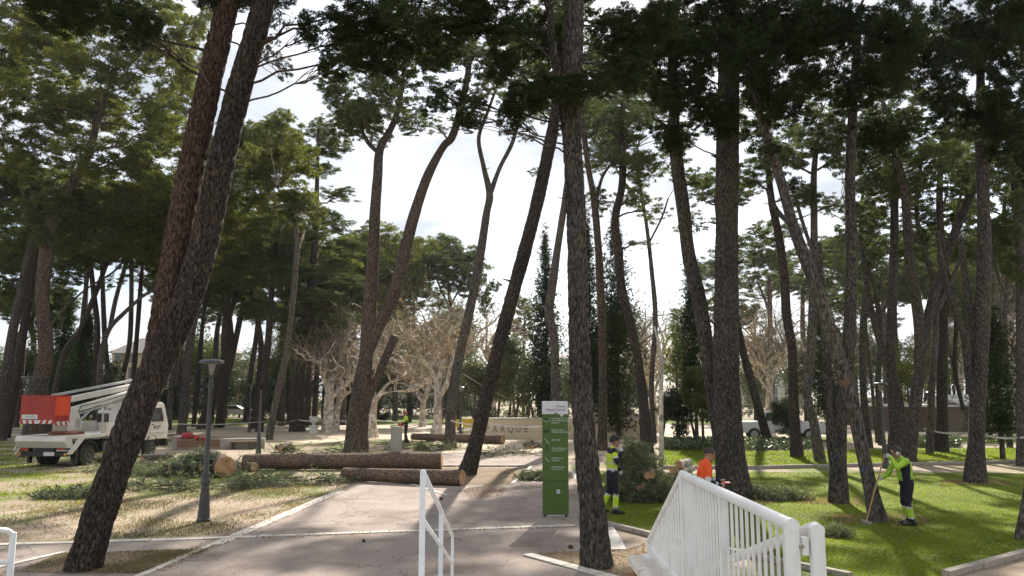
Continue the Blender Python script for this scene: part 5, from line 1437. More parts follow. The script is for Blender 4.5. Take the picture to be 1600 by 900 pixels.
red_cloth = plain('red_cloth', (0.36, 0.035, 0.035), (0.24, 0.02, 0.022), 6, 0.6)
red_plastic = plain('red_plastic', (0.45, 0.05, 0.035), (0.38, 0.035, 0.03), 6, 0.35)
dark_rubber = plain('dark_rubber', (0.022, 0.021, 0.02), (0.03, 0.028, 0.026), 9, 0.8)
def on_ledge(px, py=683): 
    p = U(px, py, ld + 0.3); return Vector((p.x, ld + 0.35, 0.505))
def lumpy(name, c, r, sc, mat, parent, seed, amp=0.18, sub=3):
    bm = bmesh.new()
    bmesh.ops.create_icosphere(bm, subdivisions=sub, radius=1.0)
    g = random.Random(seed)
    ph = [g.uniform(0, 6) for _ in range(6)]
    for v in bm.verts:
        n = v.co.normalized()
        k = 1 + amp * (math.sin(3.1 * n.x + ph[0]) * math.sin(2.7 * n.y + ph[1]) + 0.6 * math.sin(5.3 * n.z + ph[2]) * math.sin(4.7 * n.x + ph[3]))
        v.co = Vector((n.x * sc[0], n.y * sc[1], max(n.z, -0.7) * sc[2])) * r * k + Vector(c)
    for f in bm.faces: f.smooth = True
    me = bpy.data.meshes.new(name); bm.to_mesh(me); bm.free()
    return place(name, me, mat, parent, False)
p = on_ledge(292)
bag = empty('tool_bag', p, 'red tool bag lying on the ledge next to the truck cab', 'bag')
lumpy('body', (0, 0, 0.15), 0.22, (1.5, 0.8, 0.9), red_cloth, bag, 3)
MB().tube([(-0.2, 0, 0.25), (-0.1, 0, 0.38), (0.1, 0, 0.38), (0.2, 0, 0.25)], 0.018, 6).build('handle', dark_rubber, bag, True)
def helmet(c, label, mat, rz=0.0):
    h = empty('safety_helmet', c, label, 'helmet', rz=rz)
    MB().lathe([(0.15, 0.0), (0.155, 0.03), (0.15, 0.09), (0.12, 0.15), (0.07, 0.185), (0.01, 0.195)], n=18).build('shell', mat, h, True)
    MB().lathe([(0.19, 0.0), (0.20, 0.008), (0.15, 0.016)], (0.02, 0, 0.0), 18).build('brim', mat, h, True)
    for s in (-1, 1): MB().sphere((0, s * 0.165, 0.02), 0.055, (1, 0.5, 1.2), 10, 8).build('ear_muff', dark_rubber, h, True)
    return h
helmet(on_ledge(308), 'red safety helmet with ear muffs next to the red tool bag', red_plastic, 0.4)
helmet(on_ledge(321), 'red safety helmet lying by itself near the lamp shaft', red_plastic, 2.0)
lumpy_c = on_ledge(281)
cl = empty('crumpled_jacket', lumpy_c, 'crumpled white and red jacket at the truck end of the ledge', 'jacket')
lumpy('cloth', (0, 0, 0.09), 0.2, (1.3, 0.8, 0.5), plain('grey_white_cloth', (0.5, 0.48, 0.46), (0.3, 0.05, 0.05), 5, 0.8), cl, 8, 0.3)

# ------------------------------------------------------------------ felled logs
cut_wood = None
def make_cut():
    m, N, L, out = nodes_of('cut_wood')
    b = N.new('ShaderNodeBsdfPrincipled'); b.inputs['Roughness'].default_value = 0.8
    vec = mapping(N, L)
    wv = N.new('ShaderNodeTexWave'); wv.wave_type = 'RINGS'; wv.rings_direction = 'X'; wv.inputs['Scale'].default_value = 14; wv.inputs['Distortion'].default_value = 1.2; wv.inputs['Detail'].default_value = 2
    L.new(vec, wv.inputs['Vector'])
    r = ramp(N, [(0.0, (0.36, 0.215, 0.12)), (1.0, (0.47, 0.30, 0.175))])
    L.new(wv.outputs['Fac'], r.inputs['Fac'])
    n2 = noise(N, L, vec, 4.0, 5)
    r2 = ramp(N, [(0.35, (0.75, 0.62, 0.5)), (0.65, (1.1, 1.08, 1.05))]); L.new(n2.outputs['Fac'], r2.inputs['Fac'])
    L.new(mixc(N, L, r.outputs['Color'], r2.outputs['Color'], 1.0, 'MULTIPLY'), b.inputs['Base Color'])
    L.new(b.outputs['BSDF'], out.inputs['Surface'])
    MATS['cut_wood'] = m
make_cut()
def log(name, label, A, B, ra, rb, group=None, barkm='bark_log', seed=1, step=0.05, n=40, parent=None, zlift=0.0, knots=2, bulge=0.0):
    """lying trunk section from A to B (ground points), local X along the log"""
    A, B = Vector(A), Vector(B)
    d = B - A; L = d.length
    if parent is None:
        root = empty(name, (A.x, A.y, A.z + zlift), label, 'log', group)
    else:
        root = bpy.data.objects.new(name, None); COL.objects.link(root); root.parent = parent; root.location = (A.x, A.y, A.z + zlift)
    root.rotation_euler = (0, -math.asin(max(-1, min(1, d.z / L))), math.atan2(d.y, d.x))
    g = np.random.default_rng(seed)
    m = max(4, int(L / step)); t = np.linspace(0, 1, m)
    rad = ra + (rb - ra) * t
    a = np.linspace(0, 2 * np.pi, n, endpoint=False)
    Rr = rad[:, None] * (1 + 0.035 * np.sin(2 * a + g.uniform(0, 6))[None] + 0.03 * np.sin(3 * a + g.uniform(0, 6) + 2 * t[:, None]) + 0.025 * smooth_noise(m, max(3, int(L)), g)[:, None])
    nu = max(7, int(2 * np.pi * ra / 0.09))
    Vc = np.repeat((t * L / 0.2)[:, None], n, axis=1)
    e = worley(np.repeat((a / (2 * np.pi) * nu)[None], m, 0), Vc, nu, int(Vc.max()) + 2, seed)
    Rr = Rr + 0.05 * ra * (np.clip(e / 0.35, 0, 1) ** 0.6 - 0.6)
    if bulge: Rr = Rr * (1 + bulge * np.exp(-((t[:, None] - 0.8) / 0.2) ** 2) * np.clip(np.sin(a)[None], 0, 1))
    P = np.column_stack([t * L, 0.012 * L * np.sin(t * 3 + seed) * 0.5, np.full(m, 0) + rad.max()])
    V, Q = sweep(P, Rr, n)
    V = np.array(V)
    place('bark', np_mesh('bark', V, Q), MATS[barkm], root, False)
    for end, sgn in ((0, -1), (m - 1, 1)):
        ring = V[end * n:(end + 1) * n].copy(); c = ring.mean(axis=0)
        ring2 = c + (ring - c) * 0.985
        rr = [c[None] * (1 - q) + ring2 * q for q in (1.0, 0.93, 0.5)]
        VV = np.vstack([ring] + rr + [c[None]]) + 0.0
        VV[n:, 0] += sgn * 0.004; VV[2 * n:3 * n, 0] += sgn * 0.006; VV[3 * n:, 0] += sgn * (0.008 + 0.0)
        QQ = []
        for k in range(3):
            for i in range(n):
                QQ.append((k * n + i, k * n + (i + 1) % n, (k + 1) * n + (i + 1) % n, (k + 1) * n + i))
        TT = [(3 * n + i, 3 * n + (i + 1) % n, 4 * n) for i in range(n)]
        # rings centred on the pith: object origin at the cut centre
        o = place('cut_face', np_mesh('cut_face', VV - c, QQ, TT, smooth=False), MATS['cut_wood'], root, False)
        o.location = c
    for k in range(knots):
        t_ = g.uniform(0.15, 0.85); an = g.uniform(0.3, 2.4)
        q = Vector((t_ * L, 0, rad.max())); v = Vector((0.15, math.cos(an), math.sin(an)))
        MB().cone(q + v * ra * 0.8, q + v * ra * 1.12, ra * 0.2, ra * 0.12, 9).build('knot', MATS[barkm], root)
    return root
LA = PZ(380, 735); LM = PZ(596, 733.5); LB = PZ(690, 734)
log('felled_log', 'long felled pine log behind the front log, left section', LA, LM, 0.25, 0.30, 'felled pine logs', seed=3, bulge=0.08)
log('felled_log', 'short thick section ending the long felled log at its right', LM + Vector((0.03, 0, 0)), LB, 0.31, 0.32, 'felled pine logs', seed=4, bulge=0.12)
log('felled_log', 'front felled log lying across the walk with an orange cut end', PZ(538, 752) , PZ(722, 759.5), 0.20, 0.235, 'felled pine logs', seed=5)
log('felled_log', 'far felled trunk lying beyond the plinth at the edge of the square', PZ(640, 691) + Vector((0, 1.2, 0)), PZ(786, 694), 0.20, 0.25, 'felled pine logs', seed=6, step=0.1, n=24)
log('felled_log', 'thick log butt poking out of the branch pile by the lamp post', PZ(292, 738) + Vector((0, 2.0, 0)), PZ(352, 747), 0.32, 0.345, 'felled pine logs', seed=7)
log('felled_log', 'small round log leaning on the left end of the long log', PZ(366, 735) + Vector((0, 0.3, 0)), PZ(398, 737.5), 0.13, 0.16, 'felled pine logs', seed=8, step=0.1, n=20)
log('felled_log', 'grey limb lying on the grass in front of the truck cab', PZ(222, 722), PZ(268, 719), 0.16, 0.14, 'felled pine logs', 'bark_mid', seed=9, step=0.1, n=18)

# ------------------------------------------------------------------ cut branches: heaps of pine brush
def brush_heap(name, label, c, a, b, h, n_br, seed, leafm='leaf_cut', lai=1.6, kind='mid', stubs=0, cat='branch pile', bare=0.0, stub_r=(0.05, 0.10)):
    g = np.random.default_rng(seed)
    c = Vector(c)
    root = empty(name, c, label, cat)
    lines, chunks = [], []
    L, W, k = LEAF[kind]
    for i in range(n_br):
        an = g.uniform(0, 6.283); rr = math.sqrt(g.uniform(0, 1))
        x, y = a * rr * math.cos(an), b * rr * math.sin(an)
        zt_ = h * (1 - rr ** 2) * g.uniform(0.25, 1.0) + 0.05
        v = np.array([math.cos(an) * 0.8 + g.normal() * 0.5, math.sin(an) * 0.8 + g.normal() * 0.5, g.normal() * 0.25 - 0.15])
        v /= np.linalg.norm(v)
        ll = g.uniform(0.35, 0.8) * (a + b) / 2 + 0.15
        p1 = np.array([c.x + x, c.y + y, zt_]); p0 = p1 - v * ll * 0.6; p2 = p1 + v * ll * 0.6
        for p in (p0, p2): p[2] = max(p[2], 0.03)
        bc = branch_curve(p0, p2, g.uniform(0.010, 0.026), 0.005, g, 0.05, 5)
        lines.append(bc)
        if g.random() >= bare:
            nt = int(lai * 2.2 * ll * 0.35 / (0.5 * L * W) / k) + 4
            t = g.uniform(0.2, 1, nt)
            idx = t * 4; i0 = np.clip(idx.astype(int), 0, 3); f = (idx - i0)[:, None]
            C = bc[i0, :3] * (1 - f) + bc[i0 + 1, :3] * f + g.normal(size=(nt, 3)) * np.array([0.11, 0.11, 0.07]) * (0.5 + ll)
            C[:, 2] = np.maximum(C[:, 2], 0.02)
            chunks.append(needles(C, np.tile(v, (nt, 1)), k, L, W, g, spread=0.6))
    me = thin_tubes('branches', lines, 5)
    place('branches', me, MATS['bark_mid'], root)
    if chunks: place('needles', leaf_mesh('needles', chunks), MATS[leafm], root)
    for i in range(stubs):
        ang = g.uniform(-0.8, 0.8)
        px = c.x + g.uniform(-0.5, 0.4) * a; pz = g.uniform(0.15, 0.55) * h; py = c.y - b * g.uniform(1.0, 1.2)
        r_ = g.uniform(*stub_r)
        A = Vector((px + math.sin(ang) * 0.5, py + 0.6, pz + 0.1)); B = Vector((px, py, pz))
        d = (B - A).normalized()
        m = MB().cone(A, B, r_ * 0.9, r_, 14); m.build('cut_branch', MATS['bark_log'], root, True, world_coords=True)
        m = MB().cone(B, B + d * 0.012, r_ * 0.97, r_ * 0.95, 14); m.build('cut_face', MATS['cut_wood'], root, False, world_coords=True)
    return root
bp = PZ(1006, 786); 
brush_heap('branch_pile', 'tall heap of green pine branches beside the man in the beanie', bp + Vector((0, 0.7, 0)), 0.66, 0.6, 1.45, 110, 21, lai=1.1, kind='spray', stubs=8)
brush_heap('branch_pile', 'brown and green brush heap around the log butt by the lamp post', PZ(290, 748) + Vector((0, 0.9, 0)), 1.15, 0.8, 0.75, 90, 22, lai=0.9, stubs=2, bare=0.4, stub_r=(0.04, 0.06))
brush_heap('branch_pile', 'low dark brush heap on the near lawn left of the marked pine', PZ(1212, 780), 0.72, 0.4, 0.16, 40, 23, 'leaf_cut', lai=1.0, kind='spray')
brush_heap('branch_pile', 'small tuft of brush on the near lawn beside the white handrail', PZ(1312, 838), 0.14, 0.12, 0.12, 14, 24, 'leaf_cut', lai=0.9, kind='spray')
brush_heap('branch_pile', 'small heap of cut wood and twigs beyond the long log', PZ(448, 706), 0.55, 0.4, 0.42, 34, 25, lai=0.5, bare=0.7, stubs=4, stub_r=(0.06, 0.10))
brush_heap('branch_pile', 'loose brush heap on the square beside the sign', PZ(835, 700), 0.6, 0.5, 0.25, 34, 26, 'leaf_cut', lai=0.25, bare=0.7, stubs=3, kind='spray')
brush_heap('branch_pile', 'flat brush lying on the walk left of the sign foot', PZ(838, 750), 0.45, 0.3, 0.12, 22, 27, lai=1.0)
brush_heap('branch_pile', 'flat spray of pine twigs on the dirt in front of the long log', PZ(470, 755), 1.7, 0.7, 0.05, 34, 28, lai=0.30, bare=0.45, kind='spray')
brush_heap('branch_pile', 'pine twigs scattered under the far felled trunk', PZ(660, 703), 1.9, 1.0, 0.10, 50, 29, lai=0.3, bare=0.45, kind='spray')
brush_heap('branch_pile', 'low green brush between the log butt and the leaning trunk', PZ(258, 742), 1.4, 0.8, 0.16, 44, 30, lai=0.35, bare=0.4, kind='spray')
brush_heap('branch_pile', 'sparse twigs on the grass left of the leaning trunk', PZ(110, 778), 0.7, 0.4, 0.08, 20, 31, 'leaf_cut', lai=0.6)
brush_heap('branch_pile', 'pine sprays lying along the walk edge below the small round log', PZ(395, 762), 1.3, 0.5, 0.05, 28, 32, lai=0.30, bare=0.45, kind='spray')
brush_heap('branch_pile', 'cut green sprigs strewn over the dirt left of the near lamp post', PZ(235, 765), 1.8, 0.6, 0.05, 36, 33, lai=0.28, bare=0.5, kind='spray')
brush_heap('branch_pile', 'cut green sprigs strewn in front of the lift truck cab', PZ(215, 735), 1.9, 1.0, 0.08, 44, 34, lai=0.3, bare=0.45, kind='spray')
brush_heap('branch_pile', 'broken twigs strewn on the soil beyond the long log', PZ(500, 716), 2.4, 1.1, 0.06, 50, 35, 'leaf_cut', lai=0.15, bare=0.7, kind='spray')
brush_heap('branch_pile', 'broken twigs strewn on the square behind the leaning dark pine', PZ(790, 712), 1.6, 0.8, 0.05, 36, 36, 'leaf_cut', lai=0.15, bare=0.7, kind='spray')
# stack of short pale logs
sp = PZ(1056, 752)
g1 = random.Random(5)
for i, (dx, dz, r_, wrd) in enumerate(((-0.22, 0, 0.13, 'lowest left'), (0.10, 0, 0.12, 'lowest right'), (-0.08, 0.21, 0.14, 'middle'), (0.20, 0.20, 0.11, 'right-hand'), (0.10, 0.40, 0.12, 'topmost'))):
    A = Vector((sp.x + dx + 0.55, sp.y + 0.9, dz)); B = Vector((sp.x + dx, sp.y, dz))
    log('cut_log', f'{wrd} short pale log of the little stack behind the railing', A, B, r_ * 0.95, r_, 'short logs in the stack', 'bark_plane', seed=40 + i, step=0.1, n=18, knots=0)

# ------------------------------------------------------------------ lift truck
truck_white = plain('truck_white', (0.62, 0.585, 0.53), (0.54, 0.505, 0.45), 2.5, 0.42, 0, 0.4)
truck_grey = plain('truck_grey', (0.42, 0.42, 0.40), (0.34, 0.34, 0.33), 3, 0.45, 0.2)
truck_black = plain('truck_black', (0.022, 0.022, 0.023), (0.035, 0.033, 0.03), 6, 0.7)
basket_red = plain('basket_red', (0.33, 0.026, 0.018), (0.26, 0.022, 0.016), 2, 0.45)
basket_orange = plain('basket_orange', (0.66, 0.075, 0.020), (0.58, 0.06, 0.02), 2, 0.45)
window_glass = plain('window_glass', (0.03, 0.035, 0.038), (0.05, 0.055, 0.055), 3, 0.08, 0, 0.8)
tail_red = plain('tail_red', (0.40, 0.02, 0.015), None, 5, 0.25)
lamp_amber = plain('lamp_amber', (0.6, 0.25, 0.03), None, 5, 0.25)
plate_white = plain('plate_white', (0.6, 0.6, 0.58), None, 5, 0.5)
TH = R(9.0)
fwd = Vector((math.sin(TH), math.cos(TH), 0)); lft = Vector((-math.cos(TH), math.sin(TH), 0))
rw = PZ(137, 727)
t0 = rw + lft * 0.98
tk = empty('lift_truck', (t0.x, t0.y, 0), 'white lift truck with a red basket and folded boom parked on the grass', 'truck', rz=math.pi / 2 - TH)
# local: x forward, y left
def T(name, m, mat, parent=tk, **k): return m.build(name, mat, parent, **k)
T('chassis', MB().bx(-1.15, 5.2, -0.42, 0.42, 0.50, 0.80).bx(-1.2, -1.0, -0.95, 0.95, 0.42, 0.58).bx(0.9, 2.6, -0.85, 0.85, 0.45, 0.85), truck_black)
T('bed', MB().prism([(-1.05, 1.06), (3.05, 1.06), (3.05, 1.17), (-1.35, 1.17), (-1.42, 0.98), (-1.2, 0.72), (-0.9, 0.72)], 'y', -1.05, 1.05), truck_white, bevel=0.02)
T('side_skirt', MB().prism([(-1.30, 0.50), (-1.02, 0.50), (-0.40, 1.06), (3.05, 1.06), (3.05, 1.165), (-0.62, 1.165)], 'y', -1.10, -1.055), truck_white)
T('side_skirt', MB().prism([(-1.30, 0.50), (-1.02, 0.50), (-0.40, 1.06), (3.05, 1.06), (3.05, 1.165), (-0.62, 1.165)], 'y', 1.055, 1.10), truck_white)
for k in range(3):
    T('step', MB().bx(-1.30 + 0.20 * k, -1.02 + 0.20 * k, -1.05, -0.62, 0.62 + 0.17 * k, 0.66 + 0.17 * k), truck_grey)
T('drop_side', MB().bx(0.55, 3.0, -1.04, -1.0, 1.18, 1.60), truck_white)
T('drop_side', MB().bx(0.55, 3.0, 1.0, 1.04, 1.18, 1.60), truck_white)
T('headboard', MB().bx(2.98, 3.03, -0.99, 0.99, 1.18, 2.05), truck_white)
for x in (0.6, 1.7):
    T('stanchion', MB().bx(x - 0.03, x + 0.03, -1.06, -1.0, 1.18, 1.95 if x < 1 else 1.70), truck_grey)
T('control_box', MB().bx(0.85, 1.15, -0.9, -0.6, 1.60, 1.95), truck_black)
T('warning_lamp', MB().bx(0.92, 1.1, -0.85, -0.67, 1.96, 2.02), plate_white)
T('cab', MB().prism([(3.1, 0.75), (5.05, 0.75), (5.12, 1.35), (5.05, 1.50), (4.72, 2.28), (4.55, 2.36), (3.25, 2.36), (3.1, 2.25)], 'y', -0.98, 0.98), truck_white, bevel=0.04)
dr = T('door', MB().prism([(3.75, 0.80), (4.72, 0.80), (4.80, 1.45), (4.56, 2.20), (3.75, 2.20)], 'y', -1.0, -0.975), truck_white)
T('window', MB().prism([(3.82, 1.52), (4.70, 1.52), (4.48, 2.12), (3.82, 2.12)], 'y', -1.012, -0.999), window_glass, dr)
T('handle', MB().bx(3.82, 3.95, -1.02, -0.999, 1.38, 1.42), truck_black, dr)
T('door_stripe', MB().bx(3.78, 4.74, -1.01, -0.999, 1.02, 1.07), truck_grey, dr)
for k, w_ in enumerate((0.34, 0.22)):
    T('door_lettering', MB().bx(4.16, 4.16 + w_, -1.008, -0.999, 1.30 - 0.09 * k, 1.34 - 0.09 * k), truck_black, dr)
T('door_emblem', MB().prism([(4.00, 1.22), (4.09, 1.22), (4.10, 1.33), (4.045, 1.38), (3.99, 1.33)], 'y', -1.008, -0.999), truck_black, dr)
T('window', MB().prism([(3.75, 1.52), (4.68, 1.52), (4.46, 2.12), (3.75, 2.12)], 'y', 0.979, 0.99), window_glass)
wsm = MB().bm
m = MB(); m.poly([(5.058, -0.85, 1.55), (5.058, 0.85, 1.55), (4.765, 0.80, 2.22), (4.765, -0.80, 2.22)]); T('windscreen', m, window_glass)
T('rear_window', MB().bx(3.085, 3.10, -0.6, 0.6, 1.6, 2.1), window_glass)
T('roof_sign', MB().bx(3.3, 4.3, -0.7, 0.7, 2.365, 2.43), plate_white)
T('bumper', MB().bx(5.02, 5.2, -0.98, 0.98, 0.42, 0.74), truck_black, bevel=0.02)
T('grille', MB().bx(5.10, 5.13, -0.5, 0.5, 0.85, 1.15), truck_black)
for s in (-1, 1):
    T('headlight', MB().bx(5.09, 5.13, s * 0.78 - 0.13, s * 0.78 + 0.13, 0.86, 1.04), lamp_glass)
    T('mirror', MB().bx(4.82, 4.9, s * 1.16 - 0.08, s * 1.16 + 0.08, 1.6, 1.95), truck_black)
    T('tail_lamp', MB().bx(-1.23, -1.2, s * 0.75 - 0.16, s * 0.75 + 0.16, 0.62, 0.72), tail_red)
    T('rear_marker', MB().bx(-1.24, -1.2, s * 0.95 - 0.04, s * 0.95 + 0.04, 0.44, 0.56), lamp_amber)
T('number_plate', MB().bx(-1.235, -1.205, -0.50, -0.06, 0.44, 0.58), plate_white)
T('rear_rail', MB().tube([(-1.2, 1.0, 0.5), (-1.42, 1.02, 0.62), (-1.25, 1.02, 0.95)], 0.022, 6), truck_white)
T('winch', MB().cone((-1.15, 0.15, 0.82), (-1.15, 0.45, 0.82), 0.10, 0.10, 12), plain('rusty_red', (0.25, 0.07, 0.04), (0.15, 0.05, 0.035), 7, 0.7))
tyre_m = plain('tyre', (0.030, 0.029, 0.028), (0.05, 0.046, 0.042), 5, 0.9)
rim_m = plain('rim', (0.12, 0.115, 0.11), (0.07, 0.068, 0.065), 4, 0.5, 0.4)
def wheel(x, y, out, r_=0.40, w=0.24):
    ty = MB()
    prof = [(r_ - 0.16, -w / 2), (r_ - 0.05, -w / 2), (r_, -w / 2 + 0.04), (r_, w / 2 - 0.04), (r_ - 0.05, w / 2), (r_ - 0.16, w / 2)]
    ty.lathe(prof, n=28)
    for v in ty.bm.verts: v.co = Vector((v.co.x, v.co.z, v.co.y))
    o = ty.build('wheel', tyre_m, tk, True)
    o.location = (x, y, r_)
    rm = MB().lathe([(0.235, 0.0), (0.235, 0.08), (0.20, 0.085), (0.17, 0.03), (0.08, 0.03), (0.075, 0.085), (0.03, 0.09)], n=22)
    for v in rm.bm.verts: v.co = Vector((v.co.x, out * (w / 2 - 0.055 + v.co.z), v.co.y))
    rm.build('rim', rim_m, o, True)
    for k in range(6):
        a = k * math.pi / 3
        MB().cone((0.125 * math.cos(a), out * (w / 2 - 0.02), 0.125 * math.sin(a)), (0.125 * math.cos(a), out * (w / 2 + 0.012), 0.125 * math.sin(a)), 0.016, 0.014, 6).build('wheel_nut', truck_grey, o)
    return o
for s in (-1, 1):
    wheel(0, s * 0.86, s); wheel(0, s * 0.60, s); wheel(3.95, s * 0.84, s)
    fen = []
    for k in range(11):
        a = math.pi * k / 10
        fen.append((0.50 * math.cos(a), 0.44 + 0.50 * math.sin(a)))
    inner = [(0.46 * math.cos(math.pi * k / 10), 0.44 + 0.46 * math.sin(math.pi * k / 10)) for k in range(10, -1, -1)]
    T('mudguard', MB().prism(fen + inner, 'y', s * 0.48, s * 1.02), truck_black)
    T('wheel_arch', MB().prism([(3.95 + x, z) for x, z in fen] + [(3.95 + x, z) for x, z in inner], 'y', s * 0.72, s * 1.0), truck_black)
T('tool_locker', MB().bx(1.0, 2.2, -1.02, -0.55, 0.45, 0.85), truck_grey, bevel=0.015)
T('stabiliser', MB().bx(-0.75, -0.63, -1.02, -0.90, 0.12, 1.0), truck_black)
T('stabiliser', MB().bx(-0.75, -0.63, 0.90, 1.02, 0.12, 1.0), truck_black)
T('turntable', MB().lathe([(0.62, 1.175), (0.62, 1.26), (0.5, 1.30)], (-0.05, 0, 0), 28), plain('rusty_red', (0.25, 0.07, 0.04)), smooth=True)
T('turret', MB().prism([(-0.40, 1.30), (0.34, 1.30), (0.36, 1.62), (0.02, 2.18), (-0.30, 2.18), (-0.42, 1.75)], 'y', -0.33, 0.33), truck_white, bevel=0.02)
T('turret_panel', MB().bx(-0.02, 0.26, -0.338, -0.332, 1.42, 1.78), truck_grey)
T('engine_guard', MB().bx(0.30, 0.7, 0.0, 0.35, 1.18, 1.42), red_plastic)
def boom(name, a, b, w, h, mat):
    T(name, MB().bar(a, b, w, h), mat, bevel=0.015)
boom('lower_boom', (-0.15, -0.16, 2.08), (4.7, -0.16, 3.02), 0.20, 0.22, truck_white)
boom('tension_rod', (0.05, -0.16, 1.90), (4.6, -0.16, 2.80), 0.08, 0.09, truck_grey)
boom('upper_boom', (-0.50, 0.10, 2.42), (4.85, 0.10, 3.20), 0.20, 0.22, truck_white)
boom('levelling_rod', (-0.60, 0.30, 2.66), (4.8, 0.30, 3.42), 0.09, 0.10, truck_grey)
boom('knuckle', (4.62, -0.05, 2.90), (4.92, -0.05, 3.46), 0.50, 0.30, truck_white)
T('lift_cylinder', MB().cone((0.25, -0.16, 1.55), (1.15, -0.16, 2.20), 0.06, 0.045, 12), truck_grey, smooth=True)
T('boom_rest', MB().bx(2.95, 3.08, -0.4, 0.35, 2.05, 2.62), truck_white)
# basket, hanging behind the turret
T('basket', MB().bx(-1.55, -1.51, -0.62, 0.78, 1.62, 2.62).bx(-0.76, -0.72, -0.62, 0.78, 1.62, 2.62).bx(-1.51, -0.76, 0.74, 0.78, 1.62, 2.62).bx(-1.51, -0.76, -0.58, 0.74, 1.62, 1.66), basket_red)
bsk = T('basket_side', MB().bx(-1.51, -0.76, -0.62, -0.58, 1.62, 2.62), basket_orange)
T('basket_pocket', MB().bx(-1.46, -0.82, -0.632, -0.621, 1.66, 1.92), basket_red, bsk)
for s, y in ((0, -0.63), (1, 0.75)):
    T('basket_rim', MB().bx(-1.57, -0.70, y, y + 0.05, 2.62, 2.67), basket_red)
T('basket_rim', MB().bx(-1.57, -1.52, -0.58, 0.75, 2.62, 2.67), basket_red)
T('basket_sticker', MB().bx(-1.556, -1.551, 0.05, 0.70, 1.80, 1.96), plate_white)
T('basket_lettering', MB().bx(-1.561, -1.557, 0.12, 0.55, 1.85, 1.91), truck_grey)
cv = T('chevron_panel', MB().bx(-1.556, -1.551, -0.60, 0.76, 1.63, 1.76), plate_white)
for k in range(6):
    y = 0.72 - k * 0.24
    T('chevron', MB().prism([(y, 1.632), (y - 0.11, 1.632), (y - 0.05, 1.758), (y + 0.0 + 0.03, 1.758)] if k < 3 else [(y - 0.05, 1.632), (y - 0.16, 1.632), (y - 0.22, 1.758), (y - 0.11, 1.758)], 'x', -1.560, -1.557), tail_red, cv)
cs = T('chevron_panel', MB().bx(-1.50, -0.78, -0.632, -0.6215, 1.63, 1.76) if False else MB().bx(-1.50, -0.78, -0.640, -0.633, 1.56, 1.70), plate_white)
for k in range(3):
    x = -1.46 + k * 0.26
    T('chevron', MB().prism([(x, 1.562), (x + 0.12, 1.562), (x + 0.03, 1.698), (x - 0.03, 1.698)], 'y', -0.644, -0.641), tail_red, cs)
for k, y_ in enumerate((-0.28, -0.04, 0.22)):
    T('hydraulic_hose', MB().tube([(0.1, y_, 1.9), (0.3, y_, 2.26), (1.6, y_ + 0.03, 2.42), (3.0, y_, 2.72)], 0.016, 6), truck_black, smooth=True)
T('beacon', MB().lathe([(0.07, 2.43), (0.07, 2.47), (0.055, 2.56), (0.0, 2.58)], (3.6, 0.3, 0), 12), lamp_amber, smooth=True)
T('exhaust_stack', MB().tube([(3.0, 0.75, 0.8), (3.04, 0.75, 2.3)], 0.04, 8), truck_grey, smooth=True)
T('side_marker', MB().bx(0.8, 0.9, -1.112, -1.101, 1.09, 1.13), lamp_amber)
T('side_marker', MB().bx(2.4, 2.5, -1.112, -1.101, 1.09, 1.13), lamp_amber)
for k in range(4):
    T('bed_rib', MB().bx(0.75 + 0.6 * k, 0.79 + 0.6 * k, -1.062, -1.041, 1.19, 1.59), truck_grey)
lettering('AYUNTAMIENTO', 0.10, truck_grey, tk, (1.25, -1.046, 1.36), name='side_lettering') if False else None
T('basket_control', MB().bx(-0.72, -0.58, -0.40, -0.05, 2.15, 2.50), basket_orange)

# ------------------------------------------------------------------ pickup and far car
car_white = plain('car_white', (0.70, 0.70, 0.69), (0.64, 0.64, 0.63), 3, 0.25, 0, 0.5)
def car(name, label, loc, rz, cat, pickup=True, paint=None, scale=1.0):
    c = empty(name, loc, label, cat, rz=rz)
    paint = paint or car_white
    if pickup:
        prof = [(-2.5, 0.45), (2.45, 0.45), (2.52, 0.75), (2.40, 1.02), (1.15, 1.14), (0.45, 1.70), (-0.9, 1.72), (-1.05, 1.12), (-2.5, 1.10)]
        win = [(0.98, 1.16), (0.38, 1.62), (-0.82, 1.64), (-0.90, 1.16)]
    else:
        prof = [(-2.1, 0.40), (2.05, 0.40), (2.12, 0.70), (1.95, 0.92), (1.05, 1.0), (0.35, 1.45), (-1.2, 1.47), (-1.95, 1.0), (-2.12, 0.8)]
        win = [(0.92, 1.02), (0.30, 1.38), (-1.15, 1.40), (-1.70, 1.02)]
    MB().prism(prof, 'y', -0.88, 0.88).build('body', paint, c, bevel=0.06)
    for s in (-1, 1):
        MB().prism(win, 'y', s * 0.875, s * 0.892).build('window', window_glass, c)
        MB().box((2.42 if pickup else 2.02, s * 0.66, 0.80), (0.16, 0.3, 0.16)).build('headlight', lamp_glass, c)
        for x in (-1.55, 1.55):
            w = MB().cone((x, s * 0.70, 0.37), (x, s * 0.91, 0.37), 0.37, 0.37, 22).build('wheel', tyre_m, c, True)
            MB().cone((x, s * 0.90, 0.37), (x, s * 0.925, 0.37), 0.22, 0.19, 16).build('rim', truck_grey, w, True)
    MB().bx(2.42 if pickup else 2.04, 2.60 if pickup else 2.18, -0.84, 0.84, 0.38, 0.60).build('bumper', truck_black, c)
    return c
cp = U(1222, 688, 46.5)
car('pickup_truck', 'white pickup parked behind the ivy bed, half hidden by trunks and a dark shrub', (cp.x, 46.8, -0.0), R(-12), 'pickup')
cp = U(366, 650, 92); car('parked_car', 'small white car far back between the dark left-hand trunks', (cp.x, 92, 0), R(8), 'car', False)
cp = U(735, 652, 84); car('parked_car', 'grey car far back behind the yellow barrier', (cp.x, 84, 0), R(4), 'car', False, plain('car_grey', (0.20, 0.21, 0.22), None, 3, 0.3, 0.3))

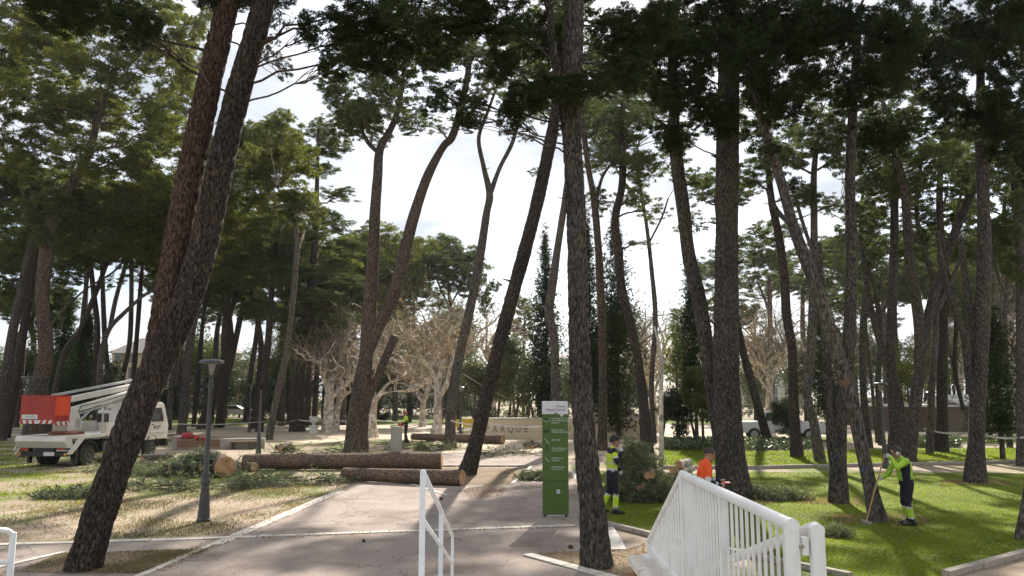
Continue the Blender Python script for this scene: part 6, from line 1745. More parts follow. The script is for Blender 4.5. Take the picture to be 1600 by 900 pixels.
# yellow barrier panels near the plane trees
yel = plain('barrier_yellow', (0.58, 0.42, 0.03), (0.48, 0.34, 0.03), 4, 0.5)
for i, (px, lab) in enumerate(((709, 'left yellow barrier panel beside the slender pine'), (733, 'right yellow barrier panel beside the long stone wall'))):
    p = U(px, 670, 54)
    b_ = empty('barrier', (p.x, 54, 0), lab, 'barrier', 'yellow barriers')
    MB().bx(-0.45, 0.45, -0.02, 0.02, 0.45, 1.0).build('panel', yel, b_)
    for s in (-1, 1): MB().bx(s * 0.42 - 0.03, s * 0.42 + 0.03, -0.03, 0.03, 0, 0.449).build('leg', lamp_cap, b_)

# barrier tape strung between trunks
tape_m = plain('tape_white', (0.60, 0.59, 0.58), (0.48, 0.42, 0.41), 1.5, 0.4)
def tape(label, pts, w=0.07):
    P = np.array([[*p] for p in pts], float)
    g = np.random.default_rng(len(label))
    out = []
    for a, b in zip(P, P[1:]):
        n = 14
        for i in range(n):
            t = i / n
            q = a * (1 - t) + b * t; q[2] -= 0.12 * math.sin(math.pi * t)
            out.append(q)
    out.append(P[-1])
    out = np.array(out)
    tw = np.cumsum(g.normal(size=len(out)) * 0.25)
    V = []
    for q, a in zip(out, tw):
        v = np.array([0, math.sin(a) * 0.5, math.cos(a * 0.6)]) * w / 2
        V += [q - v, q + v]
    Q = [(2 * i, 2 * i + 2, 2 * i + 3, 2 * i + 1) for i in range(len(out) - 1)]
    base = Vector(out[0])
    o = place('barrier_tape', np_mesh('barrier_tape', np.array(V) - np.array(base), Q), tape_m)
    o.location = base
    return tag(o, label, 'barrier tape', 'lengths of barrier tape')
tape('white barrier tape strung from the truck side to the cedar', [U(270, 662, 53.6), U(420, 658, 47.4), U(465, 656, 57.0)])
tape('white barrier tape strung from the cedar past the urn to the plane tree', [U(466, 656, 57.0), U(513, 655, 55.6), U(580, 656, 49.6), U(683, 657, 46.7)])
tape('white barrier tape crossing in front of the carved wall', [U(704, 657, 39.6), U(762, 662, 41), U(868, 664, 36.4)])
tape('white barrier tape hanging from the dark upright pine to the right edge', [U(1443, 670, 37.0), U(1524, 676, 32), U(1604, 683, 29.6)], 0.08)

# ------------------------------------------------------------------ pavilion, monument, far buildings
slat_m = plain('slat_brown', (0.11, 0.072, 0.05), (0.075, 0.05, 0.036), 3, 0.7, stretch=(3, 3, 0.3))
roof_m = plain('roof_pale', (0.48, 0.45, 0.40), (0.36, 0.335, 0.30), 1.2, 0.7)
pvd = 57.0
pa, pb_ = U(1392, 680, pvd), U(1585, 680, pvd)
pv = empty('pavilion', ((pa.x + pb_.x) / 2, pvd, 0), 'low brown slatted park pavilion with pale roof behind the right-hand trunks', 'pavilion')
hw = (pb_.x - pa.x) / 2; ph_ = U(1480, 636, pvd).z - 0.9
MB().bx(-hw, hw, 0.06, 5.0, 0, ph_ + 0.9).build('inner_wall', plain('pavilion_wall', (0.09, 0.065, 0.05), None, 2, 0.8), pv)
ns = 62
for k in range(ns):
    x = -hw + 2 * hw * (k + 0.5) / ns
    MB().bx(x - 0.05, x + 0.05, 0, 0.055, 0.05, ph_ + 0.88).build('slat', slat_m, pv)
MB().bx(-hw - 0.3, hw + 0.3, -0.25, 5.2, ph_ + 0.91, ph_ + 1.06).build('roof', roof_m, pv)
MB().prism([(-0.6, ph_ + 1.065), (5.0, ph_ + 1.065), (2.4, ph_ + 1.8)], 'x', hw * 0.1, hw * 0.75).build('skylight', roof_m, pv)
MB().bx(-0.2, 0.9, -0.04, -0.002, 0.05, 2.1).build('door', plain('pavilion_door', (0.11, 0.08, 0.06), None, 2, 0.7), pv)
MB().bx(hw * 0.2, hw * 0.95, -1.4, -0.9, 0.40, 0.48).build('bench_top', roof_m, pv)
MB().bx(hw * 0.25, hw * 0.3, -1.35, -0.95, 0, 0.40).bx(hw * 0.85, hw * 0.9, -1.35, -0.95, 0, 0.40).build('bench_leg', slat_m, pv)
mo = U(967, 650, 92)
mon = empty('monument', (mo.x, 92, 0), 'tall stone monument pedestal far behind the carved wall', 'monument')
pink_stone = plain('monument_stone', (0.33, 0.27, 0.235), (0.26, 0.215, 0.19), 1.5, 0.85)
MB().bx(-2.2, 2.2, -1.2, 1.2, 0, 0.5).bx(-1.7, 1.7, -0.9, 0.9, 0.5, 1.0).build('base', pink_stone, mon)
MB().bx(-0.95, 0.95, -0.6, 0.6, 1.0, U(967, 618, 92).z).build('pillar', pink_stone, mon, bevel=0.04)
MB().bx(-1.15, 1.15, -0.75, 0.75, U(967, 618, 92).z, U(967, 615, 92).z).build('cap', pink_stone, mon)
lumpy('flowers', (0, -1.3, 0.6), 0.55, (2.2, 0.8, 0.9), plain('flowers_red', (0.28, 0.10, 0.06), (0.10, 0.12, 0.05), 6, 0.9), mon, 4, 0.3)

def building(label, d, x0, x1, ytop, wallc, roofc, storeys=4, cols=4, roof='hip', yroof=None, shutter=(0.2, 0.14, 0.1)):
    a, b = U(x0, 600, d), U(x1, 600, d)
    h = U((x0 + x1) / 2, ytop, d).z
    root = empty('building', ((a.x + b.x) / 2, d, 0), label, 'building')
    w = (b.x - a.x) / 2
    nm = 'facade_%02d' % (len(MATS))
    wm = plain(nm, wallc, tuple(c * 0.88 for c in wallc), 0.4, 0.85)
    rm = plain(nm + '_roof', roofc, tuple(c * 0.75 for c in roofc), 1.5, 0.85)
    sm = plain(nm + '_frame', shutter, None, 2, 0.7)
    MB().bx(-w, w, 0, 10, 0, h).build('wall', wm, root)
    fh = h / storeys; cw = 2 * w / cols
    for s in range(storeys):
        MB().bx(-w - 0.05, w + 0.05, -0.08, -0.002, fh * (s + 1) - 0.22, fh * (s + 1) - 0.10).build('cornice', wm, root)
        for c in range(cols):
            cx = -w + cw * (c + 0.5)
            f = MB().bx(cx - 0.62, cx + 0.62, -0.10, -0.003, fh * s + 0.75, fh * s + 2.35).build('window', sm, root)
            MB().bx(cx - 0.5, cx - 0.03, -0.125, -0.103, fh * s + 0.87, fh * s + 2.23).build('pane', window_glass, f)
            MB().bx(cx + 0.03, cx + 0.5, -0.125, -0.103, fh * s + 0.87, fh * s + 2.23).build('pane', window_glass, f)
            MB().bx(cx - 0.72, cx + 0.72, -0.22, -0.104, fh * s + 0.62, fh * s + 0.74).build('sill', wm, f)
    hr = (U((x0 + x1) / 2, yroof, d).z - h) if yroof else 1.8
    m = MB()
    A = [(-w - 0.5, -0.6, h + 0.01), (w + 0.5, -0.6, h + 0.01), (w + 0.5, 10.5, h + 0.01), (-w - 0.5, 10.5, h + 0.01)]
    B = [(-w * 0.55, 4.5, h + hr), (w * 0.55, 4.5, h + hr), (w * 0.55, 5.5, h + hr), (-w * 0.55, 5.5, h + hr)]
    va = [m.bm.verts.new(p) for p in A]; vb = [m.bm.verts.new(p) for p in B]
    m.bm.faces.new(va[::-1]); m.bm.faces.new(vb)
    for k in range(4): m.bm.faces.new((va[k], va[(k + 1) % 4], vb[(k + 1) % 4], vb[k]))
    r_ = m.build('roof', rm, root)
    MB().bx(w * 0.3, w * 0.3 + 0.7, 3.0, 3.7, h + hr * 0.4, h + hr + 0.9).build('chimney', wm, r_)
    return root
building('beige house with a grey hipped roof far left above the truck', 112, 172, 262, 552, (0.50, 0.40, 0.29), (0.22, 0.19, 0.17), 4, 4, yroof=525)
building('pale apartment block right of the big leaning trunk', 118, 296, 340, 548, (0.48, 0.42, 0.34), (0.25, 0.2, 0.17), 5, 5, yroof=528)
building('pink apartment block behind the background lamp post', 124, 370, 470, 566, (0.46, 0.29, 0.25), (0.26, 0.17, 0.14), 4, 5, yroof=556)
building('hazy pale row of houses far behind the carved wall', 175, 860, 1010, 560, (0.46, 0.42, 0.37), (0.3, 0.25, 0.22), 5, 8, yroof=548)
building('hazy pale block far back between the thick upright pine and the slim pine', 170, 1120, 1260, 585, (0.46, 0.41, 0.36), (0.3, 0.24, 0.2), 4, 7, yroof=572)
building('grey block far behind the plane trees', 165, 540, 760, 590, (0.40, 0.35, 0.31), (0.26, 0.22, 0.2), 4, 10, yroof=578)

# ivy bed along the far lawn
def groundcover(name, label, poly, n, kind, leafm, h, seed, L=0.12, W=0.10, k=2):
    g = np.random.default_rng(seed)
    P = np.array([[p.x, p.y] for p in poly])
    lo, hi = P.min(0), P.max(0)
    out = np.empty((0, 2))
    while len(out) < n:
        q = g.uniform(lo, hi, (n * 2, 2))
        out = np.vstack([out, q[inside(q, P)]])
    out = out[:n]
    C = np.column_stack([out, g.uniform(0, 1, n) * h])
    V = needles(C, np.tile(np.array([0, -0.1, 0.5]), (n, 1)), k, L, W, g, spread=0.7)
    o = place(name, leaf_mesh(name, [V]), MATS[leafm])
    return tag(o, label, kind, kind='stuff')
def inside(q, P):
    r_ = np.zeros(len(q), bool)
    n = len(P); j = n - 1
    for i in range(n):
        xi, yi = P[i]; xj, yj = P[j]
        c = ((yi > q[:, 1]) != (yj > q[:, 1])) & (q[:, 0] < (xj - xi) * (q[:, 1] - yi) / (yj - yi + 1e-12) + xi)
        r_ ^= c; j = i
    return r_
groundcover('ivy_bed', 'glossy ivy bed along the back of the far lawn', gp((1036, 704), (1190, 706), (1280, 702), (1280, 694), (1100, 692), (1030, 695)), 7000, 'ivy', 'leaf_ivy', 0.40, 51)
groundcover('ivy_bed', 'glossy ivy bed below the pavilion on the right', gp((1400, 700), (1500, 700), (1500, 692), (1400, 692)), 3500, 'ivy', 'leaf_ivy', 0.45, 52)

# ------------------------------------------------------------------ grass, straw and litter
def blades(name, label, poly, n, leafm, h, w, seed, k=3, near=None, noise_cut=0.0, cat='grass'):
    g = np.random.default_rng(seed)
    P = np.array([[p.x, p.y] for p in poly])
    lo, hi = P.min(0), P.max(0)
    out = np.empty((0, 2))
    ph = g.uniform(0, 6.283, 6)
    tries = 0
    while len(out) < n and tries < 60:
        tries += 1
        q = g.uniform(lo, hi, (n, 2))
        q = q[inside(q, P)]
        if near is not None:
            keep = g.random(len(q)) < np.clip((near / np.maximum(q[:, 1], 1)) ** 2, 0, 1)
            q = q[keep]
        if noise_cut > 0:
            f = np.sin(q[:, 0] * 1.1 + ph[0]) * np.sin(q[:, 1] * 0.9 + ph[1]) + 0.7 * np.sin(q[:, 0] * 2.7 + q[:, 1] * 1.3 + ph[2]) * np.sin(q[:, 1] * 2.1 - q[:, 0] + ph[3]) + 0.5 * g.normal(size=len(q))
            q = q[f > (noise_cut - 0.5) * 1.6]
        out = np.vstack([out, q])
    out = out[:n]
    C = np.column_stack([out, np.full(len(out), 0.006)])
    V = needles(C, np.tile(np.array([0, 0, 1.6]), (len(out), 1)), k, h, w, g, spread=0.42)
    V[:, 2] = np.maximum(V[:, 2], 0.002)
    o = place(name, leaf_mesh(name, [V]), MATS[leafm])
    return tag(o, label, cat, kind='stuff')
blades('grass', 'short bright green grass of the near lawn on the right', LAWN_NEAR, 46000, 'grass_blade', 0.034, 0.012, 61, 4, near=15)
blades('grass', 'short green grass of the far lawn on the right', LAWN_FAR, 16000, 'grass_blade', 0.07, 0.03, 62, 3)
blades('grass', 'thin patchy grass round the lift truck on the left', LAWN_L1, 14000, 'grass_blade', 0.06, 0.02, 63, 3, noise_cut=0.85)
DIRT_L = gp((-60, 848), (340, 838), (530, 768), (600, 735), (520, 742), (300, 752), (100, 785), (-60, 795))
blades('dry_grass', 'dry straw and sparse grass on the trodden dirt beside the walk', DIRT_L, 11000, 'straw_blade', 0.04, 0.014, 64, 3, noise_cut=0.75)
blades('dry_grass', 'dry needles and straw round the foot of the big leaning pine', gp((22, 894), (98, 866), (330, 859), (214, 897)), 2600, 'straw_blade', 0.045, 0.010, 65, 3, noise_cut=0.5)
def litter(name, label, poly, n, leafm, size, seed):
    g = np.random.default_rng(seed)
    P = np.array([[p.x, p.y] for p in poly]); lo, hi = P.min(0), P.max(0)
    q = g.uniform(lo, hi, (n * 3, 2)); q = q[inside(q, P)][:n]
    C = np.column_stack([q, np.full(len(q), 0.020)])
    V = needles(C, np.zeros((len(q), 3)) + np.array([0, 0, 0.02]), 1, size, size * 0.35, g, spread=1.0)
    V[:, 2] = np.clip(V[:, 2], 0.012, 0.045)
    o = place(name, leaf_mesh(name, [V]), MATS[leafm])
    return tag(o, label, 'litter', kind='stuff')
litter('bark_litter', 'bark crumbs and dead needles strewn over the walk', PATH_PTS, 1500, 'leaf_dead', 0.035, 71)
litter('bark_litter', 'wood chips and needles strewn over the dirt on the left', DIRT_L, 5000, 'leaf_dead', 0.07, 72)
litter('bark_litter', 'needles and leaves lying on the near lawn', LAWN_NEAR, 3500, 'leaf_dead', 0.07, 73)
litter('bark_litter', 'bark crumbs round the foot of the sign-side pine', gp((826, 866), (900, 862), (975, 861), (1020, 846), (1100, 880), (1120, 960), (960, 900)), 1500, 'leaf_dead', 0.06, 74)
for lab_, q in (('fallen needles round the thick upright pine', (1150, 782)), ('fallen needles round the pine with the blue mark', (1310, 784)), ('scraped needles and soil round the slim leaning pine', (1374, 812)), ('fallen needles round the stout mottled pine', (1523, 754))):
    c_ = PZ(*q)
    litter('needle_litter', lab_, [c_ + Vector((1.1 * math.cos(a_ * 0.52) * (1 + 0.25 * math.sin(a_ * 2.1)), 0.9 * math.sin(a_ * 0.52) * (1 + 0.2 * math.sin(a_ * 1.3)), 0)) for a_ in range(12)], 1500, 'leaf_dead', 0.07, 80)
def drift(label, a, b, w, n, seed):
    a, b = G(*a), G(*b); t_ = (b - a).normalized(); nn = Vector((-t_.y, t_.x, 0)) * w
    litter('needle_litter', label, [a - nn, b - nn, b + nn, a + nn], n, 'leaf_dead', 0.055, seed)
drift('dead needles drifted along the left edging of the walk', (230, 895), (536, 765), 0.22, 1600, 91)
drift('dead needles drifted against the pale strip across the walk', (404, 840), (899, 823), 0.16, 1100, 92)
drift('dead needles drifted along the right edging of the walk', (893, 737), (946, 822), 0.25, 900, 93)
litter('sawdust', 'orange sawdust on the walk at the cut end of the front log', wobble(gp((715, 768), (760, 758), (790, 762), (780, 778), (730, 782)), 0.1, 0.2, 3), 2600, 'cut_wood', 0.035, 75)
def cone_at(label, p, s=0.05):
    o = MB().lathe([(s * 0.25, 0.0), (s * 0.8, s * 0.25), (s, s * 0.7), (s * 0.75, s * 1.3), (s * 0.2, s * 1.9)], n=10).build('pine_cone', plain('cone_brown', (0.07, 0.045, 0.03), (0.04, 0.027, 0.02), 30, 0.8), None, True)
    o.location = (p.x, p.y, 0.02); o.rotation_euler = (1.3, 0.3, p.x * 7)
    return tag(o, label, 'pine cone', 'pine cones on the walk')
cone_at('dark pine cone lying on the walk just left of the sign-side pine', PZ(889, 857))
cone_at('pine cone on the walk just behind the centre handrail', PZ(690, 781))
cone_at('pine cone lying left of the centre handrail on the walk', PZ(569, 847), 0.035)

# paint marks on trunks are part of the bark of those pines

# ------------------------------------------------------------------ people
skin_m = plain('skin', (0.36, 0.20, 0.14), (0.30, 0.16, 0.11), 9, 0.55)
glove_m = plain('glove', (0.50, 0.49, 0.46), (0.36, 0.35, 0.33), 12, 0.8)
hi_yellow = plain('hi_yellow', (0.52, 0.68, 0.03), (0.44, 0.58, 0.03), 5, 0.7)
hi_orange = plain('hi_orange', (0.80, 0.10, 0.012), (0.68, 0.08, 0.012), 5, 0.7)
navy = plain('navy_cloth', (0.008, 0.009, 0.018), (0.014, 0.015, 0.026), 6, 0.8)
reflect = plain('reflective', (0.55, 0.55, 0.52), (0.46, 0.46, 0.44), 6, 0.4)
boot_m = plain('boot', (0.02, 0.018, 0.017), None, 8, 0.6)
hair_m = plain('hair', (0.022, 0.017, 0.014), (0.04, 0.032, 0.028), 30, 0.6)
wool_m = plain('wool_dark', (0.022, 0.018, 0.022), (0.035, 0.03, 0.034), 40, 0.9)
lime_m = plain('lime_cloth', (0.36, 0.55, 0.05), (0.28, 0.44, 0.04), 5, 0.7)
dark_suit = plain('dark_suit', (0.02, 0.02, 0.022), (0.03, 0.03, 0.032), 6, 0.8)
eye_m = plain('eye_dark', (0.02, 0.018, 0.016), None, 5, 0.3)
lip_m = plain('lips', (0.24, 0.10, 0.08), None, 5, 0.5)
ICO = {}
def capsule_shell(bm, p0, p1, r0, r1, n=14):
    """closed tapered capsule, rings along its axis"""
    p0, p1 = Vector(p0), Vector(p1)
    d = p1 - p0; L = d.length
    q = d.to_track_quat('Z', 'Y').to_matrix() if L > 1e-6 else Matrix.Identity(3)
    rings = []
    for k in range(5):
        a = -math.pi / 2 + math.pi / 2 * (k + 0.35) / 5
        rings.append((r0 * math.cos(a), r0 * math.sin(a)))
    for k in range(5):
        a = math.pi / 2 * (k + 0.35) / 5
        rings.append((r1 * math.cos(a), L + r1 * math.sin(a)))
    vs = []
    for r_, z in rings:
        vs.append([bm.verts.new(p0 + q @ Vector((r_ * math.cos(2 * math.pi * i / n), r_ * math.sin(2 * math.pi * i / n), z))) for i in range(n)])
    for a, b in zip(vs, vs[1:]):
        for i in range(n):
            bm.faces.new((a[i], a[(i + 1) % n], b[(i + 1) % n], b[i]))
    bm.faces.new(vs[0][::-1]); bm.faces.new(vs[-1])

def person(label, loc, rz, J, mats, voxel=0.0085, keep=0.25):
    """J: joints in local space (x forward, y left, z up).  One continuous skin grown from tapered limbs, then coloured by garment."""
    root = empty('person', loc, label, 'person', rz=rz)
    j = {k: Vector(v) for k, v in J.items()}
    caps = []   # p0, p1, r0, r1, tag
    def cap(a, b, r0, r1, tag): caps.append((Vector(a), Vector(b), r0, r1, tag))
    hip, chest, neck, head = j['hip'], j['chest'], j['neck'], j['head']
    sl, sr = j['sho_l'], j['sho_r']
    side = (sl - sr).normalized()
    up = (chest - hip).normalized()
    for s in (-1, 1):
        cap(hip + side * s * 0.085, hip + up * 0.12 + side * s * 0.085, 0.105, 0.10, 'pelvis')
        cap(hip + up * 0.10 + side * s * 0.075, chest - up * 0.02 + side * s * 0.085, 0.112, 0.125, 'torso')
        cap(chest + side * s * 0.07, (sl if s > 0 else sr) * 0.86 + chest * 0.14, 0.115, 0.085, 'torso')
    fw = side.cross(Vector((0, 0, 1))); fw = fw if fw.x > 0 else -fw
    cap(chest + up * 0.10, neck, 0.085, 0.062, 'collar')
    cap(neck - (head - neck) * 0.1, head - (head - neck) * 0.35, 0.056, 0.058, 'neck')
    look = j['look'].normalized(); hu = (j['head_up']).normalized()
    hs = hu.cross(look).normalized()
    # head about 0.23 high: skull, jaw, nose, ears
    cap(head + hu * 0.03 - look * 0.022, head + hu * 0.035 + look * 0.012, 0.088, 0.084, 'head')
    cap(head + look * 0.012 - hu * 0.02, head - hu * 0.075 + look * 0.045, 0.072, 0.043, 'head')
    cap(head + look * 0.086 + hu * 0.018, head + look * 0.108 - hu * 0.018, 0.011, 0.015, 'head')
    for s in (-1, 1):
        cap(head + hs * s * 0.084 + hu * 0.02 - look * 0.012, head + hs * s * 0.086 - hu * 0.022 - look * 0.006, 0.017, 0.012, 'head')
        cap(head + hs * s * 0.034 + look * 0.082 + hu * 0.034, head + hs * s * 0.03 + look * 0.086 + hu * 0.034, 0.010, 0.010, 'head')
    for sd, s in (('l', 1), ('r', -1)):
        sho, elb, wri = j['sho_' + sd], j['elb_' + sd], j['wri_' + sd]
        cap(sho, elb, 0.070, 0.054, 'uparm'); cap(elb, wri, 0.053, 0.040, 'forearm')
        # hand: palm, four fingers of unequal length with a bend, thumb leaving the side of the palm
        f = (wri - elb).normalized()
        f = j.get('hand_' + sd, f).normalized()
        nrm = j.get('palm_' + sd, Vector((0, -s, 0)))
        nrm = (nrm - f * nrm.dot(f)).normalized()
        w = f.cross(nrm).normalized()
        palm = wri + f * 0.085
        for q in (-1, 0, 1):
            cap(wri + f * 0.02 + w * q * 0.014, palm + w * q * 0.026, 0.021, 0.017, 'hand')
        curl = j.get('curl', Vector((0.7, 0, 0))).x if not isinstance(j.get('curl_' + sd), Vector) else j['curl_' + sd].x
        for q, ln in ((-1.5, 0.062), (-0.5, 0.075), (0.5, 0.080), (1.5, 0.070)):
            b0 = palm + w * q * 0.0215
            d1 = (f * math.cos(curl * 0.7) + nrm * math.sin(curl * 0.7)).normalized()
            d2 = (f * math.cos(curl * 1.7) + nrm * math.sin(curl * 1.7)).normalized()
            b1 = b0 + d1 * ln * 0.5; b2 = b1 + d2 * ln * 0.5
            cap(b0, b1, 0.0105, 0.0095, 'hand'); cap(b1, b2, 0.0095, 0.008, 'hand')
        tb = wri + f * 0.035 + w * 0.030
        t1 = tb + (f * 0.7 + w * 0.6 + nrm * 0.35).normalized() * 0.04
        t2 = t1 + (f * 0.8 + nrm * 0.6 * min(1.5, curl) - w * 0.1).normalized() * 0.035
        cap(tb, t1, 0.014, 0.012, 'hand'); cap(t1, t2, 0.012, 0.009, 'hand')
        hp, kn, an = j['hip_' + sd], j['knee_' + sd], j['ank_' + sd]
        cap(hp, kn, 0.098, 0.070, 'thigh'); cap(kn, kn + (an - kn) * 0.4, 0.070, 0.068, 'calf'); cap(kn + (an - kn) * 0.35, an, 0.068, 0.060, 'calf2')
        toe = j['toe_' + sd]
        heel = an + Vector((-(toe - an).normalized().x * 0.05, 0, -0.045))
        cap(an, heel, 0.055, 0.045, 'boot')
        cap(heel + Vector((0, 0, 0.004)), toe, 0.048, 0.040, 'boot')
    bm = bmesh.new()
    for p0, p1, r0, r1, t in caps: capsule_shell(bm, p0, p1, r0, r1)
    bmesh.ops.recalc_face_normals(bm, faces=bm.faces)
    me = bpy.data.meshes.new('body_src'); bm.to_mesh(me); bm.free()
    o = bpy.data.objects.new('body_src', me); COL.objects.link(o)
    m = o.modifiers.new('remesh', 'REMESH'); m.mode = 'VOXEL'; m.voxel_size = voxel; m.use_smooth_shade = True
    m = o.modifiers.new('smooth', 'SMOOTH'); m.factor = 0.5; m.iterations = 3
    m = o.modifiers.new('decimate', 'DECIMATE'); m.ratio = keep
    bpy.context.view_layer.update()
    nm = bpy.data.meshes.new_from_object(o.evaluated_get(bpy.context.evaluated_depsgraph_get()))
    bpy.data.objects.remove(o)
    nm.name = 'body'
    # cloth folds
    n = len(nm.vertices)
    co = np.empty(n * 3); nm.vertices.foreach_get('co', co); co = co.reshape(-1, 3)
    no = np.empty(n * 3); nm.vertices.foreach_get('normal', no); no = no.reshape(-1, 3)
    fo = 0.009 * np.sin(co[:, 2] * 42 + co[:, 0] * 30 + 2 * np.sin(co[:, 1] * 25)) * np.sin(co[:, 1] * 33 + co[:, 0] * 17 + co[:, 2] * 9)
    A = np.array([c[0][:] for c in caps]); B = np.array([c[1][:] for c in caps]); r0 = np.array([c[2] for c in caps]); r1 = np.array([c[3] for c in caps])
    tags = [c[4] for c in caps]
    cloth = np.array([t in ('torso', 'pelvis', 'uparm', 'forearm', 'thigh', 'calf', 'calf2') for t in tags])
    def nearest(X):
        AB = B - A; l2 = np.maximum((AB ** 2).sum(1), 1e-9)
        t = np.clip(((X[:, None] - A[None]) * AB[None]).sum(2) / l2[None], 0, 1)
        D = np.linalg.norm(X[:, None] - (A[None] + t[..., None] * AB[None]), axis=2) - (r0[None] + (r1 - r0)[None] * t)
        i = np.argmin(D, axis=1)
        return i, t[np.arange(len(X)), i]
    i, t = nearest(co)
    co = co + no * (fo * cloth[i])[:, None]
    nm.vertices.foreach_set('co', co.ravel().astype(np.float32))
    used = []
    def slot(m_):
        if m_ not in used:
            used.append(m_)
        return used.index(m_)
    fc = np.empty(len(nm.polygons) * 3); nm.polygons.foreach_get('center', fc); fc = fc.reshape(-1, 3)
    i, t = nearest(fc)
    idx = np.array([slot(mats(tags[a], b, c)) for a, b, c in zip(i, t, fc)], dtype=np.int32)
    body = place('body', nm, None, root, False)
    nm.materials.clear()
    for m_ in used: nm.materials.append(m_)
    nm.polygons.foreach_set('material_index', idx)
    nm.polygons.foreach_set('use_smooth', np.ones(len(nm.polygons), bool))
    nm.update()
    for s in (-1, 1):
        MB().sphere(head + hs * s * 0.033 + look * 0.089 + hu * 0.024, 0.010, (1, 1, 0.7), 8, 6).build('eye', eye_m, root, True)
    MB().sphere(head + look * 0.088 - hu * 0.045, 0.020, (0.5, 1.0, 0.32), 8, 6).build('mouth', lip_m, root, True)
    return root, j, look, hu, hs

def head_cap(name, root, head, look, hu, hs, r, mat, low=-0.2, brim=0.0, back=0.02, lift=0.03, tall=1.0):
    """hat or hair: part of a shell round the skull"""
    bm = bmesh.new()
    bmesh.ops.create_uvsphere(bm, u_segments=22, v_segments=14, radius=1.0)
    kill = [v for v in bm.verts if v.co.z < low - 0.35 * (-v.co.x if v.co.x < 0 else -v.co.x * 0.9) * 0.9]
    bmesh.ops.delete(bm, geom=kill, context='VERTS')
    q = Matrix((look, hs, hu)).transposed()
    for v in bm.verts:
        v.co = head + hu * lift - look * back + q @ Vector((v.co.x * r * 1.12, v.co.y * r, v.co.z * r * 1.08 * tall))
    for f in bm.faces: f.smooth = True
    me = bpy.data.meshes.new(name); bm.to_mesh(me); bm.free()
    o = place(name, me, mat, root, False)
    s = o.modifiers.new('solid', 'SOLIDIFY'); s.thickness = 0.012; s.offset = 1
    if brim:
        MB().sphere(head + hu * (lift + 0.01) + look * 0.085, brim, (1.0, 1.1, 0.14), 14, 8).build('brim', mat, root, True)
    return o

# the man in the beanie: profile to the right, radio hand at his chin, other arm hanging
def m_beanie(tag_, t, p):
    z = p[2]
    if tag_ in ('head', 'neck'): return skin_m
    if tag_ == 'collar': return navy if t < 0.75 else hi_yellow
    if tag_ == 'hand': return glove_m
    if tag_ == 'boot': return boot_m
    if tag_ == 'torso':
        if z > 1.36: return navy
        if 1.13 < z < 1.19: return reflect
        if z < 1.035: return reflect
        return hi_yellow
    if tag_ == 'pelvis': return navy if z < 0.975 else reflect
    if tag_ == 'uparm': return navy if t < 0.16 else hi_yellow if t < 0.5 else reflect if t < 0.64 else navy
    if tag_ == 'forearm': return navy
    if tag_ == 'thigh': return navy
    if tag_ == 'calf': return navy if t < 0.35 and z > 0.42 else reflect if z > 0.41 else hi_yellow
    if tag_ == 'calf2': return reflect if z > 0.42 or 0.15 < z < 0.20 else hi_yellow if z > 0.20 else navy
    return navy
wp = PZ(957, 803)
Jb = dict(hip=(0, 0, 0.93), chest=(0.02, 0, 1.30), neck=(0.04, 0, 1.49), head=(0.095, 0, 1.61), look=(1, -0.12, -0.05), head_up=(0.05, 0, 1),
          sho_l=(0.02, 0.19, 1.42), elb_l=(0.02, 0.27, 1.13), wri_l=(0.24, 0.22, 0.97), sho_r=(0.02, -0.19, 1.42), elb_r=(0.07, -0.27, 1.17), wri_r=(0.19, -0.13, 1.38),
          hip_l=(0, 0.09, 0.90), knee_l=(-0.04, 0.10, 0.49), ank_l=(-0.24, 0.10, 0.12), toe_l=(-0.08, 0.11, 0.045),
          hip_r=(0, -0.09, 0.90), knee_r=(0.07, -0.10, 0.49), ank_r=(0.05, -0.10, 0.10), toe_r=(0.22, -0.12, 0.04), curl=(1.0, 0, 0), hand_r=(0.35, 0.25, 0.9), hand_l=(0.35, -0.05, -0.9))
pr, jj, look, hu, hs = person('man in dark beanie and yellow hi-vis jacket talking into a radio', wp, R(4), Jb, m_beanie)
head_cap('beanie', pr, jj['head'], look, hu, hs, 0.098, wool_m, -0.28, lift=0.04, tall=1.12)
MB().tube([(0.27, -0.06, 1.50), (0.25, -0.11, 1.42), (0.24, -0.13, 1.36)], 0.018, 8).build('radio', truck_black, pr, True)
cord = empty('shoulder_strap', wp, 'thin dark strap hanging down the front of the beanie man', 'strap', rz=R(4))
MB().tube([(0.24, -0.14, 1.38), (0.185, -0.17, 1.26), (0.20, -0.18, 1.12), (0.24, -0.14, 0.95), (0.21, -0.14, 0.80)], 0.012, 6).build('strap', truck_black, cord, True)

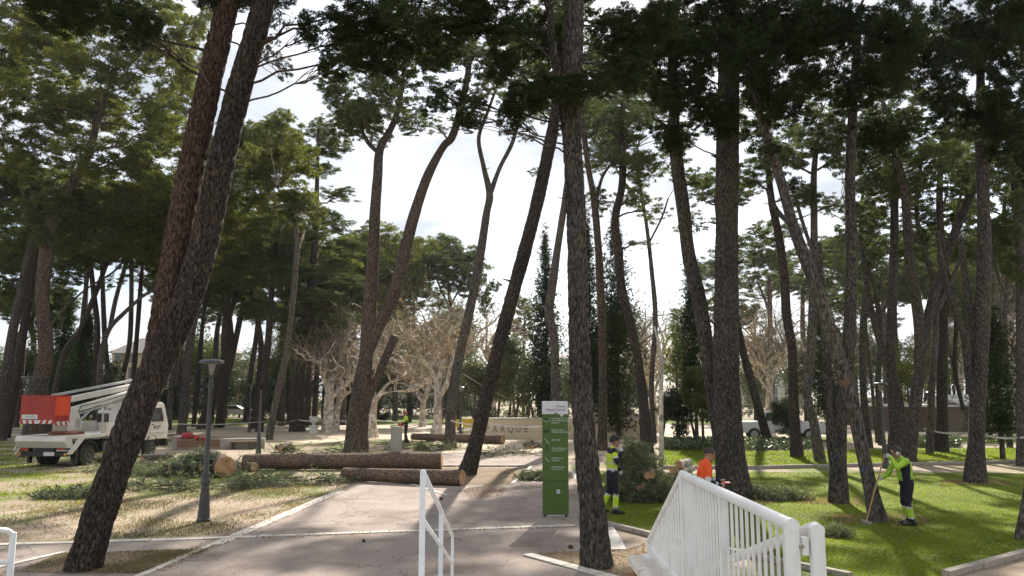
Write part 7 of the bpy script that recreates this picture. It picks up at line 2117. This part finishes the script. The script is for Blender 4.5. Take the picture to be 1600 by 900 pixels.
# the worker in orange: profile to the right, bent head, arms forward
def m_orange(tag_, t, p):
    z = p[2]
    if tag_ in ('head', 'neck'): return skin_m
    if tag_ == 'hand': return skin_m
    if tag_ == 'boot': return boot_m
    if tag_ == 'collar': return hi_orange
    if tag_ == 'torso': return reflect if 1.05 < z < 1.11 else hi_orange if z > 1.11 else navy
    if tag_ == 'uparm': return hi_orange if t < 0.74 else reflect
    if tag_ == 'forearm': return reflect if 0.55 < t < 0.75 else navy
    if tag_ == 'calf2': return reflect if 0.20 < z < 0.26 else navy
    return navy
op = U(1101, 800, 15.2); op.z = 0
Jo = dict(hip=(-0.02, 0, 0.90), chest=(0.03, 0, 1.25), neck=(0.07, 0, 1.43), head=(0.135, 0, 1.545), look=(1, -0.15, -0.35), head_up=(0.33, 0, 1),
          sho_l=(0.06, 0.19, 1.36), elb_l=(0.12, 0.24, 1.06), wri_l=(0.36, 0.14, 1.03), sho_r=(0.03, -0.19, 1.36), elb_r=(0.0, -0.27, 1.07), wri_r=(0.24, -0.22, 0.99),
          hip_l=(-0.02, 0.09, 0.88), knee_l=(0.06, 0.11, 0.48), ank_l=(0.02, 0.12, 0.10), toe_l=(0.19, 0.14, 0.04),
          hip_r=(-0.02, -0.09, 0.88), knee_r=(0.02, -0.11, 0.48), ank_r=(-0.08, -0.12, 0.10), toe_r=(0.09, -0.14, 0.04), curl=(1.3, 0, 0))
pr, jj, look, hu, hs = person('man in orange hi-vis jacket looking down behind the white railing', op, R(6), Jo, m_orange)
head_cap('hair', pr, jj['head'], look, hu, hs, 0.089, hair_m, -0.22, lift=0.03)
MB().box((0.46, 0.05, 1.0), (0.16, 0.09, 0.03)).build('clipboard', red_plastic, pr)

# the worker with the rake: profile to the left, leaning over
def m_rake(tag_, t, p):
    z = p[2]
    if tag_ in ('head', 'neck'): return skin_m
    if tag_ == 'hand': return glove_m
    if tag_ == 'boot': return boot_m
    if tag_ == 'torso':
        if p[0] < -0.055: return lime_m
        return navy if (p[1] > 0.08 and z < 1.30) else lime_m
    if tag_ == 'collar': return lime_m
    if tag_ in ('uparm', 'forearm'): return lime_m
    if tag_ in ('calf', 'calf2'): return reflect if 0.155 < z < 0.19 or 0.36 < z < 0.40 else lime_m if 0.19 <= z <= 0.36 else navy
    return navy
kp = PZ(1417, 821)
Jr = dict(hip=(-0.05, 0, 0.87), chest=(-0.01, 0, 1.22), neck=(0.05, 0, 1.385), head=(0.12, 0, 1.485), look=(1, 0.1, -0.4), head_up=(0.38, 0, 1),
          sho_l=(0.02, 0.19, 1.32), elb_l=(0.24, 0.22, 1.20), wri_l=(0.29, 0.11, 1.40), sho_r=(0.04, -0.19, 1.31), elb_r=(0.22, -0.24, 1.02), wri_r=(0.44, -0.02, 0.98),
          hip_l=(-0.06, 0.09, 0.84), knee_l=(0.00, 0.10, 0.46), ank_l=(-0.06, 0.10, 0.10), toe_l=(0.11, 0.11, 0.04),
          hip_r=(-0.06, -0.09, 0.84), knee_r=(-0.02, -0.10, 0.46), ank_r=(-0.12, -0.10, 0.10), toe_r=(0.05, -0.11, 0.04), curl=(1.4, 0, 0), hand_l=(0.6, -0.5, 0.5), hand_r=(0.8, 0.45, -0.2))
pr, jj, look, hu, hs = person('worker in lime and navy leaning over a rake on the near lawn', kp, R(180), Jr, m_rake)
head_cap('hair', pr, jj['head'], look, hu, hs, 0.090, hair_m, -0.28, lift=0.03)
MB().sphere(jj['head'] + look * 0.03 + hs * 0.088, 0.035, (1, 0.6, 1.2), 10, 8).build('ear_muff', reflect, pr, True)
def prw(v):  # local point of the raker -> world
    return Vector((kp.x - v[0], kp.y - v[1], v[2]))
rk = empty('rake', prw((0.72, 0.0, 0)), 'long wooden rake held by the worker in lime and navy', 'rake')
hA, hB = Vector((-(0.38 - 0.72), -0.04, 1.47)), Vector((-(0.82 - 0.72), 0.05, 0.07))
MB().tube([hA, hB], 0.016, 8).build('handle', plain('rake_wood', (0.42, 0.27, 0.13), (0.34, 0.21, 0.1), 6, 0.6), rk, True)
MB().bar(hB + Vector((0, -0.22, 0)), hB + Vector((0, 0.22, 0)), 0.03, 0.03).build('head_bar', truck_grey, rk)
for k in range(8):
    y = -0.2 + 0.4 * k / 7
    MB().tube([hB + Vector((0, y, 0)), hB + Vector((-0.03, y, -0.06))], 0.005, 5).build('tine', truck_grey, rk)

# far worker with helmet and chainsaw
def m_far(tag_, t, p):
    z = p[2]
    if tag_ in ('head', 'neck', 'hand'): return skin_m
    if tag_ == 'boot': return boot_m
    if tag_ == 'torso': return hi_yellow if z > 1.14 and p[0] > -0.09 else dark_suit if z > 1.02 else reflect
    if tag_ == 'uparm': return hi_yellow if t < 0.6 else dark_suit
    if tag_ == 'collar': return hi_yellow
    if tag_ == 'forearm': return dark_suit
    return dark_suit
fpz = PZ(634, 692)
Jf = dict(hip=(0, 0, 0.93), chest=(0.02, 0, 1.30), neck=(0.03, 0, 1.48), head=(0.07, 0, 1.60), look=(1, 0.2, -0.1), head_up=(0.1, 0, 1),
          sho_l=(0.02, 0.19, 1.42), elb_l=(0.04, 0.26, 1.14), wri_l=(0.24, 0.20, 1.02), sho_r=(0.02, -0.19, 1.42), elb_r=(0.04, -0.26, 1.14), wri_r=(0.24, -0.16, 1.04),
          hip_l=(0, 0.09, 0.90), knee_l=(0.05, 0.10, 0.49), ank_l=(0.06, 0.10, 0.10), toe_l=(0.22, 0.11, 0.04),
          hip_r=(0, -0.09, 0.90), knee_r=(-0.01, -0.10, 0.49), ank_r=(-0.12, -0.10, 0.10), toe_r=(0.05, -0.11, 0.04), curl=(1.2, 0, 0))
pr, jj, look, hu, hs = person('far worker in red helmet and yellow vest beside the stone plinth', fpz, R(200), Jf, m_far, 0.011, 0.35)
head_cap('helmet', pr, jj['head'], look, hu, hs, 0.108, red_plastic, 0.05, brim=0.08, lift=0.045, tall=1.0)
lumpy('backpack', (-0.20, 0.02, 1.30), 0.17, (0.7, 1.0, 1.3), dark_suit, pr, 5, 0.08)
cw_ = Vector((fpz.x - 0.30 * math.cos(R(20)), fpz.y - 0.1, 1.0))
saw = empty('chainsaw', (cw_.x, cw_.y, 0.98), 'orange chainsaw held at the hip by the far worker', 'chainsaw', rz=R(200))
MB().box((0, 0, 0), (0.30, 0.16, 0.22), None, 0.03).build('engine', basket_orange, saw)
MB().box((0.38, 0.0, -0.02), (0.46, 0.014, 0.07)).build('guide_bar', truck_grey, saw)
MB().tube([(-0.12, 0, 0.11), (-0.04, 0.0, 0.20), (0.12, 0, 0.20), (0.14, 0, 0.10)], 0.014, 6).build('handle', truck_black, saw, True)

# ------------------------------------------------------------------ paint marks sprayed on two pines
def paint_mark(tree_label, px, py, Y, w, h, mat, seed):
    root = [o for o in bpy.data.objects if o.get('label') == tree_label][0]
    tr = [o for o in root.children if o.name.startswith('trunk')][0]
    c = U(px, py, Y)
    d = ray(px, py).normalized()
    org = Vector((0, 0, CAM_H))
    g = random.Random(seed)
    n, bm = 18, bmesh.new()
    inv = Vector(root.location)
    # project a ragged blot on to the bark from in front of the tree
    N = 25
    grid = {}
    for i in range(N):
        for k in range(N):
            u, v = (i / (N - 1) - .5) * 2, (k / (N - 1) - .5) * 2
            th = math.atan2(v, u)
            if math.hypot(u, v) > 0.62 + 0.22 * math.sin(2 * th + seed) + 0.16 * math.sin(5 * th + 2 * seed) or g.random() < 0.05: continue
            q = U(px + u * w / 2, py + v * h / 2, Y - 1.5)
            hit, loc, nor, _ = tr.ray_cast(q - inv, ray(px + u * w / 2, py + v * h / 2).normalized())
            if hit: grid[i, k] = bm.verts.new(loc + nor * 0.006)
    for (i, k) in list(grid):
        if all(x in grid for x in ((i + 1, k), (i, k + 1), (i + 1, k + 1))):
            bm.faces.new((grid[i, k], grid[i + 1, k], grid[i + 1, k + 1], grid[i, k + 1]))
    me = bpy.data.meshes.new('paint_mark'); bm.to_mesh(me); bm.free()
    place('paint_mark', me, mat, root, False)
bpy.context.view_layer.update()
paint_orange = plain('paint_orange', (0.34, 0.12, 0.055), (0.15, 0.09, 0.065), 26, 0.8)
paint_blue = plain('paint_blue', (0.05, 0.09, 0.26), (0.06, 0.07, 0.13), 20, 0.7)
paint_mark('slim pine leaning far left where the worker with the rake is scraping', 1320, 598, 17.0, 18, 16, paint_orange, 1)
paint_mark('slim pine leaning far left where the worker with the rake is scraping', 1351, 733, 17.0, 13, 16, paint_blue, 2)
paint_mark('pine with a blue paint mark low on its trunk', 1303, 714, 19.8, 14, 12, paint_blue, 3)

# ------------------------------------------------------------------ thin winter haze over the park
hz = MB().box((0, 140, 14.6), (700, 460, 31.6)).build('haze', None)
hm, N, L, out = nodes_of('haze')
pvn = N.new('ShaderNodeVolumePrincipled')
pvn.inputs['Color'].default_value = (0.92, 0.93, 0.95, 1)
pvn.inputs['Density'].default_value = 0.00014
pvn.inputs['Anisotropy'].default_value = 0.55
L.new(pvn.outputs['Volume'], out.inputs['Volume'])
hz.data.materials.clear(); hz.data.materials.append(hm)
hz['kind'] = 'stuff'
hz['label'] = 'thin pale winter haze hanging over the whole park'
hz['category'] = 'haze'
